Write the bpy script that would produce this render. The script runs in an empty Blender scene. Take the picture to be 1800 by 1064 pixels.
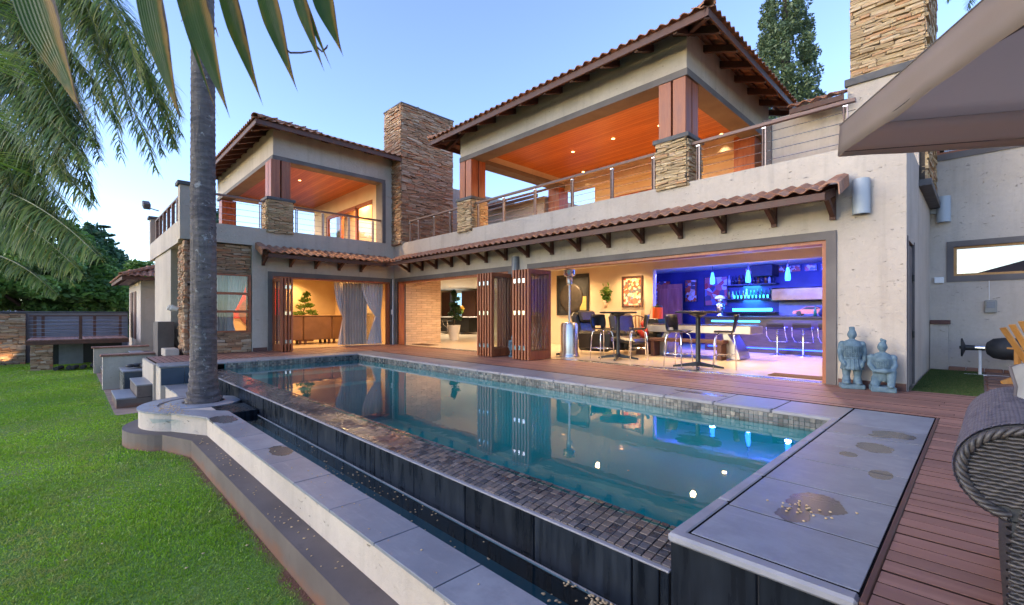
import bpy, bmesh, math, random
import numpy as np
from mathutils import Vector, Matrix
random.seed(7); rng = np.random.default_rng(11)
PI = math.pi
SC = bpy.context.scene
COL = SC.collection

# ---------------------------------------------------------------- camera, sky, sun, exposure
cam_d = bpy.data.cameras.new('camera'); cam = bpy.data.objects.new('camera', cam_d); COL.objects.link(cam)
cam.location = (0, 0, 1.05); cam.rotation_euler = (PI/2, 0, math.radians(45.8))
cam_d.lens = 16.0; cam_d.sensor_width = 36.0; cam_d.shift_y = 0.0117
cam_d.clip_start = 0.05; cam_d.clip_end = 2000
cam_d.dof.use_dof = True; cam_d.dof.focus_distance = 9.0; cam_d.dof.aperture_fstop = 7.0
SC.camera = cam

SUN_EL, SUN_AZ = 9.0, 207.0          # degrees; azimuth measured clockwise from +Y (north)
world = bpy.data.worlds.new('World'); SC.world = world; world.use_nodes = True
wn = world.node_tree; wn.nodes.clear()
w_out = wn.nodes.new('ShaderNodeOutputWorld'); w_bg = wn.nodes.new('ShaderNodeBackground')
w_sky = wn.nodes.new('ShaderNodeTexSky'); w_sky.sky_type = 'NISHITA'; w_sky.sun_disc = False
w_sky.sun_elevation = math.radians(SUN_EL); w_sky.sun_rotation = math.radians(SUN_AZ)
w_sky.air_density = 1.0; w_sky.dust_density = 1.2; w_sky.ozone_density = 2.6; w_sky.altitude = 1400
w_hsv = wn.nodes.new('ShaderNodeHueSaturation'); w_hsv.inputs['Saturation'].default_value = 0.97; w_hsv.inputs['Hue'].default_value = 0.517
wn.links.new(w_sky.outputs[0], w_hsv.inputs['Color'])
wn.links.new(w_hsv.outputs[0], w_bg.inputs['Color']); w_bg.inputs['Strength'].default_value = 0.14
wn.links.new(w_bg.outputs[0], w_out.inputs['Surface'])

sun_d = bpy.data.lights.new('sun', 'SUN'); sun = bpy.data.objects.new('sun', sun_d); COL.objects.link(sun)
sun_d.energy = 0.36; sun_d.angle = math.radians(40); sun_d.color = (1.0, 0.84, 0.76)
_az, _el = math.radians(SUN_AZ), math.radians(SUN_EL + 16)
_dir = Vector((math.sin(_az)*math.cos(_el), math.cos(_az)*math.cos(_el), math.sin(_el)))
sun.rotation_euler = (-_dir).to_track_quat('-Z', 'Y').to_euler()

vs = SC.view_settings
vs.view_transform = 'Standard'; vs.look = 'None'; vs.gamma = 1.0; vs.use_curve_mapping = False
vs.exposure = 2.38
SC.cycles.max_bounces = 8; SC.cycles.diffuse_bounces = 4; SC.cycles.glossy_bounces = 4
SC.cycles.transmission_bounces = 6; SC.cycles.transparent_max_bounces = 24
SC.cycles.caustics_reflective = False; SC.cycles.caustics_refractive = False
SC.cycles.sample_clamp_indirect = 6.0
SC.cycles.use_denoising = True

# ---------------------------------------------------------------- mesh helpers
class MB:
    """collects shapes; build() links them as ONE mesh object"""
    def __init__(s): s.v = []; s.f = []
    def add(s, vs_, fs_):
        o = len(s.v); s.v.extend([tuple(p) for p in vs_]); s.f.extend([tuple(i+o for i in f) for f in fs_]); return s
    def box(s, x0, x1, y0, y1, z0, z1, c=0.0):
        if x0 > x1: x0, x1 = x1, x0
        if y0 > y1: y0, y1 = y1, y0
        if z0 > z1: z0, z1 = z1, z0
        if c <= 0:
            return s.add([(x0,y0,z0),(x1,y0,z0),(x1,y1,z0),(x0,y1,z0),(x0,y0,z1),(x1,y0,z1),(x1,y1,z1),(x0,y1,z1)],
                         [(0,3,2,1),(4,5,6,7),(0,1,5,4),(1,2,6,5),(2,3,7,6),(3,0,4,7)])
        c = min(c, (x1-x0)*.45, (y1-y0)*.45, (z1-z0)*.45)
        V = []; idx = {}
        X, Y, Z = (x0,x1), (y0,y1), (z0,z1); sg = (1,-1)
        for i in (0,1):
            for j in (0,1):
                for k in (0,1):
                    p = (X[i],Y[j],Z[k])
                    for a in range(3):
                        q = list(p)
                        for b, t in ((0,i),(1,j),(2,k)):
                            if b != a: q[b] += sg[t]*c
                        idx[(i,j,k,a)] = len(V); V.append(tuple(q))
        g = lambda i,j,k,a: idx[(i,j,k,a)]
        F = []
        for a in range(3):
            b, d = (a+1)%3, (a+2)%3
            for e in (0,1):
                r = []
                for u, w in ((0,0),(1,0),(1,1),(0,1)):
                    t = [0,0,0]; t[a] = e; t[b] = u; t[d] = w; r.append(g(*t, a))
                F.append(tuple(r) if e else tuple(r[::-1]))
            for u in (0,1):
                for w in (0,1):
                    t0 = [0,0,0]; t0[b] = u; t0[d] = w; t1 = list(t0); t1[a] = 1
                    q = (g(*t0,b), g(*t1,b), g(*t1,d), g(*t0,d))
                    F.append(q if (u ^ w) else q[::-1])
        for i in (0,1):
            for j in (0,1):
                for k in (0,1):
                    q = (g(i,j,k,0), g(i,j,k,1), g(i,j,k,2))
                    F.append(q if (i+j+k) % 2 == 1 else q[::-1])
        return s.add(V, F)
    def obox(s, p0, p1, w, h, up=(0,0,1)):
        """bar from p0 to p1, w across, h along 'up'"""
        p0, p1 = Vector(p0), Vector(p1); d = (p1-p0).normalized(); u = Vector(up)
        r = d.cross(u)
        if r.length < 1e-5: r = d.cross(Vector((1,0,0)))
        r.normalize(); u = r.cross(d).normalized()
        V = []
        for p in (p0, p1):
            for a, b in ((-1,-1),(1,-1),(1,1),(-1,1)): V.append(p + r*(a*w/2) + u*(b*h/2))
        return s.add(V, [(0,1,2,3),(7,6,5,4),(0,4,5,1),(1,5,6,2),(2,6,7,3),(3,7,4,0)])
    def prism(s, poly, axis, a, b):
        n = len(poly); V = []
        for t in (a, b):
            for (p, q) in poly:
                V.append((t,p,q) if axis == 'x' else ((p,t,q) if axis == 'y' else (p,q,t)))
        F = [tuple(range(n)), tuple(range(2*n-1, n-1, -1))] + [(i,(i+1)%n+0,(i+1)%n+n,i+n) for i in range(n)]
        return s.add(V, F)
    def tube(s, pts, r, n=8, cap=True):
        pts = [Vector(p) for p in pts]; m = len(pts)
        rr = r if isinstance(r, (list, tuple)) else [r]*m
        V = []; prev = None
        for i, p in enumerate(pts):
            d = (pts[min(i+1,m-1)] - pts[max(i-1,0)]).normalized()
            if prev is None:
                a = d.cross(Vector((0,0,1)))
                if a.length < 1e-3: a = d.cross(Vector((1,0,0)))
            else: a = prev - d*prev.dot(d)
            a.normalize(); b = d.cross(a); prev = a
            for k in range(n):
                t = 2*PI*k/n; V.append(p + (a*math.cos(t) + b*math.sin(t))*rr[i])
        F = [(i*n+k, i*n+(k+1)%n, (i+1)*n+(k+1)%n, (i+1)*n+k) for i in range(m-1) for k in range(n)]
        if cap: F += [tuple(range(n-1,-1,-1)), tuple(range((m-1)*n, m*n))]
        return s.add(V, F)
    def lathe(s, prof, n=16, c=(0,0,0), a0=0, a1=2*PI):
        full = abs(a1-a0-2*PI) < 1e-6; m = n if full else n+1
        V = []
        for (r, z) in prof:
            for k in range(m):
                t = a0+(a1-a0)*k/n; V.append((c[0]+r*math.cos(t), c[1]+r*math.sin(t), c[2]+z))
        F = []
        for i in range(len(prof)-1):
            for k in range(n):
                k2 = (k+1) % m
                F.append((i*m+k, i*m+k2, (i+1)*m+k2, (i+1)*m+k))
        return s.add(V, F)
    def ellipsoid(s, c, r, n=14, m=9):
        prof = [(max(1e-4, math.sin(PI*i/m)), -math.cos(PI*i/m)) for i in range(m+1)]
        o = len(s.v); s.lathe(prof, n)
        for i in range(o, len(s.v)):
            p = s.v[i]; s.v[i] = (c[0]+p[0]*r[0], c[1]+p[1]*r[1], c[2]+p[2]*r[2])
        return s
    def xf(s, M, o=0):
        for i in range(o, len(s.v)): s.v[i] = tuple(M @ Vector(s.v[i]))
        return s
    def mesh(s, name, mat=None, smooth=False):
        me = bpy.data.meshes.new(name); me.from_pydata(s.v, [], s.f)
        if mat: me.materials.append(mat)
        if smooth: me.polygons.foreach_set('use_smooth', [True]*len(me.polygons))
        me.update(); return me
    def build(s, name, mat, parent=None, smooth=False, world=True, angle=None):
        me = s.mesh(name, mat, smooth)
        if angle is not None: me.set_sharp_from_angle(angle=math.radians(angle))
        return put(name, me, parent, world)

def put(name, me, parent=None, world=True, mw=None):
    o = bpy.data.objects.new(name, me); COL.objects.link(o)
    if parent is not None:
        o.parent = parent
        if world: o.matrix_parent_inverse = WM[parent.name].inverted()
    if mw is not None: o.matrix_basis = mw
    WM[o.name] = (WM[parent.name] @ o.matrix_parent_inverse @ o.matrix_basis) if parent is not None else o.matrix_basis.copy()
    return o
WM = {}
def npmesh(name, V, F, mat=None, smooth=False):
    """fast mesh from numpy arrays; F is (n,3) or (n,4)"""
    me = bpy.data.meshes.new(name); V = np.asarray(V, np.float32); F = np.asarray(F, np.int32)
    k = F.shape[1]
    me.vertices.add(len(V)); me.vertices.foreach_set('co', V.ravel())
    me.loops.add(F.size); me.loops.foreach_set('vertex_index', F.ravel())
    me.polygons.add(len(F)); me.polygons.foreach_set('loop_start', np.arange(0, F.size, k, dtype=np.int32))
    if smooth: me.polygons.foreach_set('use_smooth', np.ones(len(F), bool))
    if mat: me.materials.append(mat)
    me.update(calc_edges=True); me.validate(); return me
def tag(o, label=None, cat=None, group=None, kind=None):
    if label: o['label'] = label
    if cat: o['category'] = cat
    if group: o['group'] = group
    if kind: o['kind'] = kind
    return o
def empty(name, loc=(0,0,0), rz=0, parent=None):
    o = bpy.data.objects.new(name, None); COL.objects.link(o); o.empty_display_size = .1
    o.location = loc; o.rotation_euler = (0,0,rz)
    m = Matrix.Translation(loc) @ Matrix.Rotation(rz, 4, 'Z')
    if parent is not None:
        o.parent = parent; o.matrix_parent_inverse = WM[parent.name].inverted()
    WM[o.name] = m; return o
def thing(name, label, cat, loc=(0,0,0), rz=0, group=None):
    return tag(empty(name, loc, rz), label, cat, group)
def struct(name, mb, mat, smooth=False):
    return tag(mb.build(name, mat, None, smooth), kind='structure')
def dup(o, loc, rz, label, group=None):
    """a copy of a thing with its parts and sub-parts"""
    c = o.copy(); COL.objects.link(c); c.location = loc; c.rotation_euler = (0,0,rz)
    if label: c['label'] = label
    if group: c['group'] = group
    for ch in KIDS(o):
        k = ch.copy(); COL.objects.link(k); k.parent = c
        for g in KIDS(ch):
            h = g.copy(); COL.objects.link(h); h.parent = k
    return c
def KIDS(o): return [c for c in bpy.data.objects if c.parent == o]
def lamp(name, kind, loc, energy, color, parent=None, size=.1, rot=None, spot=None, blend=.6):
    d = bpy.data.lights.new(name, kind); d.energy = energy; d.color = color
    if kind == 'AREA': d.size = size
    else: d.shadow_soft_size = size
    if spot: d.spot_size = math.radians(spot); d.spot_blend = blend
    o = bpy.data.objects.new(name, d); COL.objects.link(o)
    if parent is not None: o.parent = parent; o.matrix_parent_inverse = WM[parent.name].inverted()
    o.location = loc
    if rot: o.rotation_euler = rot
    return o
# ---------------------------------------------------------------- materials (procedural)
def nt(name):
    m = bpy.data.materials.new(name); m.use_nodes = True; t = m.node_tree
    return m, t, t.nodes['Principled BSDF'], t.nodes['Material Output']
def N(t, kind, **kw):
    n = t.nodes.new(kind)
    for k, v in kw.items():
        if hasattr(n, k): setattr(n, k, v)
        else: n.inputs[k].default_value = v
    return n
def L(t, a, b): t.links.new(a, b)
def c4(c): return (c[0], c[1], c[2], 1)
def ramp(t, fac, stops, interp='LINEAR'):
    r = t.nodes.new('ShaderNodeValToRGB'); r.color_ramp.interpolation = interp
    e = r.color_ramp.elements
    while len(e) < len(stops): e.new(0.5)
    for i, (p, c) in enumerate(stops): e[i].position = p; e[i].color = c4(c) if len(c) == 3 else c
    L(t, fac, r.inputs[0]); return r
def coords(t, space='world', stretch=(1,1,1)):
    if space == 'world': src = t.nodes.new('ShaderNodeNewGeometry').outputs['Position']
    else: src = t.nodes.new('ShaderNodeTexCoord').outputs['Object']
    mp = t.nodes.new('ShaderNodeVectorMath'); mp.operation = 'MULTIPLY'; mp.inputs[1].default_value = stretch
    L(t, src, mp.inputs[0]); return mp.outputs[0]
def noise(t, vec, scale, detail=5, rough=.55, dist=0):
    n = t.nodes.new('ShaderNodeTexNoise'); n.inputs['Scale'].default_value = scale; n.inputs['Detail'].default_value = detail
    n.inputs['Roughness'].default_value = rough; n.inputs['Distortion'].default_value = dist; L(t, vec, n.inputs['Vector']); return n.outputs['Fac']
def mix(t, fac, a, b, mode='MIX'):
    m = t.nodes.new('ShaderNodeMix'); m.data_type = 'RGBA'; m.blend_type = mode
    if isinstance(fac, (int, float)): m.inputs[0].default_value = fac
    else: L(t, fac, m.inputs[0])
    for i, v in ((6, a), (7, b)):
        if isinstance(v, (tuple, list)): m.inputs[i].default_value = c4(v)
        else: L(t, v, m.inputs[i])
    return m.outputs[2]
def mathn(t, op, a, b=None, clamp=False):
    m = t.nodes.new('ShaderNodeMath'); m.operation = op; m.use_clamp = clamp
    for i, v in ((0, a), (1, b)):
        if v is None: continue
        if isinstance(v, (int, float)): m.inputs[i].default_value = v
        else: L(t, v, m.inputs[i])
    return m.outputs[0]
def bump(t, bs, h, strength=.3, dist=.01, prev=None):
    b = t.nodes.new('ShaderNodeBump'); b.inputs['Strength'].default_value = strength; b.inputs['Distance'].default_value = dist
    L(t, h, b.inputs['Height'])
    if prev is not None: L(t, prev, b.inputs['Normal'])
    L(t, b.outputs[0], bs.inputs['Normal']); return b.outputs[0]
def varied(t, col, amount):
    """scale a colour by a per-object random factor"""
    oi = t.nodes.new('ShaderNodeObjectInfo')
    f = mathn(t, 'MULTIPLY_ADD', oi.outputs['Random'], amount*2); t.nodes[-1].inputs[2].default_value = 1-amount
    h = t.nodes.new('ShaderNodeHueSaturation')
    if isinstance(col, (tuple, list)): h.inputs['Color'].default_value = c4(col)
    else: L(t, col, h.inputs['Color'])
    L(t, f, h.inputs['Value']); return h.outputs[0]
def M(name, a, b=None, scale=4, stretch=(1,1,1), rough=.6, bumps=0, bscale=None, bdist=.01, metal=0, rand=0, space='world', spec=.5, coat=0, lo=.35, hi=.65, rough2=None, emit=None, es=0):
    m, t, bs, out = nt(name)
    vec = coords(t, space, stretch)
    if b is not None:
        f = noise(t, vec, scale); r = ramp(t, f, [(lo, a), (hi, b)]); col = r.outputs[0]
        if rough2 is not None:
            rr = ramp(t, f, [(lo, (rough,)*3), (hi, (rough2,)*3)]); L(t, rr.outputs[0], bs.inputs['Roughness'])
        else: bs.inputs['Roughness'].default_value = rough
    else:
        col = a; bs.inputs['Roughness'].default_value = rough
    if rand: col = varied(t, col, rand)
    if isinstance(col, (tuple, list)): bs.inputs['Base Color'].default_value = c4(col)
    else: L(t, col, bs.inputs['Base Color'])
    bs.inputs['Metallic'].default_value = metal; bs.inputs['Specular IOR Level'].default_value = spec
    if coat: bs.inputs['Coat Weight'].default_value = coat; bs.inputs['Coat Roughness'].default_value = .15
    if bumps: bump(t, bs, noise(t, vec, bscale or scale*8, 6, .65), bumps, bdist)
    if emit: bs.inputs['Emission Color'].default_value = c4(emit); bs.inputs['Emission Strength'].default_value = es
    return m

def m_plaster(name, a, b):
    m, t, bs, out = nt(name); p = coords(t)
    n1 = noise(t, p, .9, 6, .6); n2 = noise(t, p, 14, 6, .7)
    col = ramp(t, n1, [(.3, a), (.72, b)]).outputs[0]
    # dragged scratch pits: stretched voronoi cells
    st = coords(t, 'world', (7, 7, 26))
    nz = noise(t, coords(t, 'world', (11, 11, 24)), 1.0, 4, .65, .9)
    pit = ramp(t, nz, [(.27, (0,)*3), (.345, (1,)*3)]).outputs[0]
    col = mix(t, ramp(t, n2, [(.35, (.0,)*3), (.7, (.22,)*3)]).outputs[0], col, tuple(x*.78 for x in a))
    # faint rain streaks (vertical dirt)
    sk = noise(t, coords(t, 'world', (5, 5, .35)), 1.0, 4, .6)
    col = mix(t, ramp(t, sk, [(.52, (0,)*3), (.78, (.42,)*3)]).outputs[0], col, tuple(x*.66 for x in a))
    L(t, col, bs.inputs['Base Color']); bs.inputs['Roughness'].default_value = .9; bs.inputs['Specular IOR Level'].default_value = .25
    col = mix(t, mathn(t, 'SUBTRACT', 1.0, pit), col, tuple(x*.80 for x in a)); L(t, col, bs.inputs['Base Color'])
    b1 = bump(t, bs, n2, .8, .014); bump(t, bs, pit, .9, .02, b1)
    return m
MAT = {}
MAT['plaster'] = m_plaster('plaster', (.43,.365,.305), (.545,.475,.405))
MAT['plaster_in'] = M('plaster_in', (.60,.47,.31), (.66,.53,.37), 1.5, rough=.85, bumps=.08, bscale=40)
MAT['taupe'] = M('taupe', (.115,.098,.092), (.15,.13,.122), 2.5, rough=.8, bumps=.2, bscale=60)
MAT['white'] = M('white', (.70,.70,.70), (.78,.78,.78), 3, rough=.45)
MAT['ceiling_white'] = M('ceiling_white', (.68,.66,.62), rough=.8)

def m_stone(name, stops):
    m, t, bs, out = nt(name); oi = t.nodes.new('ShaderNodeObjectInfo')
    geo = t.nodes.new('ShaderNodeNewGeometry')
    isl = geo.outputs['Random Per Island']
    rnd = mathn(t, 'FRACT', mathn(t, 'ADD', oi.outputs['Random'], isl))
    base = ramp(t, rnd, stops).outputs[0]
    p = coords(t); n1 = noise(t, coords(t, 'world', (6, 6, 22)), 1.5, 6, .65)
    col = mix(t, ramp(t, n1, [(.38, (0,)*3), (.78, (.5,)*3)]).outputs[0], base, (.12,.075,.05))
    n3 = noise(t, p, 9, 4)
    col = mix(t, ramp(t, n3, [(.55, (0,)*3), (.75, (.45,)*3)]).outputs[0], col, (.44,.36,.27))
    L(t, col, bs.inputs['Base Color']); bs.inputs['Roughness'].default_value = .85
    bump(t, bs, noise(t, coords(t, 'world', (1, 1, 3)), 26, 6, .7), .6, .012); return m
MAT['stone'] = m_stone('stone', [(0, (.20,.105,.055)), (.2, (.40,.245,.135)), (.4, (.28,.15,.08)), (.55, (.48,.33,.20)), (.7, (.44,.17,.07)), (.85, (.34,.22,.14)), (1, (.56,.43,.31))])
MAT['stone_buff'] = m_stone('stone_buff', [(0, (.32,.21,.105)), (.25, (.50,.36,.19)), (.45, (.40,.275,.14)), (.65, (.58,.43,.25)), (.85, (.46,.24,.11)), (1, (.62,.49,.31))])
MAT['mortar'] = M('mortar', (.045,.034,.026), (.07,.054,.042), 8, rough=.95)
MAT['dark_cap'] = M('dark_cap', (.075,.072,.074), (.11,.105,.105), 6, rough=.75, bumps=.2)

def m_tile(name):
    m, t, bs, out = nt(name); oi = t.nodes.new('ShaderNodeObjectInfo'); geo = t.nodes.new('ShaderNodeNewGeometry')
    rnd = mathn(t, 'FRACT', mathn(t, 'ADD', oi.outputs['Random'], geo.outputs['Random Per Island']))
    base = ramp(t, rnd, [(0, (.30,.125,.065)), (.35, (.38,.17,.09)), (.7, (.33,.16,.095)), (1, (.44,.23,.14))]).outputs[0]
    n = noise(t, coords(t), 7, 6, .7)
    col = mix(t, ramp(t, n, [(.45, (0,)*3), (.7, (.75,)*3)]).outputs[0], base, (.13,.085,.065))
    n2 = noise(t, coords(t), 23, 4, .6)
    col = mix(t, ramp(t, n2, [(.6, (0,)*3), (.75, (.4,)*3)]).outputs[0], col, (.42,.33,.25))
    L(t, col, bs.inputs['Base Color']); bs.inputs['Roughness'].default_value = .85; bump(t, bs, n2, .3, .006); return m
MAT['roof_tile'] = m_tile('roof_tile')

def m_wood(name, a, b, c, stretch, rough=.45, coat=0, rand=.15, scale=1.0, bumps=.12, spec=.5):
    m, t, bs, out = nt(name); p = coords(t, 'world', stretch)
    oi = t.nodes.new('ShaderNodeObjectInfo')
    off = N(t, 'ShaderNodeVectorMath', operation='ADD'); L(t, p, off.inputs[0])
    cx = t.nodes.new('ShaderNodeCombineXYZ'); L(t, mathn(t, 'MULTIPLY', oi.outputs['Random'], 37.0), cx.inputs[0]); L(t, mathn(t, 'MULTIPLY', oi.outputs['Random'], 91.0), cx.inputs[2]); L(t, cx.outputs[0], off.inputs[1])
    n = noise(t, off.outputs[0], scale, 7, .65, .4)
    col = ramp(t, n, [(.3, a), (.5, b), (.7, c)]).outputs[0]
    if rand: col = varied(t, col, rand)
    L(t, col, bs.inputs['Base Color'])
    rr = ramp(t, n, [(.3, (rough*.85,)*3), (.7, (min(1, rough*1.2),)*3)]); L(t, rr.outputs[0], bs.inputs['Roughness'])
    bs.inputs['Specular IOR Level'].default_value = spec
    if coat: bs.inputs['Coat Weight'].default_value = coat; bs.inputs['Coat Roughness'].default_value = .2
    if bumps: bump(t, bs, n, bumps, .004)
    return m
MAT['wood_dark'] = m_wood('wood_dark', (.055,.020,.013), (.085,.032,.020), (.12,.050,.030), (6,6,6), .6)
MAT['wood_red'] = m_wood('wood_red', (.20,.048,.016), (.30,.082,.028), (.38,.125,.048), (9,9,1.2), .48, coat=.06)
MAT['wood_red_h'] = m_wood('wood_red_h', (.20,.048,.016), (.30,.082,.028), (.38,.125,.048), (1.5,1.5,9), .5, coat=.05)
MAT['wood_rail'] = m_wood('wood_rail', (.10,.052,.040), (.15,.080,.062), (.20,.115,.090), (2,2,12), .5)
MAT['deck'] = m_wood('deck', (.205,.088,.060), (.255,.116,.080), (.315,.158,.112), (.7,14,14), .5, rand=.24, bumps=.2)
MAT['deck_gap_shade'] = M('deck_gap_shade', (.018,.010,.008), (.03,.017,.014), 9, rough=.95, spec=.1)  # shade of the board gaps, put into the colour of the side faces
MAT['yellow_wood'] = m_wood('yellow_wood', (.42,.19,.045), (.52,.25,.07), (.58,.31,.10), (6,6,1.5), .5)

def m_ceiling_wood():
    m, t, bs, out = nt('ceiling_wood')
    sp = t.nodes.new('ShaderNodeSeparateXYZ'); L(t, coords(t), sp.inputs[0])
    b = mathn(t, 'FLOOR', mathn(t, 'MULTIPLY', sp.outputs['Y'], 9.0))
    wn_ = t.nodes.new('ShaderNodeTexWhiteNoise'); wn_.noise_dimensions = '1D'; L(t, b, wn_.inputs['W'])
    base = ramp(t, wn_.outputs['Value'], [(0, (.32,.088,.013)), (.5, (.42,.125,.020)), (1, (.50,.175,.034))]).outputs[0]
    n = noise(t, coords(t, 'world', (1.5, 12, 1)), 1.2, 6, .6)
    col = mix(t, ramp(t, n, [(.3, (0,)*3), (.7, (.5,)*3)]).outputs[0], base, (.20,.042,.006))
    fr = mathn(t, 'FRACT', mathn(t, 'MULTIPLY', sp.outputs['Y'], 9.0))
    col = mix(t, ramp(t, fr, [(.04, (.7,)*3), (.08, (0,)*3)]).outputs[0], col, (.06,.012,.003)); L(t, col, bs.inputs['Base Color']); bs.inputs['Roughness'].default_value = .4
    bump(t, bs, ramp(t, fr, [(0, (0,)*3), (.07, (1,)*3)]).outputs[0], .6, .006); return m
MAT['ceiling_wood'] = m_ceiling_wood()

def m_slab():
    m, t, bs, out = nt('slab'); p = coords(t)
    n = noise(t, p, 1.7, 7, .62); n2 = noise(t, p, 30, 5, .6)
    col = ramp(t, n, [(.3, (.175,.180,.200)), (.55, (.215,.222,.245)), (.75, (.26,.265,.285))]).outputs[0]
    col = varied(t, col, .13)
    n8 = noise(t, p, 5.5, 6, .7); col = mix(t, ramp(t, n8, [(.38, (.5,)*3), (.56, (0,)*3)]).outputs[0], col, (.15,.155,.18)); n9 = noise(t, coords(t, 'world', (2, 9, 1)), 2.2, 5, .65); col = mix(t, ramp(t, n9, [(.55, (0,)*3), (.72, (.45,)*3)]).outputs[0], col, (.30,.295,.30))
    col = mix(t, ramp(t, n2, [(.6, (0,)*3), (.8, (.3,)*3)]).outputs[0], col, (.33,.33,.34))
    # damp stains left by drying puddles: (x, y, half-length x, half-length y)
    nz = noise(t, p, 5.0, 4, .6); wet = None
    for (sx, sy, rx_, ry_) in ((-.53,5.16,.17,.16),(-.60,5.02,.09,.07),(-.58,4.56,.14,.17),(-.69,4.20,.06,.08),(-.45,3.83,.07,.13),(-.64,2.98,.15,.17),(-.69,2.72,.10,.12),(-2.6,6.05,.4,.10),(-5.2,1.62,.25,.12),(-7.3,1.52,.35,.16)):
        a = N(t, 'ShaderNodeVectorMath', operation='SUBTRACT'); L(t, p, a.inputs[0]); a.inputs[1].default_value = (sx, sy, 0)
        b_ = N(t, 'ShaderNodeVectorMath', operation='MULTIPLY'); L(t, a.outputs[0], b_.inputs[0]); b_.inputs[1].default_value = (1/rx_, 1/ry_, 0)
        ln = N(t, 'ShaderNodeVectorMath', operation='LENGTH'); L(t, b_.outputs[0], ln.inputs[0])
        e = mathn(t, 'SUBTRACT', 1.45, mathn(t, 'ADD', ln.outputs['Value'], nz)); e = mathn(t, 'MULTIPLY', e, 14.0, True)
        wet = e if wet is None else mathn(t, 'MAXIMUM', wet, e)
    col = mix(t, wet, col, (.075,.074,.074))
    L(t, col, bs.inputs['Base Color'])
    L(t, mix(t, wet, (.42,)*3, (.26,)*3), bs.inputs['Roughness'])
    bump(t, bs, n2, .12, .004); return m
MAT['slab'] = m_slab()
MAT['joint'] = M('joint', (.006,.006,.007), (.012,.011,.011), 9, rough=1.0, spec=0.0)
MAT['nosing'] = M('nosing', (.22,.215,.23), (.29,.28,.295), 5, rough=.45, bumps=.1, rand=.05)
MAT['slate'] = M('slate', (.005,.007,.010), (.014,.019,.027), 3, stretch=(5,5,.6), rough=.20, rough2=.45, rand=.25, spec=.16, bumps=.05)
MAT['slate_blue'] = M('slate_blue', (.016,.030,.052), (.03,.052,.085), 3, rough=.3, rand=.2, spec=.6)

def m_mosaic(name, stops, rough):
    m, t, bs, out = nt(name); oi = t.nodes.new('ShaderNodeObjectInfo'); geo = t.nodes.new('ShaderNodeNewGeometry')
    rnd = mathn(t, 'FRACT', mathn(t, 'ADD', oi.outputs['Random'], geo.outputs['Random Per Island']))
    base = ramp(t, rnd, stops).outputs[0]
    col = mix(t, ramp(t, noise(t, coords(t), 30, 5), [(.4, (0,)*3), (.7, (.5,)*3)]).outputs[0], base, (.09,.08,.075))
    wetn = noise(t, coords(t, 'world', (1, 2, 1)), 2.3, 3, .5); L(t, ramp(t, wetn, [(.42, (rough*1.5,)*3), (.56, (.10,)*3)]).outputs[0], bs.inputs['Roughness'])
    L(t, col, bs.inputs['Base Color']); bs.inputs['Specular IOR Level'].default_value = .42
    bump(t, bs, noise(t, coords(t), 16, 4), .35, .008); return m
MAT['mosaic'] = m_mosaic('mosaic', [(0, (.018,.018,.022)), (.3, (.05,.046,.048)), (.55, (.11,.085,.07)), (.75, (.07,.065,.07)), (1, (.17,.13,.105))], .22)
MAT['mosaic_wall'] = m_mosaic('mosaic_wall', [(0, (.03,.035,.04)), (.35, (.09,.10,.105)), (.6, (.17,.165,.15)), (.8, (.08,.10,.115)), (1, (.28,.26,.22))], .35)
MAT['grout'] = M('grout', (.085,.072,.062), (.12,.10,.085), 20, rough=.8)

def thin_ior(t, n):
    """same reflectance from both sides of a thin sheet"""
    g = t.nodes.new('ShaderNodeNewGeometry'); mr = t.nodes.new('ShaderNodeMapRange')
    mr.inputs['To Min'].default_value = n; mr.inputs['To Max'].default_value = 1/n; L(t, g.outputs['Backfacing'], mr.inputs['Value']); return mr.outputs[0]
def m_water(name, tint, ripple, scale):
    m, t, bs, out = nt(name); t.nodes.remove(bs)
    tr = t.nodes.new('ShaderNodeBsdfTransparent'); tr.inputs[0].default_value = c4(tint)
    gl = t.nodes.new('ShaderNodeBsdfGlossy'); gl.inputs['Roughness'].default_value = .015; gl.inputs[0].default_value = (1,1,1,1)
    n = noise(t, coords(t, 'world', (1, 1.6, 1)), scale, 3, .5, .3)
    b = t.nodes.new('ShaderNodeBump'); b.inputs['Strength'].default_value = ripple; b.inputs['Distance'].default_value = .02; L(t, n, b.inputs['Height'])
    L(t, b.outputs[0], gl.inputs['Normal'])
    fr = t.nodes.new('ShaderNodeFresnel'); L(t, thin_ior(t, 1.42), fr.inputs['IOR']); L(t, b.outputs[0], fr.inputs['Normal'])
    ms = t.nodes.new('ShaderNodeMixShader'); L(t, fr.outputs[0], ms.inputs[0]); L(t, tr.outputs[0], ms.inputs[1]); L(t, gl.outputs[0], ms.inputs[2])
    L(t, ms.outputs[0], out.inputs['Surface']); return m
MAT['water'] = m_water('water', (.34,.92,.94), .085, 1.7)
MAT['water_dark'] = m_water('water_dark', (.55,.78,.84), .16, 3.0)
MAT['pool_plaster'] = M('pool_plaster', (.003,.195,.21), (.007,.245,.26), 1.2, rough=.7)
MAT['basin'] = M('basin', (.022,.085,.10), (.03,.11,.125), 3, rough=.5)

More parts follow.
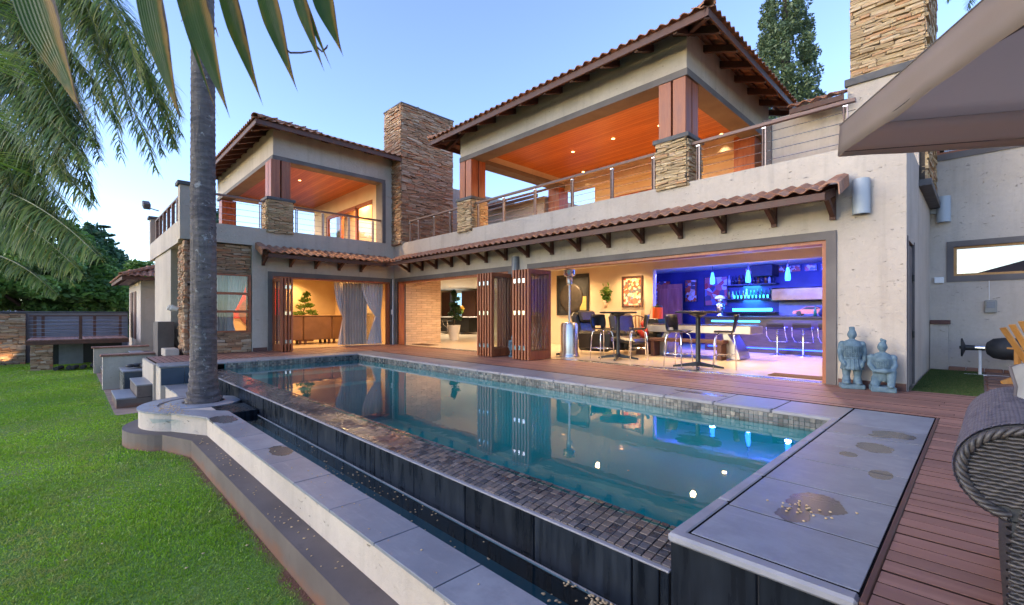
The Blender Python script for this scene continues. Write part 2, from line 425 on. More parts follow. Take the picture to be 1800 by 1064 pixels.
def m_glass(name, tint=(.9,.93,.92), refl=1.0):
    m, t, bs, out = nt(name); t.nodes.remove(bs)
    tr = t.nodes.new('ShaderNodeBsdfTransparent'); tr.inputs[0].default_value = c4(tint)
    gl = t.nodes.new('ShaderNodeBsdfGlossy'); gl.inputs['Roughness'].default_value = .01
    fr = t.nodes.new('ShaderNodeFresnel'); L(t, thin_ior(t, 1.5), fr.inputs['IOR'])
    ms = t.nodes.new('ShaderNodeMixShader'); L(t, mathn(t, 'MULTIPLY', fr.outputs[0], refl), ms.inputs[0]); L(t, tr.outputs[0], ms.inputs[1]); L(t, gl.outputs[0], ms.inputs[2])
    L(t, ms.outputs[0], out.inputs['Surface']); return m
MAT['glass'] = m_glass('glass', (.975,.985,.98), 1.0)
MAT['glass_dark'] = m_glass('glass_dark', (.35,.36,.36), 2.6)

MAT['post_steel'] = M('post_steel', (.16,.13,.12), (.22,.18,.17), 3, rough=.35, metal=.7)
MAT['terrace_tile'] = M('terrace_tile', (.42,.26,.14), (.50,.32,.18), 3, rough=.5)
MAT['mirror_glass'] = m_glass('mirror_glass', (.10,.10,.10), 9)
MAT['steel'] = M('steel', (.62,.61,.60), (.70,.69,.68), 3, rough=.22, metal=1)
MAT['brushed'] = M('brushed', (.55,.53,.51), (.62,.60,.58), 6, stretch=(1,1,30), rough=.32, metal=1)
MAT['chrome'] = M('chrome', (.78,.78,.80), rough=.07, metal=1)
MAT['black'] = M('black', (.012,.012,.013), (.02,.02,.021), 5, rough=.38)
MAT['black_matt'] = M('black_matt', (.016,.017,.019), (.028,.029,.032), 8, rough=.65, bumps=.1)
MAT['leather_brown'] = M('leather_brown', (.17,.085,.038), (.22,.115,.055), 3, rough=.42, bumps=.12, bscale=120)
MAT['leather_dark'] = M('leather_dark', (.022,.020,.018), (.035,.032,.028), 4, rough=.34, bumps=.15, bscale=90)
MAT['curtain'] = M('curtain', (.44,.385,.33), (.50,.44,.38), 3, rough=.85, bumps=.08, bscale=200)
MAT['curtain_sheer'] = M('curtain_sheer', (.62,.58,.56), (.68,.64,.62), 3, rough=.85)
MAT['floor_tile'] = M('floor_tile', (.56,.45,.33), (.62,.51,.38), 2.5, rough=.28, spec=.5)
MAT['travertine'] = M('travertine', (.58,.40,.26), (.68,.50,.34), 5, stretch=(1,1,5), rough=.7, rand=.10, bumps=.25, bscale=40)
MAT['blue_wall'] = M('blue_wall', (.014,.015,.055), (.026,.028,.09), 2, rough=.5)
MAT['statue'] = M('statue', (.065,.115,.150), (.125,.19,.235), 14, rough=.8, bumps=.25, bscale=60)
def m_canvas():
    m, t, bs, out = nt('canvas'); p = coords(t); n = noise(t, p, 2.2, 5); col = ramp(t, n, [(.35, (.30,.265,.238)), (.65, (.35,.31,.28))]).outputs[0]
    L(t, col, bs.inputs['Base Color']); bs.inputs['Roughness'].default_value = .85
    b1 = bump(t, bs, noise(t, p, 9, 4), .35, .02); bump(t, bs, noise(t, p, 260, 2), .15, .001, b1)
    tl = t.nodes.new('ShaderNodeBsdfTranslucent'); tl.inputs[0].default_value = (.86,.71,.58,1)
    ms = t.nodes.new('ShaderNodeMixShader'); ms.inputs[0].default_value = .6
    L(t, bs.outputs[0], ms.inputs[1]); L(t, tl.outputs[0], ms.inputs[2]); L(t, ms.outputs[0], out.inputs['Surface']); return m
MAT['canvas'] = m_canvas()
MAT['lamp_white'] = M('lamp_white', (.36,.40,.44), rough=.5)
MAT['hood_metal'] = M('hood_metal', (.15,.10,.06), (.20,.14,.09), 4, rough=.3, metal=1)
MAT['table_silver'] = M('table_silver', (.30,.28,.27), (.36,.34,.33), 5, rough=.35, metal=.6)
MAT['wicker_top'] = M('wicker_top', (.045,.040,.052), (.12,.108,.125), 30, rough=.45, bumps=.2, bscale=160)
MAT['wicker_dark'] = M('wicker_dark', (.032,.028,.028), (.075,.064,.060), 30, rough=.45, bumps=.2, bscale=160)
MAT['cream_fabric'] = M('cream_fabric', (.25,.24,.215), (.31,.30,.27), 6, rough=.9, bumps=.2, bscale=220, bdist=.002)
MAT['path'] = M('path', (.22,.15,.11), (.30,.21,.165), 3, rough=.9, bumps=.3)
MAT['rubble'] = M('rubble', (.02,.02,.02), (.06,.055,.05), 10, rough=.9, bumps=.4)
def m_plinth():
    m, t, bs, out = nt('plinth'); p = coords(t); n = noise(t, p, 1.7, 5); col = ramp(t, n, [(.35, (.085,.066,.060)), (.65, (.13,.103,.093))]).outputs[0]
    sp = t.nodes.new('ShaderNodeSeparateXYZ'); L(t, p, sp.inputs[0])
    n2 = noise(t, coords(t, 'world', (3, 3, 6)), 1.2, 5, .65)
    e = mathn(t, 'ADD', mathn(t, 'MULTIPLY', sp.outputs['Z'], -3.2), n2)             # splashed red soil low on the face
    col = mix(t, ramp(t, mathn(t, 'SUBTRACT', e, 2.7), [(.40, (0,)*3), (.72, (.8,)*3)]).outputs[0], col, (.17,.068,.035))
    n3 = noise(t, p, 5, 5, .7); col = mix(t, ramp(t, n3, [(.55, (0,)*3), (.72, (.5,)*3)]).outputs[0], col, (.055,.042,.038))
    L(t, col, bs.inputs['Base Color']); bs.inputs['Roughness'].default_value = .7; bump(t, bs, noise(t, p, 40, 5), .2, .006); return m
MAT['plinth'] = m_plinth()
MAT['red_clay_dirt'] = M('red_clay_dirt', (.16,.06,.03), (.20,.085,.045), 4, rough=.95)
def m_leaf(name, stops, trans=.35, rough=.5):
    m, t, bs, out = nt(name); geo = t.nodes.new('ShaderNodeNewGeometry')
    col = ramp(t, geo.outputs['Random Per Island'], stops).outputs[0]
    L(t, col, bs.inputs['Base Color']); bs.inputs['Roughness'].default_value = rough
    tl = t.nodes.new('ShaderNodeBsdfTranslucent'); L(t, col, tl.inputs[0])
    ms = t.nodes.new('ShaderNodeMixShader'); ms.inputs[0].default_value = trans
    L(t, bs.outputs[0], ms.inputs[1]); L(t, tl.outputs[0], ms.inputs[2]); L(t, ms.outputs[0], out.inputs['Surface']); return m
MAT['leaf'] = m_leaf('leaf', [(0, (.05,.115,.026)), (.5, (.085,.17,.036)), (1, (.14,.24,.05))])
MAT['leaf_light'] = m_leaf('leaf_light', [(0, (.09,.19,.035)), (.5, (.13,.25,.042)), (1, (.21,.33,.06))])
MAT['leaf_dark'] = m_leaf('leaf_dark', [(0, (.026,.075,.030)), (.5, (.042,.105,.040)), (1, (.07,.15,.055))], .3)
MAT['leaf_cypress'] = m_leaf('leaf_cypress', [(0, (.06,.10,.05)), (.5, (.11,.165,.075)), (1, (.18,.235,.11))], .25)
MAT['frond'] = m_leaf('frond', [(0, (.05,.095,.024)), (.5, (.13,.215,.045)), (.85, (.25,.33,.065)), (1, (.40,.35,.08))], .5, .5)
MAT['frond_light'] = m_leaf('frond_light', [(0, (.13,.22,.025)), (.6, (.22,.32,.04)), (1, (.32,.38,.06))], .5, .4)
def m_blade():
    m, t, bs, out = nt('palm_blade'); tc = t.nodes.new('ShaderNodeTexCoord')
    n = noise(t, coords(t, 'world', (14, 14, 5)), 1.3, 4, .6)
    sp = t.nodes.new('ShaderNodeSeparateXYZ'); L(t, tc.outputs['Generated'], sp.inputs[0])
    g = ramp(t, n, [(.3, (.040,.10,.010)), (.55, (.075,.135,.012)), (.75, (.19,.17,.010))]).outputs[0]
    at = t.nodes.new('ShaderNodeAttribute'); at.attribute_name = 'edge'
    f = mathn(t, 'MULTIPLY_ADD', n, .9); t.nodes[-1].inputs[2].default_value = -.45
    e = mathn(t, 'ADD', at.outputs['Fac'], f)
    col = mix(t, ramp(t, e, [(.52, (0,)*3), (.78, (1,)*3)]).outputs[0], g, (.36,.20,.02))
    col = mix(t, ramp(t, e, [(.95, (0,)*3), (1.0, (1,)*3)]).outputs[0], col, (.035,.02,.012))
    L(t, col, bs.inputs['Base Color']); bs.inputs['Roughness'].default_value = .38
    ar = t.nodes.new('ShaderNodeAttribute'); ar.attribute_name = 'rib'
    bump(t, bs, mathn(t, 'SINE', mathn(t, 'MULTIPLY', ar.outputs['Fac'], 42.0)), .35, .002)
    tl = t.nodes.new('ShaderNodeBsdfTranslucent'); L(t, col, tl.inputs[0])
    ms = t.nodes.new('ShaderNodeMixShader'); ms.inputs[0].default_value = .6
    L(t, bs.outputs[0], ms.inputs[1]); L(t, tl.outputs[0], ms.inputs[2]); L(t, ms.outputs[0], out.inputs['Surface']); return m
MAT['palm_blade'] = m_blade()
def m_trunk():
    m, t, bs, out = nt('palm_trunk'); sp = t.nodes.new('ShaderNodeSeparateXYZ'); P_ = coords(t); L(t, P_, sp.inputs[0])
    n = noise(t, coords(t, 'world', (3, 3, 9)), 1.5, 7, .7)
    n2 = noise(t, coords(t, 'world', (14, 14, 1.5)), 1.5, 5, .6)
    col = ramp(t, n, [(.28, (.04,.034,.036)), (.5, (.095,.08,.08)), (.72, (.19,.165,.155))]).outputs[0]
    col = mix(t, ramp(t, n2, [(.4, (0,)*3), (.75, (.6,)*3)]).outputs[0], col, (.06,.05,.05))
    n5 = noise(t, P_, 1.3, 4); col = mix(t, ramp(t, n5, [(.4, (0,)*3), (.7, (.55,)*3)]).outputs[0], col, (.19,.155,.125)); n4 = noise(t, P_, 9, 4, .65); col = mix(t, ramp(t, n4, [(.62, (0,)*3), (.68, (.75,)*3)]).outputs[0], col, (.34,.33,.31)); n6 = noise(t, coords(t, 'world', (4, 4, 13)), 2.0, 4, .6); col = mix(t, ramp(t, n6, [(.30, (.85,)*3), (.38, (0,)*3)]).outputs[0], col, (.02,.017,.017))
    L(t, col, bs.inputs['Base Color']); bs.inputs['Roughness'].default_value = .9
    bump(t, bs, n2, 1.0, .035, bump(t, bs, n6, .7, .03)); return m
MAT['palm_trunk'] = m_trunk()
MAT['bark'] = M('bark', (.05,.035,.025), (.10,.075,.055), 8, rough=.9, bumps=.5)
def m_lawn():
    m, t, bs, out = nt('lawn_soil'); p = coords(t)
    n = noise(t, p, 1.1, 6, .6); n2 = noise(t, p, 60, 4, .6)
    col = ramp(t, n, [(.3, (.09,.20,.018)), (.55, (.13,.235,.03)), (.78, (.22,.22,.07))]).outputs[0]
    col = mix(t, ramp(t, n2, [(.4, (0,)*3), (.7, (.6,)*3)]).outputs[0], col, (.06,.12,.015))
    sp = t.nodes.new('ShaderNodeSeparateXYZ'); L(t, p, sp.inputs[0])
    bare = mathn(t, 'SUBTRACT', mathn(t, 'ADD', sp.outputs['Y'], mathn(t, 'MULTIPLY', noise(t, p, 3.5, 5, .65), .4)), 1.30)
    col = mix(t, ramp(t, bare, [(.0, (0,)*3), (.10, (1,)*3)]).outputs[0], col, (.15,.065,.035))
    L(t, col, bs.inputs['Base Color']); bs.inputs['Roughness'].default_value = .95; bump(t, bs, n2, .7, .02); return m
MAT['lawn'] = m_lawn()
def m_grass():
    m, t, bs, out = nt('grass_blade'); geo = t.nodes.new('ShaderNodeNewGeometry'); p = coords(t)
    n = noise(t, p, .8, 5, .6); n2 = noise(t, p, 5.5, 4, .6)
    a = ramp(t, geo.outputs['Random Per Island'], [(0, (.20,.38,.012)), (.5, (.26,.46,.018)), (.9, (.33,.53,.03)), (1, (.48,.52,.11))]).outputs[0]
    dry = mathn(t, 'MULTIPLY', ramp(t, n, [(.42, (0,)*3), (.62, (1,)*3)]).outputs[0], ramp(t, n2, [(.40, (0,)*3), (.60, (1,)*3)]).outputs[0])
    col = mix(t, mathn(t, 'MULTIPLY', dry, .7), a, (.40,.34,.13))
    n7 = noise(t, p, .45, 3, .5); col = mix(t, ramp(t, n7, [(.38, (.45,)*3), (.58, (0,)*3)]).outputs[0], col, (.10,.26,.010))
    L(t, col, bs.inputs['Base Color']); bs.inputs['Roughness'].default_value = .55
    tl = t.nodes.new('ShaderNodeBsdfTranslucent'); L(t, col, tl.inputs[0])
    ms = t.nodes.new('ShaderNodeMixShader'); ms.inputs[0].default_value = .35
    L(t, bs.outputs[0], ms.inputs[1]); L(t, tl.outputs[0], ms.inputs[2]); L(t, ms.outputs[0], out.inputs['Surface']); return m
MAT['grass'] = m_grass()
MAT['grass_dark'] = m_leaf('grass_dark', [(0, (.035,.075,.012)), (.6, (.06,.11,.018)), (1, (.14,.13,.04))], .2, .7)
MAT['mat_fibre'] = M('mat_fibre', (.10,.048,.022), (.14,.07,.035), 40, rough=.95)
def emis(name, col, s):
    m, t, bs, out = nt(name); bs.inputs['Base Color'].default_value = c4(col); bs.inputs['Emission Color'].default_value = c4(col); bs.inputs['Emission Strength'].default_value = s; return m
MAT['lamp_warm'] = emis('lamp_warm', (1,.52,.16), 2.6)
MAT['led_blue'] = emis('led_blue', (.01,.05,1), 3)
MAT['led_cyan'] = emis('led_cyan', (.03,.42,1), 2.2)
MAT['pendant_glow'] = emis('pendant_glow', (.02,.13,1), 2.2)
MAT['neon_green'] = emis('neon_green', (.03,1,.22), 3)
# ---------------------------------------------------------------- ground, lawn, terrace, pool
ZL = -0.92                                   # lawn level (deck = 0)
struct('ground', MB().box(-400, 400, -400, 2.45, -1.6, ZL-.03).box(-400, 400, 5.59, 400, -1.6, ZL-.03).box(-400, -11.66, 2.45, 5.59, -1.6, ZL-.03).box(-1.02, 400, 2.45, 5.59, -1.6, ZL-.03), MAT['path'])
lawn_o = struct('lawn', MB().box(-26.9, 14, -30, 1.42, ZL-.3, ZL), MAT['lawn'])
struct('path', MB().box(-26.9, -11.7, .64, 2.04, ZL-.2, ZL+.012), MAT['path'])

def outline(R, ys, x_r, x_l, fx):
    """lawn-side outline of the pool bund: straight run, 45-degree facet, round bow about the palm"""
    c = (-9.02, 1.65); pts = [(x_r, ys), (fx, ys)]
    for a in np.linspace(-40, -165, 22):
        a = math.radians(a); pts.append((c[0]+R*math.cos(a), c[1]+R*math.sin(a)))
    pts.append((c[0]-math.sqrt(max(.01, R*R-(ys-c[1])**2)), ys)); pts.append((x_l, ys)); return pts
def slab_from(poly_front, y_back, z0, z1):
    p = poly_front + [(poly_front[-1][0], y_back), (poly_front[0][0], y_back)]
    mb = MB(); mb.prism(p, 'z', z0, z1); return mb
def tri_mesh(mb, name, mat):
    me = mb.mesh(name, mat); bm = bmesh.new(); bm.from_mesh(me)
    bmesh.ops.triangulate(bm, faces=[f for f in bm.faces if len(f.verts) > 4]); bmesh.ops.recalc_face_normals(bm, faces=bm.faces)
    bm.to_mesh(me); bm.free(); return me

pool = thing('swimming_pool', 'long rim-flow swimming pool with dark tiled overflow wall beside the lawn', 'swimming pool', (-6.3, 2.1, ZL))
# lower plinth step and bund walls
o = put('plinth_step', tri_mesh(slab_from(outline(1.08, 1.20, 1.2, -11.65, -7.55), 1.5, ZL-.3, -.68), 'plinth_step', MAT['plinth']), pool)
put('bund_wall', tri_mesh(slab_from(outline(.89, 1.41, 1.2, -11.65, -7.70), 1.70, ZL-.3, -.425), 'bund_wall', MAT['plaster']), pool)
# bund capping slabs (each a stone slab)
xs = [1.2, .55, -.05, -.72, -1.36, -2.02, -2.68, -3.37, -4.12, -4.80, -5.40, -6.10, -6.85]
for a, b in zip(xs[:-1], xs[1:]):
    MB().box(b+.004, a-.004, 1.385, 1.715, -.425, -.40-random.random()*.003, .002).build('capping_slab', MAT['slab'], pool)
MB().box(-11.60, -10.9, 1.385, 1.715, -.425, -.40, .006).build('capping_slab', MAT['slab'], pool)
MB().box(-10.892, -10.1, 1.40, 1.715, -.425, -.401, .004).build('capping_slab', MAT['slab'], pool)
MB().box(-6.8, 1.15, 1.40, 1.70, -.424, -.407).build('joint_bed', MAT['joint'], pool)
# round capping about the palm, with the dark moat ring
c = (-9.02, 1.65); prof = outline(.91, 1.385, -6.858, -10.094, -7.62)
mb = MB(); n0 = len(prof)
ring = []
for (x, y) in prof:
    a = math.atan2(y-c[1], x-c[0]); a = min(a, -.02) if a < 1.6 else -PI+.02
    ring.append((c[0]+  .66*math.cos(a), c[1]+.66*math.sin(a)))
ring[0] = (-6.858, 1.715); ring[1] = (-7.9, 1.715); ring[-1] = (-10.094, 1.715); ring[-2] = (-9.85, 1.70)
for (p, q, r_, s_) in zip(prof[:-1], prof[1:], ring[1:], ring[:-1]):
    V = [(p[0],p[1],-.425),(q[0],q[1],-.425),(r_[0],r_[1],-.425),(s_[0],s_[1],-.425),(p[0],p[1],-.40),(q[0],q[1],-.40),(r_[0],r_[1],-.40),(s_[0],s_[1],-.40)]
    mb.add(V, [(0,1,5,4),(4,5,6,7),(2,3,7,6),(3,2,1,0)])
mb.build('round_capping', MAT['slab'], pool)
# the moat basin floor and island round the trunk
MB().lathe([(.0,-.75),(.72,-.75)], 28, (-9.02, 1.65, 0)).build('moat_floor', MAT['basin'], pool)
mb = MB(); mb.lathe([(.30,-.60),(.52,-.60),(.55,-.43),(.55,-.415),(.53,-.405),(.30,-.405)], 32, (-9.10, 1.62, 0)); mb.build('island_ring', MAT['slab'], pool, True, angle=30)
MB().box(-8.52, -7.78, 1.62, 2.085, -.62, -.415, .006).build('island_slab', MAT['slate'], pool)
MB().lathe([(0,-.43),(.31,-.43)], 24, (-9.10,1.62,0)).build('soil', MAT['rubble'], pool)
# overflow channel
MB().box(-11.65, -1.1, 1.66, 2.13, -1.2, -.64).build('channel_floor', MAT['basin'], pool)
MB().box(-11.64, -1.1, 1.70, 1.716, -.9, -.43).build('channel_side', MAT['slate'], pool)
mb = MB(); mb.add([(-11.65,1.705,-.5),(-1.1,1.705,-.5),(-1.1,2.12,-.5),(-11.65,2.12,-.5)], [(0,1,2,3)])
mb.add([(-10.0,.85,-.5),(-8.2,.85,-.5),(-8.2,1.705,-.5),(-10.0,1.705,-.5)], [(0,1,2,3)])
mb.build('channel_water', MAT['water_dark'], pool)
# overflow wall: core, slate panels on its face, sloped mosaic ledge
MB().prism([(2.13,-1.2),(2.46,-1.2),(2.46,-.158),(2.13,-.215)], 'x', -11.65, -1.05).build('overflow_wall', MAT['grout'], pool)
x = -1.06
for w in [.055, .155] + [.70]*15:
    MB().box(x-w+.004, x-.004, 2.108, 2.132, -.95, -.222, .004).build('slate_panel', MAT['slate'], pool)
    x -= w
    if x < -11.6: break
MB().box(-11.65, -1.06, 2.100, 2.135, -.219, -.208, .003).build('edge_trim', MAT['nosing'], pool)
MB().box(-11.65, -1.06, 2.085, 2.11, -.95, -.535).build('wall_foot', MAT['slate'], pool)
MB().box(-11.64, -1.06, 2.078, 2.086, -.512, -.494).build('foot_trim', MAT['nosing'], pool)
# mosaic tiles on the sloped ledge: pitch 55 mm; the nearest 300 singly, the rest as one mass
sl = math.atan2(.057, .33); tm = []
p_ = .0545
def ledge_pt(x, s): return (x, 2.125 + s*math.cos(sl), -.212 + s*math.sin(sl))
small = MB(); count = 0; tmeshes = []
for k in range(6):
    mb = MB(); e = .0035*random.random(); mb.box(-.0258, .0258, -.0262, .0262, -.006, .004+e, .0016); tmeshes.append(mb.mesh('mosaic_tile', MAT['mosaic']))
R_ = Matrix.Rotation(sl, 4, 'X')
stuff = MB()
for i in range(195):
    x = -1.09 - i*p_
    for j in range(6):
        s = .03 + j*.0555
        px, py, pz = ledge_pt(x, s)
        if count < 300:
            put('mosaic_tile', random.choice(tmeshes), pool, True, Matrix.Translation((px, py, pz+.004+random.random()*.002)) @ R_ @ Matrix.Rotation(random.uniform(-.05,.05), 4, 'Z') @ Matrix.Diagonal((random.uniform(.90,1.0), random.uniform(.90,1.0), 1, 1))); count += 1
        else:
            o0 = len(stuff.v); stuff.box(-.0258,.0258,-.0262,.0262,-.006,.006); stuff.xf(Matrix.Translation((px,py,pz+.004+random.random()*.002)) @ R_, o0)
tag(stuff.build('mosaic_tiles', MAT['mosaic'], pool), kind='stuff')
# basin of the pool with entry shelf and steps at the far end
mb = MB()
mb.add([(-11.65,2.46,-1.5),(-1.03,2.46,-1.5),(-1.03,5.58,-1.5),(-11.65,5.58,-1.5)], [(0,1,2,3)])
mb.add([(-11.65,2.46,-1.5),(-1.03,2.46,-1.5),(-1.03,2.46,-.158),(-11.65,2.46,-.158)], [(3,2,1,0)])
mb.add([(-11.65,5.58,-1.5),(-1.03,5.58,-1.5),(-1.03,5.58,-.045),(-11.65,5.58,-.045)], [(0,1,2,3)])
mb.add([(-11.65,2.46,-1.5),(-11.65,5.58,-1.5),(-11.65,5.58,-.045),(-11.65,2.46,-.045)], [(0,1,2,3)])
mb.add([(-1.03,2.46,-1.5),(-1.03,5.58,-1.5),(-1.03,5.58,-.045),(-1.03,2.46,-.045)], [(3,2,1,0)])
mb.build('pool_basin', MAT['pool_plaster'], pool)
MB().box(-11.64,-10.9,2.47,5.57,-1.5,-.34,.01).build('pool_shelf', MAT['pool_plaster'], pool)
MB().box(-10.9,-10.4,2.47,5.57,-1.5,-.62,.01).build('pool_step', MAT['pool_plaster'], pool)
# waterline mosaic band under the coping (small tiles, one mass per side)
bt = MB()
for i in range(int(10.6/.05)):
    for j in range(3):
        x = -11.64+i*.05; z = -.175+j*.047
        bt.box(x, x+.046, 5.566-random.random()*.004, 5.582, z, z+.043)
tag(bt.build('waterline_tiles', MAT['mosaic_wall'], pool), kind='stuff')
bt = MB()
for i in range(int(3.1/.05)):
    for j in range(3):
        y = 2.47+i*.05; z = -.175+j*.047
        bt.box(-11.652, -11.632+random.random()*.004, y, y+.046, z, z+.043)
tag(bt.build('waterline_tiles', MAT['mosaic_wall'], pool), kind='stuff')
mb = MB(); nx, ny = 60, 18
mb.add([(-11.648,2.40,-.150),(-1.032,2.40,-.150),(-1.032,5.579,-.150),(-11.648,5.579,-.150)], [(0,1,2,3)])
mb.build('pool_water', MAT['water'], pool)
# thin film of water running over the far half of the ledge
# coping: nosing strips and slabs
def nosing_y(y0, y1, x0, x1):     # along y
    n = max(1, round((y1-y0)/.62)); L_ = (y1-y0)/n
    for i in range(n): MB().box(x0, x1, y0+i*L_+.003, y0+(i+1)*L_-.003, -.045, .0, .012).build('coping_nosing', MAT['nosing'], pool)
def nosing_x(x0, x1, y0, y1, z1=0.0):
    n = max(1, round((x1-x0)/.62)); L_ = (x1-x0)/n
    for i in range(n): MB().box(x0+i*L_+.003, x0+(i+1)*L_-.003, y0, y1, -.045, z1, .012).build('coping_nosing', MAT['nosing'], pool)
nosing_y(2.09, 5.55, -1.055, -.98)
nosing_x(-11.70, -.98, 5.555, 5.63)
nosing_y(1.30, 5.55, -11.73, -11.64)
nosing_x(-1.055, -.31, 2.065, 2.14, .001)
for i, (y0, y1) in enumerate(((2.145,2.62),(2.62,3.24),(3.24,3.84),(3.84,4.40),(4.40,4.90),(4.90,5.38),(5.38,6.295))):
    MB().box(-.972, -.320, y0+.008, y1-.008, -.045, -.001-random.random()*.002, .0015).build('coping_slab', MAT['slab'], pool)
MB().box(-.308, -.285, 2.06, 6.30, -.06, .006, .004).build('edge_strip', MAT['wood_dark'], pool)
x = -.985
while x > -12.2:
    MB().box(x-.613, x-.007, 5.640, 6.295, -.045, -.001-random.random()*.002, .0015).build('coping_slab', MAT['slab'], pool); x -= .62
y = 5.628
while y > 1.4:
    MB().box(-12.35, -11.737, max(1.30,y-.61), y-.004, -.045, -.001, .004).build('coping_slab', MAT['slab'], pool); y -= .614
# box under the near coping: slate faced
MB().box(-1.045, -.33, 2.115, 2.30, -1.2, -.046).build('coping_box', MAT['grout'], pool)
for a, b in ((-1.05,-.66),(-.655,-.335)):
    MB().box(a, b-.004, 2.098, 2.122, -1.0, -.052, .004).build('slate_panel', MAT['slate'], pool)
MB().box(-1.10, 1.2, 1.72, 2.095, -.8, -.40, .006).build('capping_slab', MAT['slab'], pool)
MB().box(-1.0, -.31, 2.12, 6.29, -.5, -.006).box(-12.3, -1.0, 5.60, 6.29, -.2, -.006).build('pool_wall', MAT['joint'], pool)
# far end wall of the overflow channel
MB().box(-12.35, -11.66, 1.33, 2.13, ZL-.2, -.05).build('end_wall', MAT['plaster'], pool)
for k, (y0, y1) in enumerate(((1.34,1.73),(1.735,2.10))):
    MB().box(-11.665, -11.645, y0, y1, -.40, -.055, .004).build('slate_panel', MAT['slate_blue'], pool)

# terrace deck: base, boards
struct('terrace_base', MB().box(-14.42, -12.36, 2.06, 8.2, -1.6, -.06).box(-12.36, -.3, 6.31, 8.2, -1.6, -.06).box(-.28, 9, -6, 8.25, -1.6, -.06).box(-14.42,-12.36,1.36,2.06,-1.6,-.06), MAT['black_matt'])
struct('terrace_wall', MB().box(-14.42, -12.36, 1.29, 1.355, ZL-.2, -.032), MAT['plaster'])
deck = tag(MB().box(-.29, 9.0, -6.0, 8.26, -.055, -.03).build('deck_floor', MAT['black_matt']), kind='structure')
P_ = .116
def board(x0, x1, y):
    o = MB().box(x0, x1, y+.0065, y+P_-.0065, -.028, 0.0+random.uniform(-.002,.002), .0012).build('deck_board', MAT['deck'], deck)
    o.data.materials.append(MAT['deck_gap_shade'])
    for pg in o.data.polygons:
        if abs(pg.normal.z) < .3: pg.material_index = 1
y = -1.2
while y < 8.24:
    if y < 6.29:
        j = random.uniform(2.2, 4.2); board(-.283, j-.002, y); board(j+.002, 7.0, y)
    else:
        cuts = [-14.40, -11.3+random.uniform(-1,1), -7.6+random.uniform(-1,1), -3.6+random.uniform(-1,1), .6+random.uniform(-1,1), 4.2, 7.0]
        for a, b in zip(cuts[:-1], cuts[1:]):
            if y+P_ > 8.2 and b <= -.6: continue
            board(max(a, -.68) if y+P_ > 8.2 else a+.002, b-.002, y)
    y += P_
y = 1.36
while y < 6.28: board(-14.40, -12.362, y); y += P_

# stairs from lawn to terrace, low walls, planter box
def step_thing():
    t = thing('garden_steps', 'low grey garden steps with pale slab treads beside the round planter', 'steps', (-13.2, .7, ZL))
    for k, (y0, z1) in enumerate(((.70,-.70),(1.03,-.45),(1.36,-.22))):
        MB().box(-14.0, -12.5, y0, 2.04, ZL-.1 if k == 0 else z1-.27, z1-.03).build('riser_block', MAT['plinth'], t)
        MB().box(-14.0, -12.49, y0-.012, y0+.32, z1-.03, z1, .005).build('tread_slab', MAT['slab'], t)
step_thing()
def low_wall(x, y0, label, zt):
    t = thing('low_wall', label, 'low wall', (x, y0, ZL))
    MB().box(x-.30, x, y0, 2.04, ZL-.1, zt-.05).build('wall_body', MAT['plaster'], t)
    k = y0-.05
    while k < 2.04:
        MB().box(x-.36, x+.05, k, min(k+.2, 2.04)-.004, zt-.05, zt, .006).build('cap_tile', MAT['path_tile'], t); k += .2
MAT['path_tile'] = M('path_tile', (.20,.085,.055), (.28,.14,.10), 4, rough=.7, rand=.12)
low_wall(-15.9, .62, 'grey low wall with red-brown tiled cap next to the slate planter box', .0)
low_wall(-20.6, .58, 'grey low wall with tiled cap nearer the raised timber deck', -.04)
t = thing('planter_box', 'slate-faced planter box with pale slab rim and black cover on top', 'planter', (-15.2, 1.2, ZL))
MB().box(-15.6, -14.5, .95, 2.03, ZL-.1, -.36).build('box_body', MAT['grout'], t)
for a, b in ((.96,1.48),(1.49,2.02)): MB().box(-14.505, -14.485, a, b, ZL, -.365, .004).build('slate_panel', MAT['slate_blue'], t)
bt = MB()
for i in range(20):
    for j in range(10): bt.box(-15.6+i*.055, -15.55+i*.055, .938, .952, ZL+j*.055, ZL+.05+j*.055)
tag(bt.build('mosaic_tiles', MAT['mosaic_wall'], t), kind='stuff')
MB().box(-15.64, -14.46, .92, 2.03, -.358, -.325, .005).build('rim_slab', MAT['slab'], t)
mb = MB(); pts = []
for k in range(30):
    mb.ellipsoid((-15.05+random.uniform(-.38,.38), 1.5+random.uniform(-.4,.4), -.30+random.random()*.05), (.14,.10,.045), 8, 5)
tag(mb.build('cover', MAT['black_matt'], t, True), kind='stuff')
t = thing('stair_flight', 'pale slab steps between the two tiled low walls', 'steps', (-18, .9, ZL))
for k, (y0, z1) in enumerate(((.75,-.68),(1.1,-.44),(1.45,-.2))):
    MB().box(-20.55, -16.3, y0, 2.03, ZL-.1 if k == 0 else z1-.26, z1-.03).build('riser_block', MAT['plinth'], t)
    MB().box(-20.55, -16.3, y0-.015, y0+.35, z1-.03, z1, .005).build('tread_slab', MAT['slab'], t)
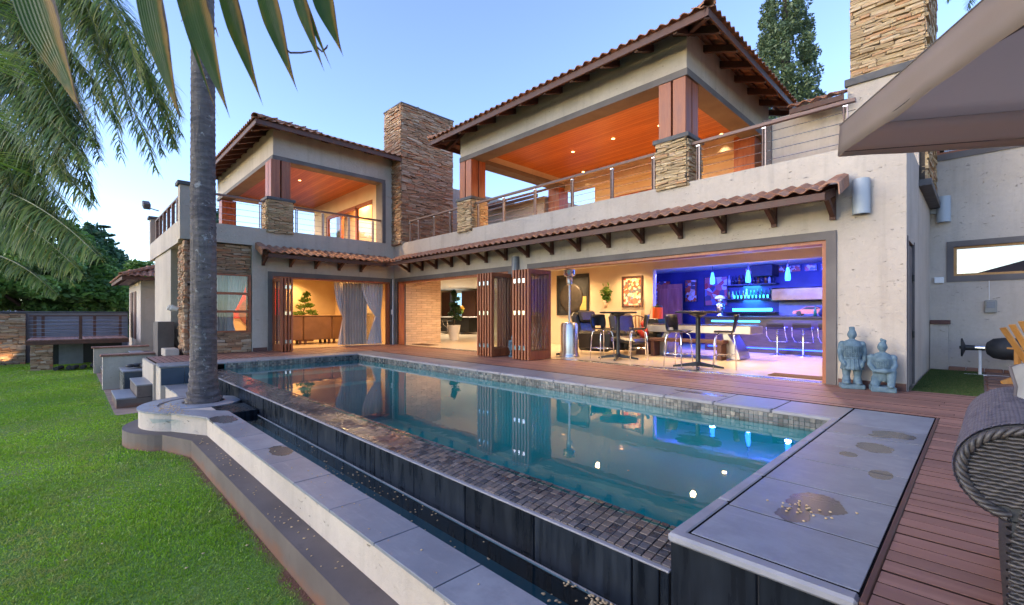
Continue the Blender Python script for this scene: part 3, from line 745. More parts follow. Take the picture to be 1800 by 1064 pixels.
# ---------------------------------------------------------------- stone cladding, roof tiles, walls with openings
STONES = {}
def stone_meshes(mat):
    if mat.name in STONES: return STONES[mat.name]
    out = []
    for k in range(14):
        mb = MB(); mb.box(-.5,.5,-.5,.5,-.5,.5,.07)
        r = random.Random(k)
        mb.v = [(x+r.uniform(-.05,.05)*(.6), y+r.uniform(-.12,.12), z+r.uniform(-.10,.10)) for (x,y,z) in mb.v]
        out.append(mb.mesh('stone', mat))
    STONES[mat.name] = out; return out
def clad(parent, org, u, w, h, n, mat, ch=(.035,.07), ln=(.18,.5), proj=(.015,.05), budget=300, holes=()):
    """dry-stack ledge stone over a rectangle: org corner, u along, z up, n outward"""
    u, n, org = Vector(u), Vector(n), Vector(org); up = Vector((0,0,1)); items = []
    z = 0
    while z < h-.01:
        c = min(random.uniform(*ch), h-z); s = -random.random()*ln[0]
        while s < w:
            l = random.uniform(*ln)*random.choice((.6,1,1,1.3)); a, b = max(s,0), min(s+l, w)
            if b-a > .03:
                mid = (a+b)/2
                if not any(hx0 < mid < hx1 and hz0 < z+c/2 < hz1 for hx0,hx1,hz0,hz1 in holes):
                    items.append((a, b, z, c, random.uniform(*proj)))
            s += l
        z += c
    big = sorted(range(len(items)), key=lambda i: -(items[i][1]-items[i][0])*items[i][3])[:budget]; big = set(big)
    ms = stone_meshes(mat); rest = MB()
    for i, (a, b, z, c, pr) in enumerate(items):
        cen = org + u*((a+b)/2) + up*(z+c/2) + n*(pr/2-.02)
        S = Matrix(((u.x*(b-a-.004), n.x*(pr+.04), 0, cen.x), (u.y*(b-a-.004), n.y*(pr+.04), 0, cen.y), (0, 0, c-.003, cen.z), (0,0,0,1)))
        S = S @ Matrix.Rotation(random.uniform(-.03,.03), 4, 'Y')
        if i in big: put('stone', random.choice(ms), parent, True, S)
        else:
            o0 = len(rest.v); rest.box(-.5,.5,-.5,.5,-.5,.5); rest.xf(S, o0)
    if rest.v: tag(rest.build('stones', mat, parent), kind='stuff')

def tile_shape(n=7, w=.205, L_=.40, th=.014, amp=.036):
    """one S-profile roof tile: (u across, v up the slope, n normal), thick"""
    V = []; F = []
    for v, lift in ((0, .016), (L_, 0)):
        for top in (1, 0):
            for i in range(n+1):
                s = i/n; hgt = amp*(math.sin(PI*min(1, s/.62))**.8 if s < .62 else -.30*math.sin(PI*(s-.62)/.38))
                V.append((s*w, v, lift+hgt+(th if top else 0)))
    m = n+1
    for i in range(n):
        a = i
        F += [(a, a+1, 2*m+a+1, 2*m+a), (m+a+1, m+a, 3*m+a, 3*m+a+1), (m+a, m+a+1, a+1, a), (2*m+a, 2*m+a+1, 3*m+a+1, 3*m+a)]
    F += [(m, 0, 2*m, 3*m), (m-1, 2*m-1, 4*m-1, 3*m-1)]
    return V, F
TV, TF = tile_shape(); TVn, TFn = np.array(TV), np.array(TF)
_mb = MB(); _mb.add(TV, TF); TILE_ME = _mb.mesh('roof_tile', MAT['roof_tile'], True); TILE_ME.set_sharp_from_angle(angle=math.radians(50))
def tiles(parent, org, u, v, ncol, nrow, clip=None, single_rows=1, w=.205, step=.33, name='roof_tile'):
    """rows of tiles from org; u along the eave, v up the slope (unit vectors); the first rows singly"""
    org, u, v = Vector(org), Vector(u).normalized(), Vector(v).normalized(); n = u.cross(v)
    A = np.array([[u.x,v.x,n.x],[u.y,v.y,n.y],[u.z,v.z,n.z]])
    VV = []; FF = []; k = 0
    for r in range(nrow):
        for c in range(ncol):
            if clip and not clip(c*w, (c+1)*w, r*step): continue
            p = org + u*(c*w) + v*(r*step) + n*random.uniform(0,.006)
            rot = random.uniform(-.02,.02)
            if r < single_rows:
                Mx = Matrix(((u.x,v.x,n.x,p.x),(u.y,v.y,n.y,p.y),(u.z,v.z,n.z,p.z),(0,0,0,1))) @ Matrix.Rotation(rot, 4, 'Z')
                put(name, TILE_ME, parent, True, Mx)
            else:
                VV.append(TVn @ A.T + np.array(p)); FF.append(TFn + k*len(TVn)); k += 1
    if VV:
        o = put('roof_tiles', npmesh('roof_tiles', np.concatenate(VV), np.concatenate(FF), MAT['roof_tile'], True), parent); tag(o, kind='stuff')
def cap_tile_mesh(r0=.11, r1=.095, L_=.38, n=8):
    mb = MB(); V = []
    for (r, v) in ((r0, 0), (r1, L_)):
        for t in (0, .016):
            for i in range(n+1):
                a = PI*i/n; V.append(((r-t)*math.cos(a), v, (r-t)*math.sin(a)))
    m = n+1; F = []
    for i in range(n): F += [(i, i+1, 2*m+i+1, 2*m+i), (m+i+1, m+i, 3*m+i, 3*m+i+1), (i+1, i, m+i, m+i+1)]
    mb.add(V, F); return mb.mesh('ridge_tile', MAT['roof_tile'], True)
RIDGE_ME = cap_tile_mesh()
def ridge(parent, p0, p1, name='ridge_tile'):
    p0, p1 = Vector(p0), Vector(p1); d = (p1-p0); L_ = d.length; d.normalize()
    s = d.cross(Vector((0,0,1))).normalized(); n = s.cross(d)
    k = 0
    while k*.33 < L_-.1:
        p = p0 + d*(k*.33) + n*(.006*(k % 2))
        put(name, RIDGE_ME, parent, True, Matrix(((s.x,d.x,n.x,p.x),(s.y,d.y,n.y,p.y),(s.z,d.z,n.z,p.z),(0,0,0,1)))); k += 1
def hip_roof(parent, x0, x1, y0, y1, ze, pitch, sides, rafter=.66, over=.62, nrow=9, single=('S','E')):
    """hipped roof: eave rectangle at height ze; rafters, fascia, tiles, hip caps"""
    tp = math.tan(pitch); cp, sp_ = math.cos(pitch), math.sin(pitch)
    S = {'S': ((x0,y0),(1,0),(0,1),x1-x0), 'E': ((x1,y0),(0,1),(-1,0),y1-y0), 'W': ((x0,y1),(0,-1),(1,0),y1-y0), 'N': ((x1,y1),(-1,0),(0,-1),x1-x0)}
    for k in sides:
        (ox, oy), (ux, uy), (ix, iy), Ln = S[k]
        nc = int(Ln/.205); extra = (Ln-nc*.205)/2
        run_max = nrow*.33
        def clip(a, b, s, Ln=Ln): return (a+b)/2+extra > s*cp-.05 and (a+b)/2+extra < Ln-s*cp+.05
        tiles(parent, (ox+ux*extra-ix*.05, oy+uy*extra-iy*.05, ze+.03-.05*tp), (ux,uy,0), (ix*cp,iy*cp,sp_), nc, nrow, clip, 1 if k in single else 0)
        # fascia, batten and rafter tails
        MB().obox((ox+ix*.02, oy+iy*.02, ze-.045), (ox+ux*Ln+ix*.02, oy+uy*Ln+iy*.02, ze-.045), .035, .13).build('fascia', MAT['wood_dark'], parent)
        for q in (.24, .5):
            MB().obox((ox+ix*q+ux*q, oy+iy*q+uy*q, ze+q*tp-.005), (ox+ix*q+ux*(Ln-q), oy+iy*q+uy*(Ln-q), ze+q*tp-.005), .045, .035).build('batten', MAT['wood_dark'], parent)
        nr = max(2, round((Ln-1.2)/rafter))
        for i in range(nr+1):
            a = .6 + (Ln-1.2)*i/nr
            p = Vector((ox+ux*a+ix*.03, oy+uy*a+iy*.03, ze-.075)); q = p + Vector((ix*(over+.25), iy*(over+.25), (over+.25)*tp))
            MB().obox(p, q, .075, .13).build('rafter', MAT['wood_dark'], parent)
    for (cx_, cy_, dx, dy, need) in ((x0,y0,1,1,'SW'),(x1,y0,-1,1,'SE'),(x0,y1,1,-1,'NW'),(x1,y1,-1,-1,'NE')):
        if not all(c_ in sides for c_ in need): continue
        Ld = nrow*.33*cp
        MB().obox((cx_+dx*.03, cy_+dy*.03, ze-.06), (cx_+dx*1.0, cy_+dy*1.0, ze-.06+1.0*tp), .085, .15).build('hip_rafter', MAT['wood_dark'], parent)
        ridge(parent, (cx_-dx*.03, cy_-dy*.03, ze+.045), (cx_+dx*Ld, cy_+dy*Ld, ze+.045+Ld*tp), 'hip_tile')

def wall_y(y0, y1, xa, xb, za, zb, ops=()):
    """wall in the plane y (y0 front, y1 back) with rectangular openings (x0,x1,z0,z1)"""
    mb = MB(); X = sorted({xa, xb, *[q for o_ in ops for q in o_[:2]]}); Zs = sorted({za, zb, *[q for o_ in ops for q in o_[2:]]})
    X = [x for x in X if xa <= x <= xb]; Zs = [z for z in Zs if za <= z <= zb]
    solid = lambda i, k: 0 <= i < len(X)-1 and 0 <= k < len(Zs)-1 and not any(o_[0] <= (X[i]+X[i+1])/2 <= o_[1] and o_[2] <= (Zs[k]+Zs[k+1])/2 <= o_[3] for o_ in ops)
    for i in range(len(X)-1):
        for k in range(len(Zs)-1):
            if not solid(i,k): continue
            a,b,c_,d = X[i],X[i+1],Zs[k],Zs[k+1]
            mb.add([(a,y0,c_),(b,y0,c_),(b,y0,d),(a,y0,d)], [(0,1,2,3)]); mb.add([(a,y1,c_),(b,y1,c_),(b,y1,d),(a,y1,d)], [(3,2,1,0)])
            if not solid(i-1,k): mb.add([(a,y0,c_),(a,y0,d),(a,y1,d),(a,y1,c_)], [(0,1,2,3)])
            if not solid(i+1,k): mb.add([(b,y0,c_),(b,y1,c_),(b,y1,d),(b,y0,d)], [(0,1,2,3)])
            if not solid(i,k-1): mb.add([(a,y0,c_),(a,y1,c_),(b,y1,c_),(b,y0,c_)], [(0,1,2,3)])
            if not solid(i,k+1): mb.add([(a,y0,d),(b,y0,d),(b,y1,d),(a,y1,d)], [(0,1,2,3)])
    return mb
def wall_x(x0, x1, ya, yb, za, zb, ops=()):
    """wall in the plane x (x0 front, x1 back)"""
    mb = wall_y(x0, x1, ya, yb, za, zb, ops); mb.v = [(y, x, z) for (x, y, z) in mb.v]; mb.f = [tuple(reversed(f)) for f in mb.f]; return mb
# ---------------------------------------------------------------- the house
house = thing('house', 'two-storey plastered house with stone chimneys, clay tile roofs and open folding doors', 'house', (-7.5, 8.2, 0))
def part(mb, name, mat, p=house, smooth=False, angle=None): return mb.build(name, MAT[mat] if isinstance(mat, str) else mat, p, smooth, angle=angle)
XW = -14.42; YF = 8.20
# main block walls
KO = (-14.16, -8.55, -.06, 2.18); BO = (-7.74, -1.62, -.06, 2.18)
main_wall = part(wall_y(YF, YF+.30, XW, -.70, -.06, 3.50, [KO, BO]), 'wall', 'plaster')
part(wall_x(-.70, -.98, YF+.30, 12.42, -.06, 3.50, [(8.30+.0, 9.20, -.06, 2.10)]), 'wall', 'plaster')
# left wing ground floor
part(wall_x(XW, XW-.30, 3.72, YF, -.06, 3.02, [(4.26, 8.06, -.06, 2.18)]), 'wall', 'plaster')
part(MB().box(XW-.30, XW, 2.05, 8.20, 3.02, 3.53), 'parapet', 'plaster')
part(MB().box(XW, XW-.30, YF, YF+.3, -.06, 3.50), 'wall', 'plaster')
part(MB().box(-20.7, XW-.30, 2.05, 2.33, 2.95, 3.53), 'parapet', 'plaster')
part(MB().box(-19.7, -16.3, 2.10, 2.35, ZL-.2, 2.95), 'wall', 'plaster')
part(MB().box(-16.3, -15.35, 2.36, 2.5, ZL-.2, 2.95), 'wall', 'taupe')
part(MB().box(-19.7, -12.36, 2.06, 2.12, ZL-.2, -.03).box(-16.3,-15.4,1.7,2.06,ZL-.2,.85), 'base_wall', 'plinth')
part(MB().box(-15.2, -14.46, 1.75, 2.04, -.03, .16, .01), 'corner_step', 'plaster')
MAT['plinth_red'] = M('plinth_red', (.09,.035,.028), (.12,.05,.04), 5, rough=.6)
part(MB().box(XW+.001, XW+.02, 3.74, 4.11, 0, .10).box(-1.47, -.70, YF-.02, YF-.001, 0, .10), 'skirting', 'plinth_red')
# dark surrounds of the two openings on the main wall
def surround_y(o_, name='door_surround'):
    a, b, _, z = o_; mb = MB()
    mb.box(a-.13, a, YF-.025, YF+.28, 0, z).box(b, b+.13, YF-.025, YF+.28, 0, z).box(a-.13, b+.13, YF-.026, YF+.28, z, z+.125); part(mb, name, 'taupe')
    mb = MB().box(a, a+.055, YF+.02, YF+.24, 0, z-.055).box(b-.055, b, YF+.02, YF+.24, 0, z-.055).box(a, b, YF+.021, YF+.24, z-.055, z)
    part(mb, 'door_frame', 'wood_red')
    part(MB().box(a, b, YF+.03, YF+.24, -.03, .004), 'threshold', 'steel')
surround_y(KO); surround_y(BO)
part(MB().box(XW-.28, XW+.025, 4.13, 4.26, 0, 2.18).box(XW-.28, XW+.025, 8.06, 8.19, 0, 2.18).box(XW-.28, XW+.026, 4.13, 8.19, 2.18, 2.305), 'door_surround', 'taupe')
part(MB().box(XW-.24, XW-.02, 4.26, 4.315, 0, 2.125).box(XW-.24, XW-.02, 8.005, 8.06, 0, 2.125).box(XW-.24, XW-.021, 4.26, 8.06, 2.125, 2.18), 'door_frame', 'wood_red')
part(MB().box(XW-.24, XW-.03, 4.26, 8.06, -.03, .004), 'threshold', 'steel')
part(MB().tube([(-8.25,YF-.06,2.0),(-8.25,YF-.06,2.52)], .095, 16), 'downpipe', 'slab', smooth=True, angle=40)
part(MB().tube([(-14.33,8.12,.0),(-14.33,8.12,2.28)], .022, 8).box(-14.37,-14.29,8.06,8.12,1.05,1.22,.008), 'conduit', 'white')
# side door of the main block
part(MB().box(-.76, -.72, 8.34, 9.16, 0, 2.06), 'side_door', 'taupe')
part(MB().box(-.725, -.69, 8.27, 8.335, 0, 2.14).box(-.725, -.69, 9.165, 9.23, 0, 2.14), 'side_door_frame', 'taupe')
for z in (.75, 1.6): part(MB().tube([(-.70,9.15,z-.05),(-.70,9.15,z+.05)], .014, 8), 'side_door_hinge', 'black')

# stone wall with window at the end of the left wing
st = part(wall_x(XW-.14, XW-.36, 2.16, 3.72, -.06, 3.0, [(2.40,3.66,.58,2.15)]), 'stone_wall', 'mortar')
clad(st, (XW-.14, 2.16, .0), (0,1,0), 1.56, 3.0, (1,0,0), MAT['stone'], ch=(.035,.075), ln=(.15,.5), holes=((.25,1.50,.58,2.16),))
clad(st, (-15.3, 2.16, .0), (1,0,0), .95, 3.0, (0,-1,0), MAT['stone'], ch=(.035,.075), ln=(.12,.35))
part(MB().box(XW-.14, XW-.05, 2.20, 3.70, 0, .52), 'stone_base', 'mortar', st)
clad(st, (XW-.05, 2.16, .0), (0,1,0), 1.55, .55, (1,0,0), MAT['stone'], ch=(.05,.09), ln=(.2,.5), proj=(.01,.05), budget=60)
w = part(MB().box(XW-.16, XW-.02, 2.36, 3.70, .555, .60).box(XW-.16, XW-.02, 2.36, 3.70, 2.13, 2.17).box(XW-.16, XW-.02, 3.64, 3.70, .60, 2.13).box(XW-.16,XW-.02,2.36,2.42,.60,2.13)
     .box(XW-.14, XW-.03, 2.42, 3.64, 1.60, 1.67).box(XW-.14, XW-.03, 2.42, 3.64, 1.10, 1.165), 'window', 'wood_red_h')
for a, b in ((.60,1.10),(1.165,1.60),(1.67,2.13)): part(MB().box(XW-.09, XW-.083, 2.42, 3.64, a, b), 'pane', 'glass', w)

# upper floor: slab, terraces
part(MB().box(-14.42, -.98, YF+.3, 16.6, 2.64, 3.2), 'floor_slab', 'terrace_tile')
part(MB().box(-20.4, XW-.3, 2.35, 16, 2.64, 3.2), 'floor_slab', 'terrace_tile')
part(MB().box(-20.4, XW-.3, 8.7, 16, 3.2, 6.1), 'rear_block', 'plaster')
part(MB().box(-14.0, -10.9, 12.2, 16, 3.2, 5.3), 'rear_block', 'plaster')

# ---- balustrades: double posts, wires, timber rail
def balustrade(p0, p1, posts, zb, zr, rail_ends=None):
    p0, p1 = Vector(p0), Vector(p1); d = (p1-p0).normalized(); s = Vector((-d.y, d.x, 0))
    b = empty('balustrade', (p0.x, p0.y, zb), 0, house)
    MB().obox((p0.x,p0.y,zr), (p1.x,p1.y,zr), .075, .05).build('hand_rail', MAT['wood_rail'], b)
    for q in posts:
        p = p0 + d*q
        for k in (-.022, .022):
            MB().obox((p.x+d.x*k, p.y+d.y*k, zb), (p.x+d.x*k, p.y+d.y*k, zr-.07), .016, .05, up=tuple(s)).build('post', MAT['wood_rail'] if k < 0 else MAT['post_steel'], b)
        MB().obox((p.x-d.x*.03, p.y-d.y*.03, zr-.06), (p.x+d.x*.03, p.y+d.y*.03, zr-.06), .06, .016).obox((p.x-d.x*.03, p.y-d.y*.03, zb+.012), (p.x+d.x*.03, p.y+d.y*.03, zb+.012), .06, .022).build('bracket', MAT['steel'], b)
    n = 4
    for i in range(n):
        z = zb + (zr-zb-.06)*(i+.75)/(n+.3)
        MB().tube([(p0.x,p0.y,z),(p1.x,p1.y,z)], .006, 6).build('wire', MAT['steel'], b)
    return b
YR = YF+.12
balustrade((-13.55,YR,0), (-10.72,YR,0), (.04,.55,1.45,2.3), 3.50, 4.22)
balustrade((-10.02,YR,0), (-4.42,YR,0), (.1,1.15,2.29,3.46,4.53,5.5), 3.50, 4.22)
balustrade((-3.74,YR,0), (-1.28,YR,0), (.12,1.23,2.34), 3.50, 4.22)
XR = XW-.10
balustrade((XR,2.36,0), (XR,4.08,0), (.08,1.6), 3.53, 4.33)
balustrade((XR,4.86,0), (XR,7.80,0), (.1,.9,1.75,2.6,), 3.53, 4.30)
b = empty('balustrade', (-17,2.2,3.53), 0, house)
MB().obox((-20.4,2.2,4.33),(-14.75,2.2,4.33),.075,.05).build('hand_rail', MAT['wood_rail'], b)
for k in range(7):
    x = -20.1+k*.85; MB().box(x, x+.10, 2.16, 2.24, 3.53, 4.31).build('post', MAT['wood_rail'], b)
for i in range(4): MB().tube([(-20.4,2.2,3.66+i*.17),(-14.75,2.2,3.66+i*.17)], .006, 6).build('wire', MAT['steel'], b)
for x in (-14.74, -20.72):
    part(MB().box(x, x+.32, 2.045, 2.36, 3.53, 4.42), 'corner_post', 'plaster'); part(MB().box(x-.05, x+.37, 1.99, 2.41, 4.42, 4.52, .01), 'post_cap', 'dark_cap')

# ---- stone columns with timber posts
def column(x0, x1, y0, y1, zb, zc, zt, faces, mat='stone_buff'):
    c = part(MB().box(x0+.03, x1-.03, y0+.03, y1-.03, zb, zc), 'stone_column', 'mortar')
    if 'S' in faces: clad(c, (x0+.03, y0+.03, zb), (1,0,0), x1-x0-.06, zc-zb, (0,-1,0), MAT[mat], (.03,.06), (.12,.36), (.01,.045))
    if 'E' in faces: clad(c, (x1-.03, y0+.03, zb), (0,1,0), y1-y0-.06, zc-zb, (1,0,0), MAT[mat], (.03,.06), (.12,.36), (.01,.045))
    MB().box(x0-.02, x1+.02, y0-.02, y1+.02, zc, zc+.085, .008).build('column_cap', MAT['dark_cap'], c)
    xm, ym = (x0+x1)/2, (y0+y1)/2; h = .27
    for sx in (-1, 1):
        for sy in (-1, 1):
            MB().box(xm+sx*.018, xm+sx*h, ym+sy*.018, ym+sy*h, zc+.085, zt, .006).build('timber_post', MAT['wood_red'], c)
column(-4.42, -3.74, 8.14, 8.80, 3.44, 4.33, 5.50, 'SE')
column(-10.72, -10.02, 8.14, 8.80, 3.44, 4.33, 5.50, 'SE')
column(-14.98, -14.36, 4.10, 4.86, 3.44, 4.40, 5.60, 'SE', 'stone_buff')
for p in ((-21.3, 4.3), (-10.7, 12.2), (-4.4, 12.2)):
    part(MB().box(p[0], p[0]+.5, p[1], p[1]+.5, 3.2, 5.58, .006), 'timber_post', 'wood_red')

# ---- main pavilion: beams, ceiling, roof
part(MB().box(-10.6, -3.79, 8.20, 8.62, 5.62, 6.40).box(-4.2, -3.79, 8.62, 12.9, 5.62, 6.40).box(-10.6, -10.2, 8.62, 12.9, 5.62, 6.40).box(-10.2, -4.2, 12.5, 12.9, 5.40, 6.40), 'ring_beam', 'plaster')
part(MB().box(-10.62, -3.77, 8.18, 8.64, 5.49, 5.62).box(-4.22, -3.77, 8.64, 12.9, 5.49, 5.62).box(-10.62, -10.18, 8.64, 12.9, 5.49, 5.62), 'beam_trim', 'taupe')
part(MB().box(-10.2, -4.2, 8.62, 12.5, 5.80, 5.84), 'timber_ceiling', 'ceiling_wood')
part(wall_y(12.9, 13.1, -9.2, -2.6, 3.2, 5.62, [(-8.6,-6.2,3.2,4.95)]), 'rear_wall', 'plaster_in')
dr = part(MB().box(-8.6,-8.48,12.92,13.02,3.2,4.95).box(-6.32,-6.2,12.92,13.02,3.2,4.95).box(-7.46,-7.34,12.92,13.02,3.2,4.95).box(-8.48,-6.32,12.92,13.02,4.85,4.95), 'sliding_door', 'wood_red')
for a, b in ((-8.48,-7.46),(-7.34,-6.32)): part(MB().box(a,b,12.96,12.97,3.2,4.85), 'pane', 'glass_dark', dr)
part(MB().box(-4.9, -3.0, 12.55, 12.88, 3.2, 4.3), 'timber_counter', 'wood_red_h')
roof1 = empty('roof', (-7.2, 10.5, 6.1), 0, house)
hip_roof(roof1, -11.22, -3.12, 7.55, 13.6, 6.10, math.radians(21), 'SEW', rafter=.79, nrow=9, single=('S','E'))
# low roof and wall behind the right-hand balustrade
part(wall_y(10.2, 10.4, -2.94, -1.62, 3.2, 5.0), 'wall', 'plaster'); part(MB().box(-3.10,-2.94,10.15,10.42,3.2,5.0), 'wall_jamb', 'taupe')
roof3 = empty('roof', (-2.3, 9.9, 5.0), 0, house)
MB().obox((-2.5,9.72,4.86),(-1.66,9.72,4.86),.04,.09).build('fascia', MAT['wood_dark'], roof3)
for k in range(2): MB().obox((-2.3+k*.4,9.75,4.82),(-2.3+k*.4,10.25,4.98),.07,.10).build('rafter', MAT['wood_dark'], roof3)
tiles(roof3, (-2.52,9.66,4.91), (1,0,0), (0,.93,.36), 4, 5, None, 1)

# ---- left pavilion
part(MB().box(XW-.40, XW, 4.27, 7.87, 5.72, 6.55).box(XW-.40, XW, 7.87, 8.70, 3.53, 6.55).box(-21.4, XW-.4, 4.27, 4.67, 5.72, 6.55).box(-21.4,-21.0,4.67,8.7,5.72,6.55), 'ring_beam', 'plaster')
part(MB().box(XW-.42, XW+.02, 4.25, 7.87, 5.60, 5.72).box(XW-.42, XW+.02, 7.75, 7.88, 3.53, 5.60).box(-21.42, XW-.42, 4.25, 4.69, 5.60, 5.72), 'beam_trim', 'taupe')
part(MB().box(-21.0, XW-.4, 4.67, 8.6, 5.84, 5.88), 'timber_ceiling', 'ceiling_wood')
part(wall_y(7.90, 8.10, -20.9, XW-.4, 3.2, 5.84, [(-19.6,-15.4,3.2,5.25)]), 'wall', 'plaster_in')
dl = empty('sliding_door', (-17.5,7.95,3.2), 0, house)
for x in (-19.55, -18.2, -16.85, -15.5): part(MB().box(x, x+.12, 7.92, 8.02, 3.2, 5.25), 'door_stile', 'wood_red', dl)
part(MB().box(-19.43,-15.38,7.92,8.02,5.12,5.25), 'door_rail', 'wood_red', dl)
for a, b in ((-19.43,-18.2),(-16.73,-15.5)): part(MB().box(a,b,7.96,7.97,3.2,5.12), 'pane', 'glass', dl)
part(MB().box(-19.8,-15.2,8.55,8.68,3.2,5.84), 'inner_wall', 'plaster_in')
roof2 = empty('roof', (-17.8, 6.2, 6.4), 0, house)
hip_roof(roof2, -22.0, -13.80, 3.65, 9.9, 6.40, math.radians(21), 'SE', rafter=.72, nrow=9, single=('S','E'))

# ---- chimneys
def chimney(x0, x1, y0, y1, z0, z1, mat, faces, zs=None):
    c = part(MB().box(x0+.03, x1-.03, y0+.03, y1-.03, z0+.02, z1-.03), 'chimney', 'mortar')
    z = zs if zs is not None else z0
    clad(c, (x0+.03, y0+.03, z), (1,0,0), x1-x0-.06, z1-z, (0,-1,0), MAT[mat], (.035,.065), (.16,.48), (.012,.05), 300)
    clad(c, (x1-.03, y0+.03, z0), (0,1,0), y1-y0-.06, z1-z0, (1,0,0), MAT[mat], (.035,.065), (.16,.48), (.012,.05), 300)
    MB().box(x0-.01, x1+.01, y0-.01, y1+.01, z1-.03, z1+.03, .01).build('chimney_cap', MAT['dark_cap'], c)
    return c
chimney(-15.0, -13.78, 8.12, 10.35, 3.46, 8.30, 'stone', 'SE')
cr = chimney(-1.66, -.60, 10.05, 12.40, 3.25, 9.2, 'stone_buff', 'SE', 5.26)
MB().box(-1.70, -.56, 9.98, 10.08, 5.13, 5.26, .008).build('chimney_ledge', MAT['dark_cap'], cr)
MB().box(-1.66, -.70, 10.02, 10.08, 3.2, 5.13).build('chimney_base', MAT['plaster'], cr)
MB().box(-.72, -.54, 9.98, 12.44, 3.15, 3.26, .008).build('chimney_ledge', MAT['dark_cap'], cr)
# roofs glimpsed between chimney and pavilion
roof4 = empty('roof', (-12.6, 12, 5.3), 0, house)
tiles(roof4, (-13.9,11.7,5.28), (1,0,0), (0,.93,.36), 15, 6, None, 1)
MB().obox((-13.9,11.75,5.22),(-10.8,11.75,5.22),.04,.11).build('fascia', MAT['wood_dark'], roof4)

# ---- tiled awnings over the folding doors
aw = empty('awning', (-7.5, 7.8, 2.8), 0, house)
vy, vz = .70, .27; Lv = math.hypot(vy, vz)
tiles(aw, (-13.62,7.46,2.755), (1,0,0), (0,vy/Lv,vz/Lv), 59, 2, lambda a,b,s: a > -s*0-.01, 2, step=.345, name='awning_tile')
MB().obox((-13.7,7.53,2.695),(-1.50,7.53,2.695),.05,.10).build('fascia', MAT['wood_dark'], aw)
MB().box(-13.7,-1.45,8.12,8.19,2.90,2.98).build('wall_plate', MAT['wood_dark'], aw)
def bracket_mb(L_=.66):
    mb = MB(); d = -1
    mb.obox((0,-.02,-.14),(0,-L_,-.335),.075,.11)                         # rafter
    mb.obox((0,-.03,-.50),(0,-.44,-.30),.06,.075)                         # strut
    mb.obox((0,-.035,-.56),(0,-.035,-.12),.075,.065,up=(0,1,0)); return mb
BR = bracket_mb().mesh('awning_bracket', MAT['wood_dark'])
k = 0
x = -1.53
while x > -13.6:
    put('awning_bracket', BR, aw, True, Matrix.Translation((x, 8.19, 3.02))); x -= .787
# verge: lapped tiles turned down at the end
for k in range(4):
    s = k*.155; y = 7.44+s*.93; z = 2.80+s*.36
    mb = MB(); pf = [(-.16,.005),(-.07,.055),(.02,.06),(.075,.035),(.085,-.13),(.07,-.13),(.062,.025),(.02,.045),(-.07,.04),(-.16,-.01)]
    V = []; n = len(pf)
    for yy, zz in ((y, z), (y+.21, z+.08)):
        for (a, b_) in pf: V.append((-1.40+a, yy, zz+b_))
    F = [(i,(i+1)%n,(i+1)%n+n,i+n) for i in range(n)] + [tuple(range(n)), tuple(range(2*n-1,n-1,-1))]
    mb.add(V, F).build('verge_tile', MAT['roof_tile'], aw)
aw2 = empty('awning', (-14.1, 6, 2.8), 0, house)
tiles(aw2, (-13.68,3.88,2.755), (0,1,0), (-vy/Lv,0,vz/Lv), 20, 2, None, 2, step=.345, name='awning_tile')
MB().obox((-13.75,3.95,2.695),(-13.75,7.6,2.695),.05,.10).build('fascia', MAT['wood_dark'], aw2)
MB().box(XW+.01,XW+.08,3.9,8.1,2.90,2.98).build('wall_plate', MAT['wood_dark'], aw2)
y = 4.0
while y < 7.7:
    put('awning_bracket', BR, aw2, True, Matrix.Translation((XW+.01, y, 3.02)) @ Matrix.Rotation(PI/2, 4, 'Z')); y += .74
for k in range(4):
    s = k*.155; xx = -13.64-s*.93; z = 2.80+s*.36
    pf = [(.16,.005),(.07,.055),(-.02,.06),(-.075,.035),(-.085,-.13),(-.07,-.13),(-.062,.025),(-.02,.045),(.07,.04),(.16,-.01)]
    V = []; n = len(pf)
    for x_, zz in ((xx, z), (xx-.21, z+.08)):
        for (a, b_) in pf: V.append((x_, 3.84+a, zz+b_))
    F = [(i,(i+1)%n,(i+1)%n+n,i+n) for i in range(n)] + [tuple(range(n)), tuple(range(2*n-1,n-1,-1))]
    MB().add(V, F).build('verge_tile', MAT['roof_tile'], aw2)

# ---- folding door stacks: leaves folded flat, square to the wall
def leaf_meshes(W, H):
    fr = MB().box(0,.045,0,.085,.01,H).box(0,.045,W-.085,W,.01,H).box(0.001,.044,.085,W-.085,.01,.20).box(0.001,.044,.085,W-.085,H-.09,H)
    gl = MB().box(.019,.026,.085,W-.085,.20,H-.09)
    return fr.mesh('door_leaf', MAT['wood_red']), gl.mesh('pane', MAT['glass'])
LF, LG = leaf_meshes(.76, 2.08)
hg = MB()
hg.box(-.028,.028,-.012,.0,-.05,.05,.004).tube([(0,-.008,-.048),(0,-.008,.048)],.010,6)
HG = hg.mesh('hinge', MAT['chrome'])
def stack(name_loc, n, pitch, basis, hinge_pairs):
    d = empty('folding_door', name_loc, 0, house)
    B = Matrix.Translation(name_loc) @ basis
    for i in range(n):
        Mx = B @ Matrix.Translation((i*pitch, 0, 0)) @ Matrix.Rotation(random.uniform(-.012,.012), 4, 'Z')
        put('door_leaf', LF, d, True, Mx); put('pane', LG, d, True, Mx)
    for k in hinge_pairs:
        for z in (.28, 1.08, 1.82): put('hinge', HG, d, True, B @ Matrix.Translation((k*pitch+pitch/2+.022, -.001, z)))
    return d
stack((-8.90, 7.42, .004), 6, .100, Matrix.Identity(4), (0.35,1.9,3.4))
stack((-7.62, 7.42, .004), 6, .096, Matrix.Identity(4), (0.2,1.7,3.2))
stack((-13.60, 4.24, .004), 4, .088, Matrix.Rotation(PI/2, 4, 'Z'), (0.7,2.0))
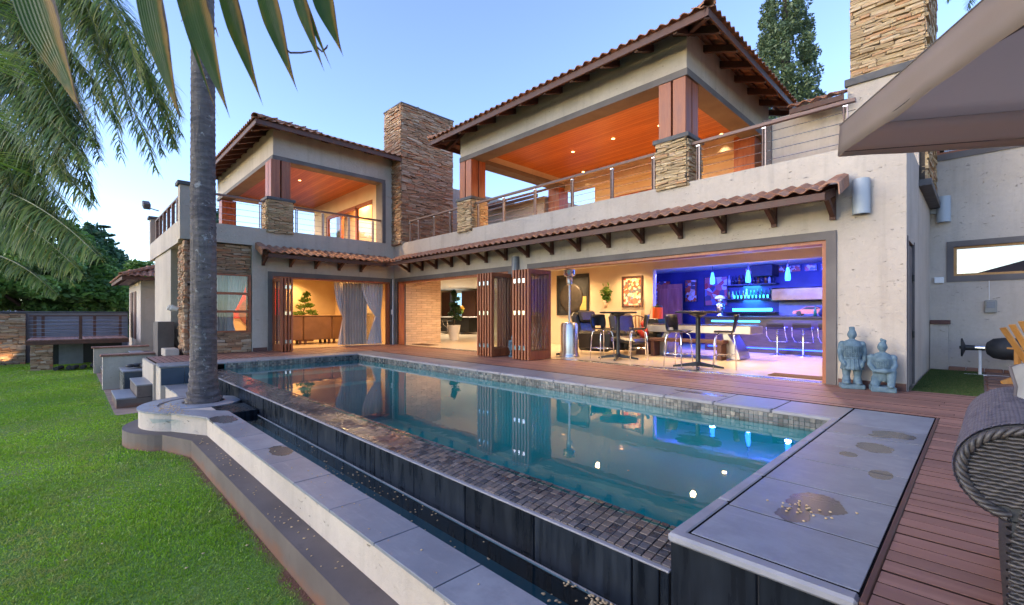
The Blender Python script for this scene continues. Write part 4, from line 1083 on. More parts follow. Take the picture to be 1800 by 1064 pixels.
# exterior lamps and small fittings
def wall_lamp(loc, label, rz=0, arm=False):
    t = thing('wall_lamp', label, 'wall lamp', loc, rz, 'half-round white wall lamps')
    MB().lathe([(.10,-.25),(.105,-.25),(.105,.25),(.10,.25)], 18, (0,0,0), PI, 2*PI).box(-.105,.105,-.002,.012,-.25,.25).build('lamp_shade', MAT['lamp_white'], t, True, False, 40)
    MB().box(-.05,.05,.0,.05,-.07,.07).build('back_plate', MAT['lamp_white'], t, False, False)
    if arm: MB().box(-.20,-.09,-.02,.05,-.06,.06,.005).build('junction_box', MAT['lamp_white'], t, False, False)
wall_lamp((-1.19, 8.145, 2.74), 'white half-round wall lamp beside the tiled awning end')
wall_lamp((-.50, 12.36, 3.12), 'white half-round wall lamp in the recessed corner above the side yard', arm=True)
# ---------------------------------------------------------------- rooms behind the folding doors
room = lambda mb, name, mat: struct(name, mb, MAT[mat])
fl = room(MB().box(-27, -.98, 8.44, 20, -.3, .0).box(-20.4, -14.66, 2.5, 8.44, -.3, -.001), 'floor', 'floor_tile')
room(MB().box(-27, -14.43, 9.9, 20, 2.62, 2.64).box(-14.42, -.98, 8.5, 20, 2.60, 2.638).box(-20.4,-14.72,2.5,9.0,2.60,2.639), 'ceiling', 'ceiling_white')
room(MB().box(-11.6, -6.76, 12.40, 12.6, 0, 2.60), 'wall_lounge', 'plaster_in')
room(MB().box(-6.76, -.98, 12.40, 12.6, 2.38, 2.60), 'wall_bulkhead', 'plaster_in')
room(MB().box(-11.8, -11.6, 12.40, 18.2, 0, 2.60), 'wall_lounge_return', 'plaster_in')
room(MB().box(-9.4, -.98, 16.0, 16.2, 0, 2.60).box(-9.6,-9.4,12.6,16.2,0,2.6).box(-1.0,-.985,8.5,16.2,0,2.6), 'wall_bar', 'blue_wall')
room(MB().box(-27, -11.8, 18.0, 18.2, 0, 2.62).box(-27.2,-27,9.9,18.2,0,2.62).box(-27,-14.5,9.7,9.9,0,2.62), 'wall_kitchen', 'plaster_in')
room(MB().box(-20.4, -20.2, 2.5, 9.0, 0, 2.6).box(-20.2,-14.72,2.42,2.5,0,2.6).box(-20.2,-14.45,8.56,8.7,0,2.6), 'wall_living', 'plaster_in')
# travertine brick wall at the kitchen end
tw = room(MB().box(-14.40, -14.14, 8.5, 10.0, 0, 2.60), 'wall_travertine', 'grout')
z = 0; r = 0
while z < 2.55:
    y = 8.5 - (r % 2)*.22
    while y < 10.0:
        a, b = max(8.5, y), min(y+.44, 10.0)
        if b-a > .03: MB().box(-14.15, -14.115+random.uniform(-.006,.006), a+.003, b-.003, z+.003, min(z+.085,2.6)-.002, .004).build('brick', MAT['travertine'], tw)
        y += .44
    z += .085; r += 1

WARM = (1, .66, .33); WARM2 = (1, .56, .20); NEUT = (1, .84, .62); BLUE = (.05, .07, 1.0)
def downlight(x, y, z, e, col, n=0, spot=150, label=None):
    t = thing('downlight', label, 'downlight', (x, y, z), 0, 'recessed ceiling downlights')
    MB().lathe([(.0,-.004),(.045,-.004)], 14).build('lamp_face', MAT['lamp_warm'], t, False, False)
    MB().lathe([(.045,-.003),(.062,-.010),(.066,-.002)], 16).build('trim_ring', MAT['steel'], t, True, False)
    lamp('downlight_lamp', 'SPOT', (x, y, z-.03), e, col, None, .05, (0,0,0), spot, .8)
    return t
n_ = 0
for i, (x, y, lab) in enumerate(((-8.28,10.53,'lit downlight in the timber pavilion ceiling, above the third baluster bay'), (-6.90,10.52,'lit downlight near the middle of the timber pavilion ceiling'), (-5.61,10.63,'lit downlight in the timber pavilion ceiling beside the big timber post'),
      (-9.20,12.25,'lit downlight low in the far corner of the timber pavilion ceiling'), (-4.74,12.30,'lit downlight deep in the pavilion seen right of the stone column'))):
    downlight(x, y, 5.795, 150 if y < 12 else 42, WARM, label=lab, spot=150 if y < 12 else 75)
downlight(-16.92, 5.89, 5.835, 125, WARM, label='lit downlight further back in the small pavilion ceiling')
downlight(-15.46, 5.90, 5.835, 125, WARM, label='lit downlight nearer the front of the small pavilion ceiling')
downlight(-17.3, 8.33, 5.835, 120, WARM2, label='warm downlight behind the glass sliding doors upstairs')
for i, (x, y) in enumerate(((-9.6,9.8),(-9.6,11.7),(-6.9,9.8),(-7.4,11.7),(-4.4,9.8),(-4.4,11.6),(-2.2,9.8),(-2.2,11.6))):  # room downlights from here on are unseen, added to light the interiors
    downlight(x, y, 2.595, 54, WARM, label='unseen downlight added to light the lounge')
for (x, y) in ((-12.3,9.4),(-12.3,11.8)): downlight(x, y, 2.595, 60, WARM, label='unseen downlight added to light the passage beside the travertine wall')
for (x, y) in ((-18,12.5),(-21,15.5),(-18.5,15.5),(-22.5,13)): downlight(x, y, 2.615, 75, NEUT, label='unseen downlight added to light the kitchen')
for (x, y) in ((-19.6,4.2),(-19.6,6.6),(-17.3,5.2),(-17.3,7.4),(-15.4,6.4),(-15.4,3.2)): downlight(x, y, 2.595, 58, WARM2, label='unseen downlight added to light the living room')

# ---- living room: leather couch, art, bonsai, curtains
def couch(loc, rz, n, label):
    t = thing('leather_couch', label, 'couch', loc, rz)
    W = 1.02
    for i in range(n):
        x0 = i*W; MB().box(x0+.006, x0+W-.006, 0, .16, .15, 1.0, .03).build('backrest', MAT['leather_brown'], t, False, False)
        MB().box(x0+.006, x0+W-.006, .17, .95, .30, .52, .05).build('seat_cushion', MAT['leather_brown'], t, False, False)
        for a in (.05, W-.13):
            for b_ in (.03, .85): MB().box(x0+a, x0+a+.07, b_, b_+.07, 0, .15).build('leg', MAT['wood_dark'], t, False, False)
    MB().box(0, n*W, .165, .96, .15, .30, .02).build('couch_base', MAT['leather_brown'], t, False, False)
    MB().box(0, n*W, -.03, .20, .985, 1.03, .02).build('top_roll', MAT['leather_brown'], t, False, False)
couch((-16.5, 4.85, 0), PI/2, 3, 'brown leather three-seat couch seen from behind in the living room')
def art_panel():
    t = thing('wall_art', 'red square wall panel with a dark arched disc in the living room', 'wall art', (-20.19, 6.0, 1.5))
    MB().box(-20.2,-20.16,4.4,6.45,.9,2.12).build('panel', MAT['red_lac'], t)
    mb = MB(); mb.lathe([(0,0),(.62,0),(.62,.03),(.0,.03)], 40); mb.xf(Matrix.Translation((-20.16,5.35,1.15)) @ Matrix.Rotation(PI/2,4,'Y')); mb.build('disc', MAT['disc'], t)
MAT['red_lac'] = M('red_lac', (.40,.025,.012), (.50,.045,.02), 3, rough=.4)
MAT['disc'] = M('disc', (.16,.045,.015), (.24,.075,.025), 4, stretch=(1,1,8), rough=.45)
art_panel()
def leafy(name, loc, n, rx, rz_, size, mat, parent, seed=0, blobs=None):
    r = np.random.default_rng(seed); V = []; F = []
    if blobs is None: blobs = [((0,0,0),(rx,rx,rz_))]
    for k in range(n):
        b = blobs[r.integers(len(blobs))]
        d = r.normal(size=3); d /= np.linalg.norm(d); d *= r.random()**.4
        c = np.array(b[0]) + d*np.array(b[1])
        a = r.normal(size=3); a /= np.linalg.norm(a); b2 = np.cross(a, r.normal(size=3)); b2 /= np.linalg.norm(b2)
        s = size*r.uniform(.6,1.3); o = len(V)
        V += [c-a*s, c+b2*s*.42, c+a*s, c-b2*s*.42]; F.append((o,o+1,o+2,o+3))
    V = np.array(V) + np.array(loc)
    return put(name, npmesh(name, V, np.array(F), mat), parent)
t = thing('bonsai_plant', 'leafy green bonsai plant standing behind the brown couch', 'plant', (-18.6, 6.65, .0))
MB().box(-18.9,-18.3,6.4,6.9,0,.78,.01).build('side_table', MAT['wood_dark'], t)
MB().lathe([(.0,.78),(.13,.78),(.18,.92),(.0,.92)],14,(-18.6,6.65,0)).build('pot', MAT['black'], t, True)
MB().tube([(-18.6,6.65,.9),(-18.55,6.6,1.15),(-18.65,6.7,1.4),(-18.6,6.66,1.8)],[.03,.028,.02,.008],8).build('stem', MAT['bark'], t, True)
leafy('foliage', (-18.6,6.65,0), 900, 0, 0, .06, MAT['leaf_light'], t, 5, [((0,-.22,1.10),(.22,.26,.10)),((.05,.26,1.15),(.2,.24,.10)),((0,-.10,1.36),(.22,.22,.12)),((-.05,.2,1.42),(.2,.2,.10)),((0,.02,1.62),(.2,.24,.11)),((0,.08,1.84),(.12,.15,.12)),((0,-.40,.98),(.2,.18,.08)),((0,.42,1.0),(.18,.16,.08))])
def curtain(name, label, p0, p1, zt, zb, mat, pinch=None, amp=.05, folds=12, group='living room curtains', nz=26):
    """pleated cloth hung between p0 and p1; pinch = (z, s, width) gathers it to a tie-back"""
    p0, p1 = Vector((p0[0],p0[1],0)), Vector((p1[0],p1[1],0)); d = p1-p0; W = d.length; d.normalize(); nrm = Vector((-d.y,d.x,0))
    nu = folds*8; V = []; F = []
    for k in range(nz+1):
        z = zt + (zb-zt)*k/nz
        for i in range(nu+1):
            s = i/nu; x = s
            if pinch:
                pz, ps, pw = pinch
                if z >= pz: g = ((zt-z)/(zt-pz))**1.8
                else: g = 1-.55*min(1, (pz-z)/.9)
                x = s*(1-g) + g*(ps+(s-.5)*pw)
            a = amp*(1 if not pinch else (.55+.45*abs(z-pinch[0])))
            off = a*math.sin(s*folds*2*PI + .6*math.sin(z*2.3)) + .3*a*math.sin(s*folds*4.4*PI+1)
            p = p0 + d*(x*W) + nrm*off; V.append((p.x, p.y, z))
    m = nu+1
    for k in range(nz):
        for i in range(nu): F.append((k*m+i, k*m+i+1, (k+1)*m+i+1, (k+1)*m+i))
    o = put(name, npmesh(name, V, F, mat, True)); return tag(o, label, 'curtain', group)
curtain('curtain', 'grey pleated curtain hanging straight beside the couch opening', (-14.95,6.60), (-14.95,7.45), 2.14, .02, MAT['curtain'], None, .045, 9)
curtain('curtain', 'pale curtain gathered by a tie-back at the corner end of the couch opening', (-14.88,7.2), (-14.88,8.02), 2.14, .02, MAT['curtain_sheer'], (1.0,.78,.25), .035, 7)
curtain('curtain', 'narrow pale curtain edge crossing in front of the couch end', (-15.10,6.35), (-15.10,7.0), 2.14, .02, MAT['curtain_sheer'], (.95,.62,.3), .03, 6)
curtain('curtain', 'wide beige curtain swagged to one side behind the couch', (-19.3,8.4), (-16.2,8.4), 2.35, .1, MAT['curtain'], (1.05,.93,.16), .05, 14)
curtain('curtain', 'white sheer curtain on the rear living room window', (-19.2,8.5), (-17.4,8.5), 2.3, .1, MAT['curtain_sheer'], None, .03, 14)
curtain('curtain', 'white curtain behind the small stone-framed window', (-14.95,2.55), (-14.95,3.0), 2.3, .05, MAT['curtain_sheer'], None, .035, 6)
curtain('curtain', 'grey curtain behind the small stone-framed window', (-15.02,2.9), (-15.02,3.4), 2.3, .05, MAT['curtain'], None, .035, 6)
curtain('curtain', 'pale curtain pulled aside behind the small stone-framed window', (-14.97,3.25), (-14.97,3.75), 2.3, .05, MAT['curtain_sheer'], (1.0,.05,.2), .03, 6)

# ---- kitchen end: pot plant, island, stools, flowers, tall cupboards
t = thing('pot_plant', 'tall dark-leaved plant in a tapered white pot beside the travertine wall', 'plant', (-14.9, 11.2, 0))
MB().lathe([(.0,0),(.17,0),(.27,.62),(.24,.62),(.22,.55),(0,.55)],18,(-14.9,11.2,0)).build('pot', MAT['white'], t, True, angle=40)
MB().tube([(-14.9,11.2,.5),(-14.86,11.2,.9),(-14.95,11.22,1.3),(-14.9,11.2,1.95)],[.05,.04,.03,.01],8).build('stem', MAT['bark'], t, True)
leafy('foliage', (-14.9,11.2,0), 700, 0, 0, .075, MAT['leaf_dark'], t, 8, [((0.12,.1,.92),(.2,.2,.14)),((-.14,0,1.08),(.2,.2,.12)),((.12,0,1.28),(.2,.2,.12)),((-.1,.05,1.46),(.18,.18,.12)),((.06,.05,1.68),(.18,.18,.12)),((0,0,1.9),(.12,.12,.14)),((0,.2,1.2),(.15,.15,.3))])
t = thing('kitchen_island', 'dark kitchen island with pale worktop and two stools', 'kitchen island', (-20.3, 15.4, 0))
MB().box(-21.6,-18.9,15.2,16.0,.08,.88).build('island_body', MAT['black'], t); MB().box(-21.8,-18.7,15.05,16.1,.88,.93,.008).build('worktop', MAT['white'], t)
t = thing('cupboard_wall', 'tall dark cupboards with a blue-lit window at the back of the kitchen', 'cupboard', (-22.8, 17.7, 0))
MB().box(-24.6,-23.7,17.5,17.98,0,2.5).box(-22.5,-21.2,17.5,17.98,0,2.5).build('cupboard_body', MAT['kitchen_dark'] if 'kitchen_dark' in MAT else MAT['wood_dark'], t)
MB().box(-23.7,-22.5,17.9,17.98,1.0,2.4).build('window_pane', emis('kitchen_window', (.35,.65,.85), .35), t)
t = thing('flower_vase', 'glass vase of yellow and orange flowers on the kitchen island', 'flowers', (-19.9, 15.4, .93))
MB().lathe([(0,0),(.07,0),(.05,.1),(.09,.26),(.08,.26),(.045,.1),(0,.02)],14,(-19.9,15.4,.93)).build('vase', MAT['glass'], t, True)
leafy('stems', (-19.9,15.4,1.25), 90, .16,.14,.07, MAT['leaf_light'], t, 3, [((0,0,0),(.16,.16,.14))])
leafy('blooms', (-19.9,15.4,1.38), 160, .2,.15,.06, MAT['blooms'] if 'blooms' in MAT else M('blooms',(.8,.35,.03),(.85,.6,.05),30,rough=.6), t, 4, [((0,0,0),(.24,.24,.16))])
def pedestal_stool(loc, rz, label, group):
    t = thing('bar_stool', label, 'bar stool', loc, rz, group)
    MB().lathe([(0,0),(.19,0),(.19,.012),(.03,.035),(.026,.05),(.026,.55),(.035,.56),(.035,.66),(0,.66)],18).build('pedestal', MAT['chrome'], t, True, False, 40)
    mb = MB(); V = []; F = []
    for i, (y, z) in enumerate(((-.17,.70),(-.15,.675),(0,.665),(.12,.675),(.18,.72),(.20,.80))):
        V += [(-.20,y,z),(.20,y,z),(.20,y,z+.035),(-.20,y,z+.035)]
    for i in range(5):
        for a in range(4): F.append((i*4+a, i*4+(a+1)%4, i*4+4+(a+1)%4, i*4+4+a))
    F += [(3,2,1,0),(20,21,22,23)]; mb.add(V,F).build('seat', MAT['black'], t, False, False)
    for s in (-1,1): MB().tube([(s*.21,.18,.72),(s*.22,.10,.50),(s*.20,-.10,.36),(s*.14,-.20,.34)],.011,6).build('footrest_bar', MAT['chrome'], t, True, False)
    MB().tube([(-.14,-.20,.34),(.14,-.20,.34)],.011,6).build('footrest_bar', MAT['chrome'], t, True, False)
    return t
k1 = pedestal_stool((-20.0,14.6,0), PI, 'chrome pedestal stool at the kitchen island, nearer the folded doors', 'kitchen stools')
dup(k1, (-20.9,14.6,0), PI, 'chrome pedestal stool at the kitchen island, nearer the potted plant', 'kitchen stools')
b1 = pedestal_stool((-3.66,13.15,0), PI, 'chrome pedestal bar stool at the blue bar, closest to the games table', 'blue bar stools')
dup(b1, (-3.08,13.15,0), PI+.05, 'chrome pedestal bar stool at the blue bar, middle of three', 'blue bar stools')
dup(b1, (-2.52,13.15,0), PI, 'chrome pedestal bar stool at the blue bar, half hidden by the door jamb', 'blue bar stools')
t = thing('door_mat', 'thin brown door mat on the passage tiles beside the travertine wall', 'mat', (-13.4,8.9,.001)); MB().box(-13.9,-12.9,8.62,9.05,.001,.014,.004).build('mat_pad', MAT['mat_fibre'], t)
t = thing('door_mat', 'brown doormat on the pale tiles near the right door jamb', 'mat', (-2.1,8.75,.001)); MB().box(-2.55,-1.75,8.62,9.0,.001,.016,.004).build('mat_pad', MAT['mat_fibre'], t)

# ---- lounge furniture
def high_table(loc, label):
    t = thing('high_table', label, 'bar table', loc, .4, 'round high tables in the doorway')
    MB().lathe([(0,1.075),(.40,1.075),(.425,1.085),(.43,1.10),(.425,1.112),(.40,1.118),(0,1.118)],36).build('table_top', MAT['black'], t, True, False, 40)
    MB().lathe([(.055,.06),(.045,.16),(.042,.95),(.05,1.0),(.16,1.05),(.16,1.076)],18).build('column', MAT['black'], t, True, False, 40)
    for k in range(4):
        a = k*PI/2
        mb = MB(); mb.add([(.03,-.035,.13),(.03,.035,.13),(.03,.035,.05),(.03,-.035,.05),(.46,-.025,.045),(.46,.025,.045),(.46,.025,.012),(.46,-.025,.012)],[(0,1,5,4),(1,2,6,5),(2,3,7,6),(3,0,4,7),(4,5,6,7)])
        mb.xf(Matrix.Rotation(a,4,'Z')); mb.build('foot', MAT['black'], t, False, False)
high_table((-5.9,9.2,0), 'round black high table between the patio heater and the leather recliner')
high_table((-3.83,8.78,0), 'round black high table in front of the silver games table')
def chrome_stool(loc, rz, label):
    t = thing('bar_chair', label, 'bar stool', loc, rz, 'black shell stools at the high tables')
    for sx in (-1,1):
        for sy in (-1,1):
            MB().tube([(sx*.11,sy*.11,.68),(sx*.155,sy*.155,.64),(sx*.175,sy*.175,.55),(sx*.20,sy*.20,.0)],.0125,8).build('leg', MAT['chrome'], t, True, False)
    MB().tube([(.19*math.cos(a)*1.33,.19*math.sin(a)*1.33,.26) for a in np.linspace(PI/4,2*PI+PI/4,5)],.010,6).build('footrest', MAT['chrome'], t, True, False)
    V = []; F = []; nu, nv = 10, 12
    for j in range(nv+1):
        s = j/nv
        for i in range(nu+1):
            u = i/nu*2-1
            if s < .55: y = .19-.36*(s/.55); z = .69+.03*u*u; w = .20
            else:
                q = (s-.55)/.45; y = -.17-.09*q+.06*u*u*(.4+q); z = .69+.03*u*u*(1-q)+.36*q; w = .20+.02*math.sin(PI*q)
            V.append((u*w, y, z))
    m = nu+1
    for j in range(nv):
        for i in range(nu):
            if j in (7,) and 3 <= i <= 6: continue
            F.append((j*m+i,j*m+i+1,(j+1)*m+i+1,(j+1)*m+i))
    o = put('shell', npmesh('shell', V, F, MAT['black'], True), t, False)
    md = o.modifiers.new('thick','SOLIDIFY'); md.thickness = .018
    return t
s1 = chrome_stool((-6.22,9.02,0), -1.9, 'black shell stool on chrome legs nearest the patio heater')
dup(s1, (-5.55,9.50,0), 2.2, 'black shell stool on chrome legs in front of the slatted arch screen')
dup(s1, (-4.25,8.82,0), -1.7, 'black shell stool on chrome legs between the two high tables, by the second table')
dup(s1, (-3.45,9.12,0), 1.9, 'black shell stool on chrome legs in front of the curved table pedestal')
t = thing('patio_heater', 'stainless steel patio heater standing just inside the open doors', 'patio heater', (-7.15,8.95,0))
MB().lathe([(0,0),(.25,0),(.25,.03),(.235,.05),(.235,.10)],24).build('base', MAT['brushed'], t, True, False, 40)
MB().lathe([(.215,.06),(.215,.78),(.19,.84),(.06,.86)],24).build('tank_housing', MAT['brushed'], t, True, False, 30)
MB().lathe([(.028,.84),(.028,1.80)],12).build('pole', MAT['brushed'], t, True, False)
MB().lathe([(.028,1.78),(.07,1.80),(.075,1.84),(.075,1.98),(.06,2.0)],16).build('burner', MAT['brushed'], t, True, False, 40)
MB().lathe([(.06,1.99),(.12,2.0),(.145,2.04),(.15,2.16),(.17,2.17),(.0,2.19)],20).build('reflector', MAT['steel'], t, True, False, 40)
MB().tube([(-.25,.06,.05),(-.31,-.02,.05),(-.33,-.1,.04)],.03,8).build('wheel', MAT['black'], t, True, False)
# recliner
t = thing('recliner', 'black leather recliner with raised footrest facing the high tables', 'recliner', (-7.0,10.2,0), .0)
mb = MB(); mb.box(-.5,.45,-.38,.38,.12,.45,.08); mb.build('seat', MAT['leather_dark'], t, True, False, 30)
mb = MB().box(-.12,.12,-.40,.40,0,.78,.09); mb.xf(Matrix.Translation((-.52,0,.36)) @ Matrix.Rotation(-.32,4,'Y')); mb.build('backrest', MAT['leather_dark'], t, True, False, 30)
for s in (-1,1): MB().box(-.5,.48,s*.40-.10,s*.40+.10,.10,.62,.07).build('armrest', MAT['leather_dark'], t, True, False, 30)
mb = MB().box(-.30,.30,-.34,.34,-.07,.07,.05); mb.xf(Matrix.Translation((.82,0,.40)) @ Matrix.Rotation(.12,4,'Y')); mb.build('footrest', MAT['leather_dark'], t, True, False, 30)
mb = MB().box(-.05,.05,-.36,.36,-.16,.16,.05); mb.xf(Matrix.Translation((-.52,0,1.0)) @ Matrix.Rotation(-.35,4,'Y')); mb.build('head_cushion', MAT['leather_dark'], t, True, False, 30)
t = thing('recliner', 'black leather recliner partly hidden behind the blue-lit footrest', 'recliner', (-6.6,11.2,0), -.3)
MB().box(-.5,.45,-.42,.42,.12,.45,.08).build('seat', MAT['leather_dark'], t, True, False, 30)
mb = MB().box(-.12,.12,-.42,.42,0,.74,.09); mb.xf(Matrix.Translation((-.5,0,.36)) @ Matrix.Rotation(-.25,4,'Y')); mb.build('backrest', MAT['leather_dark'], t, True, False, 30)
for s in (-1,1): MB().box(-.5,.48,s*.46-.1,s*.46+.1,.10,.6,.07).build('armrest', MAT['leather_dark'], t, True, False, 30)
def m_poster(name, seed, stops, sc=9):
    m, t, bs, out = nt(name); off = N(t,'ShaderNodeVectorMath',operation='ADD'); off.inputs[1].default_value = (seed,seed*1.7,seed*.3); L(t, coords(t), off.inputs[0])
    v = t.nodes.new('ShaderNodeTexVoronoi'); v.inputs['Scale'].default_value = sc; L(t, off.outputs[0], v.inputs['Vector'])
    sp = t.nodes.new('ShaderNodeSeparateColor'); L(t, v.outputs['Color'], sp.inputs[0])
    L(t, ramp(t, sp.outputs[0], stops, 'CONSTANT').outputs[0], bs.inputs['Base Color']); bs.inputs['Roughness'].default_value = .25; return m
def picture(label, x0, x1, z0, z1, y, fw, mat, fm='black'):
    t = thing('framed_picture', label, 'picture', ((x0+x1)/2, y, z0))
    MB().box(x0,x1,y-.04,y,z0,z0+fw).box(x0,x1,y-.04,y,z1-fw,z1).box(x0,x0+fw,y-.04,y,z0+fw,z1-fw).box(x1-fw,x1,y-.04,y,z0+fw,z1-fw).build('picture_frame', MAT[fm], t)
    MB().box(x0+fw,x1-fw,y-.015,y-.002,z0+fw,z1-fw).build('print', mat, t); return t
t = picture('large dark square picture with a round bronze disc on the warm lounge wall', -10.44, -9.06, 1.02, 2.42, 12.395, .09, MAT['black_matt'])
mb = MB(); mb.lathe([(0,0),(.50,0),(.50,.02),(.42,.03),(0,.04)],36); mb.xf(Matrix.Translation((-9.80,12.378,1.62)) @ Matrix.Rotation(PI/2,4,'X')); mb.build('disc', MAT['bronze'] if 'bronze' in MAT else M('bronze',(.045,.036,.030),(.075,.06,.05),5,rough=.5,metal=.3), t, True)
MB().box(-9.42,-9.16,12.36,12.38,1.2,1.66).build('gold_panel', M('gold_leaf',(.5,.36,.10),(.6,.44,.14),9,rough=.4), t)
PS = [(0,(.55,.10,.03)),(.25,(.62,.42,.22)),(.45,(.10,.09,.09)),(.6,(.65,.55,.42)),(.8,(.35,.06,.03)),(.92,(.10,.16,.30))]
picture('colourful small poster in a brown frame on the warm lounge wall', -7.80, -7.08, 1.27, 2.23, 12.395, .06, m_poster('poster_cars', 1.0, PS, 13), 'wood_dark')
t = thing('wall_plant', 'spiky dry plant in a wall vase on the warm lounge wall', 'plant', (-8.35,12.3,1.5))
MB().lathe([(0,1.25),(.05,1.25),(.08,1.5),(0,1.5)],10,(-8.35,12.28,0)).build('vase', MAT['travertine'], t, True)
leafy('foliage', (-8.35,12.28,1.80), 90, .2,.28,.10, MAT['leaf_light'], t, 12, [((0,0,0),(.20,.08,.30)),((.05,0,-.2),(.08,.05,.15))])
t = thing('slatted_screen', 'arched screen of upright timber slats beside the lounge wall end', 'screen', (-6.9,11.9,0))
for k in range(12):
    a = -PI*.5+PI*(k+.5)/12; x = -7.0+.42*math.sin(a); h = .55+.45*math.cos(a)
    MB().box(x-.012,x+.012,11.9,11.93,.05,h).build('slat', MAT['yellow_wood'], t)
MB().box(-7.45,-6.55,11.86,11.97,0,.05).build('base', MAT['wood_dark'], t)
MB().tube([(-7.0+.44*math.sin(a),11.915,.55+.47*math.cos(a)) for a in np.linspace(-PI/2,PI/2,13)],.016,6).build('rim', MAT['wood_dark'], t)
t = thing('dry_reeds', 'tall bundle of dry reed stems standing behind the slatted screen', 'reeds', (-6.95,12.1,0))
for k in range(16): MB().tube([(-7.0+random.uniform(-.1,.1),12.12,0),(-7.0+random.uniform(-.45,.45),12.15+random.uniform(-.05,.1),random.uniform(1.3,1.75))],[.006,.003],4).build('stem', MAT['yellow_wood'], t)
t = thing('figurine', 'small red seated figurine on the floor stand next to the recliner', 'figurine', (-6.2,10.9,.4))
MB().box(-6.35,-6.05,10.75,11.05,0,.42,.01).build('stand', MAT['wood_dark'], t)
MB().ellipsoid((-6.2,10.9,.58),(.13,.11,.17)).ellipsoid((-6.2,10.88,.80),(.075,.075,.09)).ellipsoid((-6.30,10.83,.62),(.05,.05,.09)).ellipsoid((-6.10,10.83,.62),(.05,.05,.09)).build('figure', MAT['red_lac'], t, True)
t = thing('dining_chair', 'carved timber chair with red seat behind the patio heater', 'chair', (-8.4,10.9,0), .3)
MB().box(-.24,.24,-.24,.24,.42,.50,.03).build('seat', MAT['red_lac'], t, False, False); MB().box(-.24,.24,.20,.25,.55,.95,.02).build('backrest', MAT['wood_red'], t, False, False)
for sx in (-.2,.2):
    for sy in (-.2,.2): MB().tube([(sx,sy,0),(sx,sy,.95 if sy > 0 else .42)],.022,8).build('leg', MAT['wood_dark'], t, True, False)

# ---- games table (long silver rail, curved metal pedestal)
t = thing('games_table', 'long silver-sided games table with curved metal pedestals', 'games table', (-5.0,11.2,0))
MB().box(-6.3,-3.55,10.85,11.65,.60,.78,.012).build('rail_side', MAT['table_silver'], t)
MB().box(-6.28,-3.57,10.87,11.63,.78,.80,.008).build('playing_top', MAT['black'], t)
for xe, s in ((-3.75,1),(-5.95,-1)):
    mb = MB(); pr = []
    for i in range(9):
        q = i/8; pr.append((xe-s*.05+s*(.28*math.sin(q*1.4)-.28), .60-.58*q))
    poly = [(x,z) for x,z in pr] + [(pr[-1][0]-s*.30,.02),(pr[0][0]-s*.10,.60)]
    mb.prism(poly,'y',10.92,11.58); mb.build('pedestal', MAT['table_silver'], t)
MB().box(-5.9,-4.05,10.60,10.95,.38,.46,.01).build('bench_top', MAT['wood_dark'], t); MB().box(-5.85,-5.76,10.62,10.93,0,.38).box(-4.2,-4.1,10.62,10.93,0,.38).build('bench_leg', MAT['wood_dark'], t)
t = thing('black_cabinet', 'waist-high black cabinet at the corner of the bar alcove', 'cabinet', (-6.55,12.0,0)); MB().box(-6.75,-6.3,11.85,12.35,0,.93,.01).build('cabinet_body', MAT['black'], t)
t = thing('drinks_cooler', 'bright orange drinks cooler with black lid on the black cabinet', 'cooler', (-6.3,12.0,.93))
MB().lathe([(0,0),(.13,0),(.145,.03),(.145,.30),(.15,.32)],20,(-6.42,12.05,.93)).build('cooler_body', M('orange_plastic',(.75,.10,.02),rough=.4), t, True, angle=40)
MB().lathe([(.15,.32),(.12,.37),(.05,.38),(.05,.42),(0,.43)],20,(-6.42,12.05,.93)).build('lid', MAT['black'], t, True, angle=40)

# ---- blue bar: counter, shelves, bottles, pendants, hood, posters
t = thing('bar_counter', 'long dark bar counter with blue light under its top', 'bar counter', (-3.4,13.8,0))
MB().box(-5.7,-1.0,13.55,14.1,0,.95).build('counter_front', MAT['wood_purple'] if 'wood_purple' in MAT else M('wood_purple',(.05,.035,.05),(.08,.055,.075),4,stretch=(1,1,6),rough=.35), t)
MB().box(-5.85,-.99,13.40,14.2,.95,1.0,.008).build('counter_top', MAT['black'], t)
MB().box(-5.5,-4.2,13.52,13.545,.84,.88).build('light_strip', MAT['led_cyan'], t)
t = thing('bar_shelves', 'glowing blue bottle shelves on the back wall of the bar', 'shelves', (-5.2,15.9,1.1))
for z in (1.10,1.53,2.0): MB().box(-6.0,-4.4,15.68,15.98,z,z+.035).build('shelf', MAT['black'], t)
for z in (1.16,1.59): MB().box(-5.8,-4.6,15.985,15.995,z,z+.09).build('glow_panel', MAT['led_cyan'], t)
BC = [M('bottle_clear',(.5,.6,.7),rough=.1), M('bottle_green',(.03,.18,.06),rough=.1), M('bottle_amber',(.25,.09,.02),rough=.1), M('bottle_dark',(.03,.03,.05),rough=.1)]
def bottle_mesh(m, h):
    return MB().lathe([(0,0),(.038,0),(.038,h*.55),(.015,h*.75),(.013,h),(0,h)],10).mesh('bottle', m, True)
BM = [bottle_mesh(m, h) for m in BC for h in (.26,.31)]
ORD = ('first','second','third','fourth','fifth','sixth','seventh','eighth','ninth','tenth','eleventh','twelfth','last')
for zz, row in ((1.565,'lower'),(2.035,'upper')):
    for i in range(13):
        x = -5.85+i*.112+random.uniform(-.01,.01)
        tag(put('bottle', random.choice(BM), None, False, Matrix.Translation((x, 15.80, zz))), '%s bottle from the left on the %s glowing blue bar shelf' % (ORD[i], row), 'bottle', 'bottles on the %s bar shelf' % row)
for i in range(8):
    tag(put('bottle', random.choice(BM), None, False, Matrix.Translation((-3.0+i*.13, 14.0+random.uniform(-.06,.06), 1.0))), '%s bottle along the bar counter end by the door jamb' % ORD[i], 'bottle', 'bottles on the counter end')
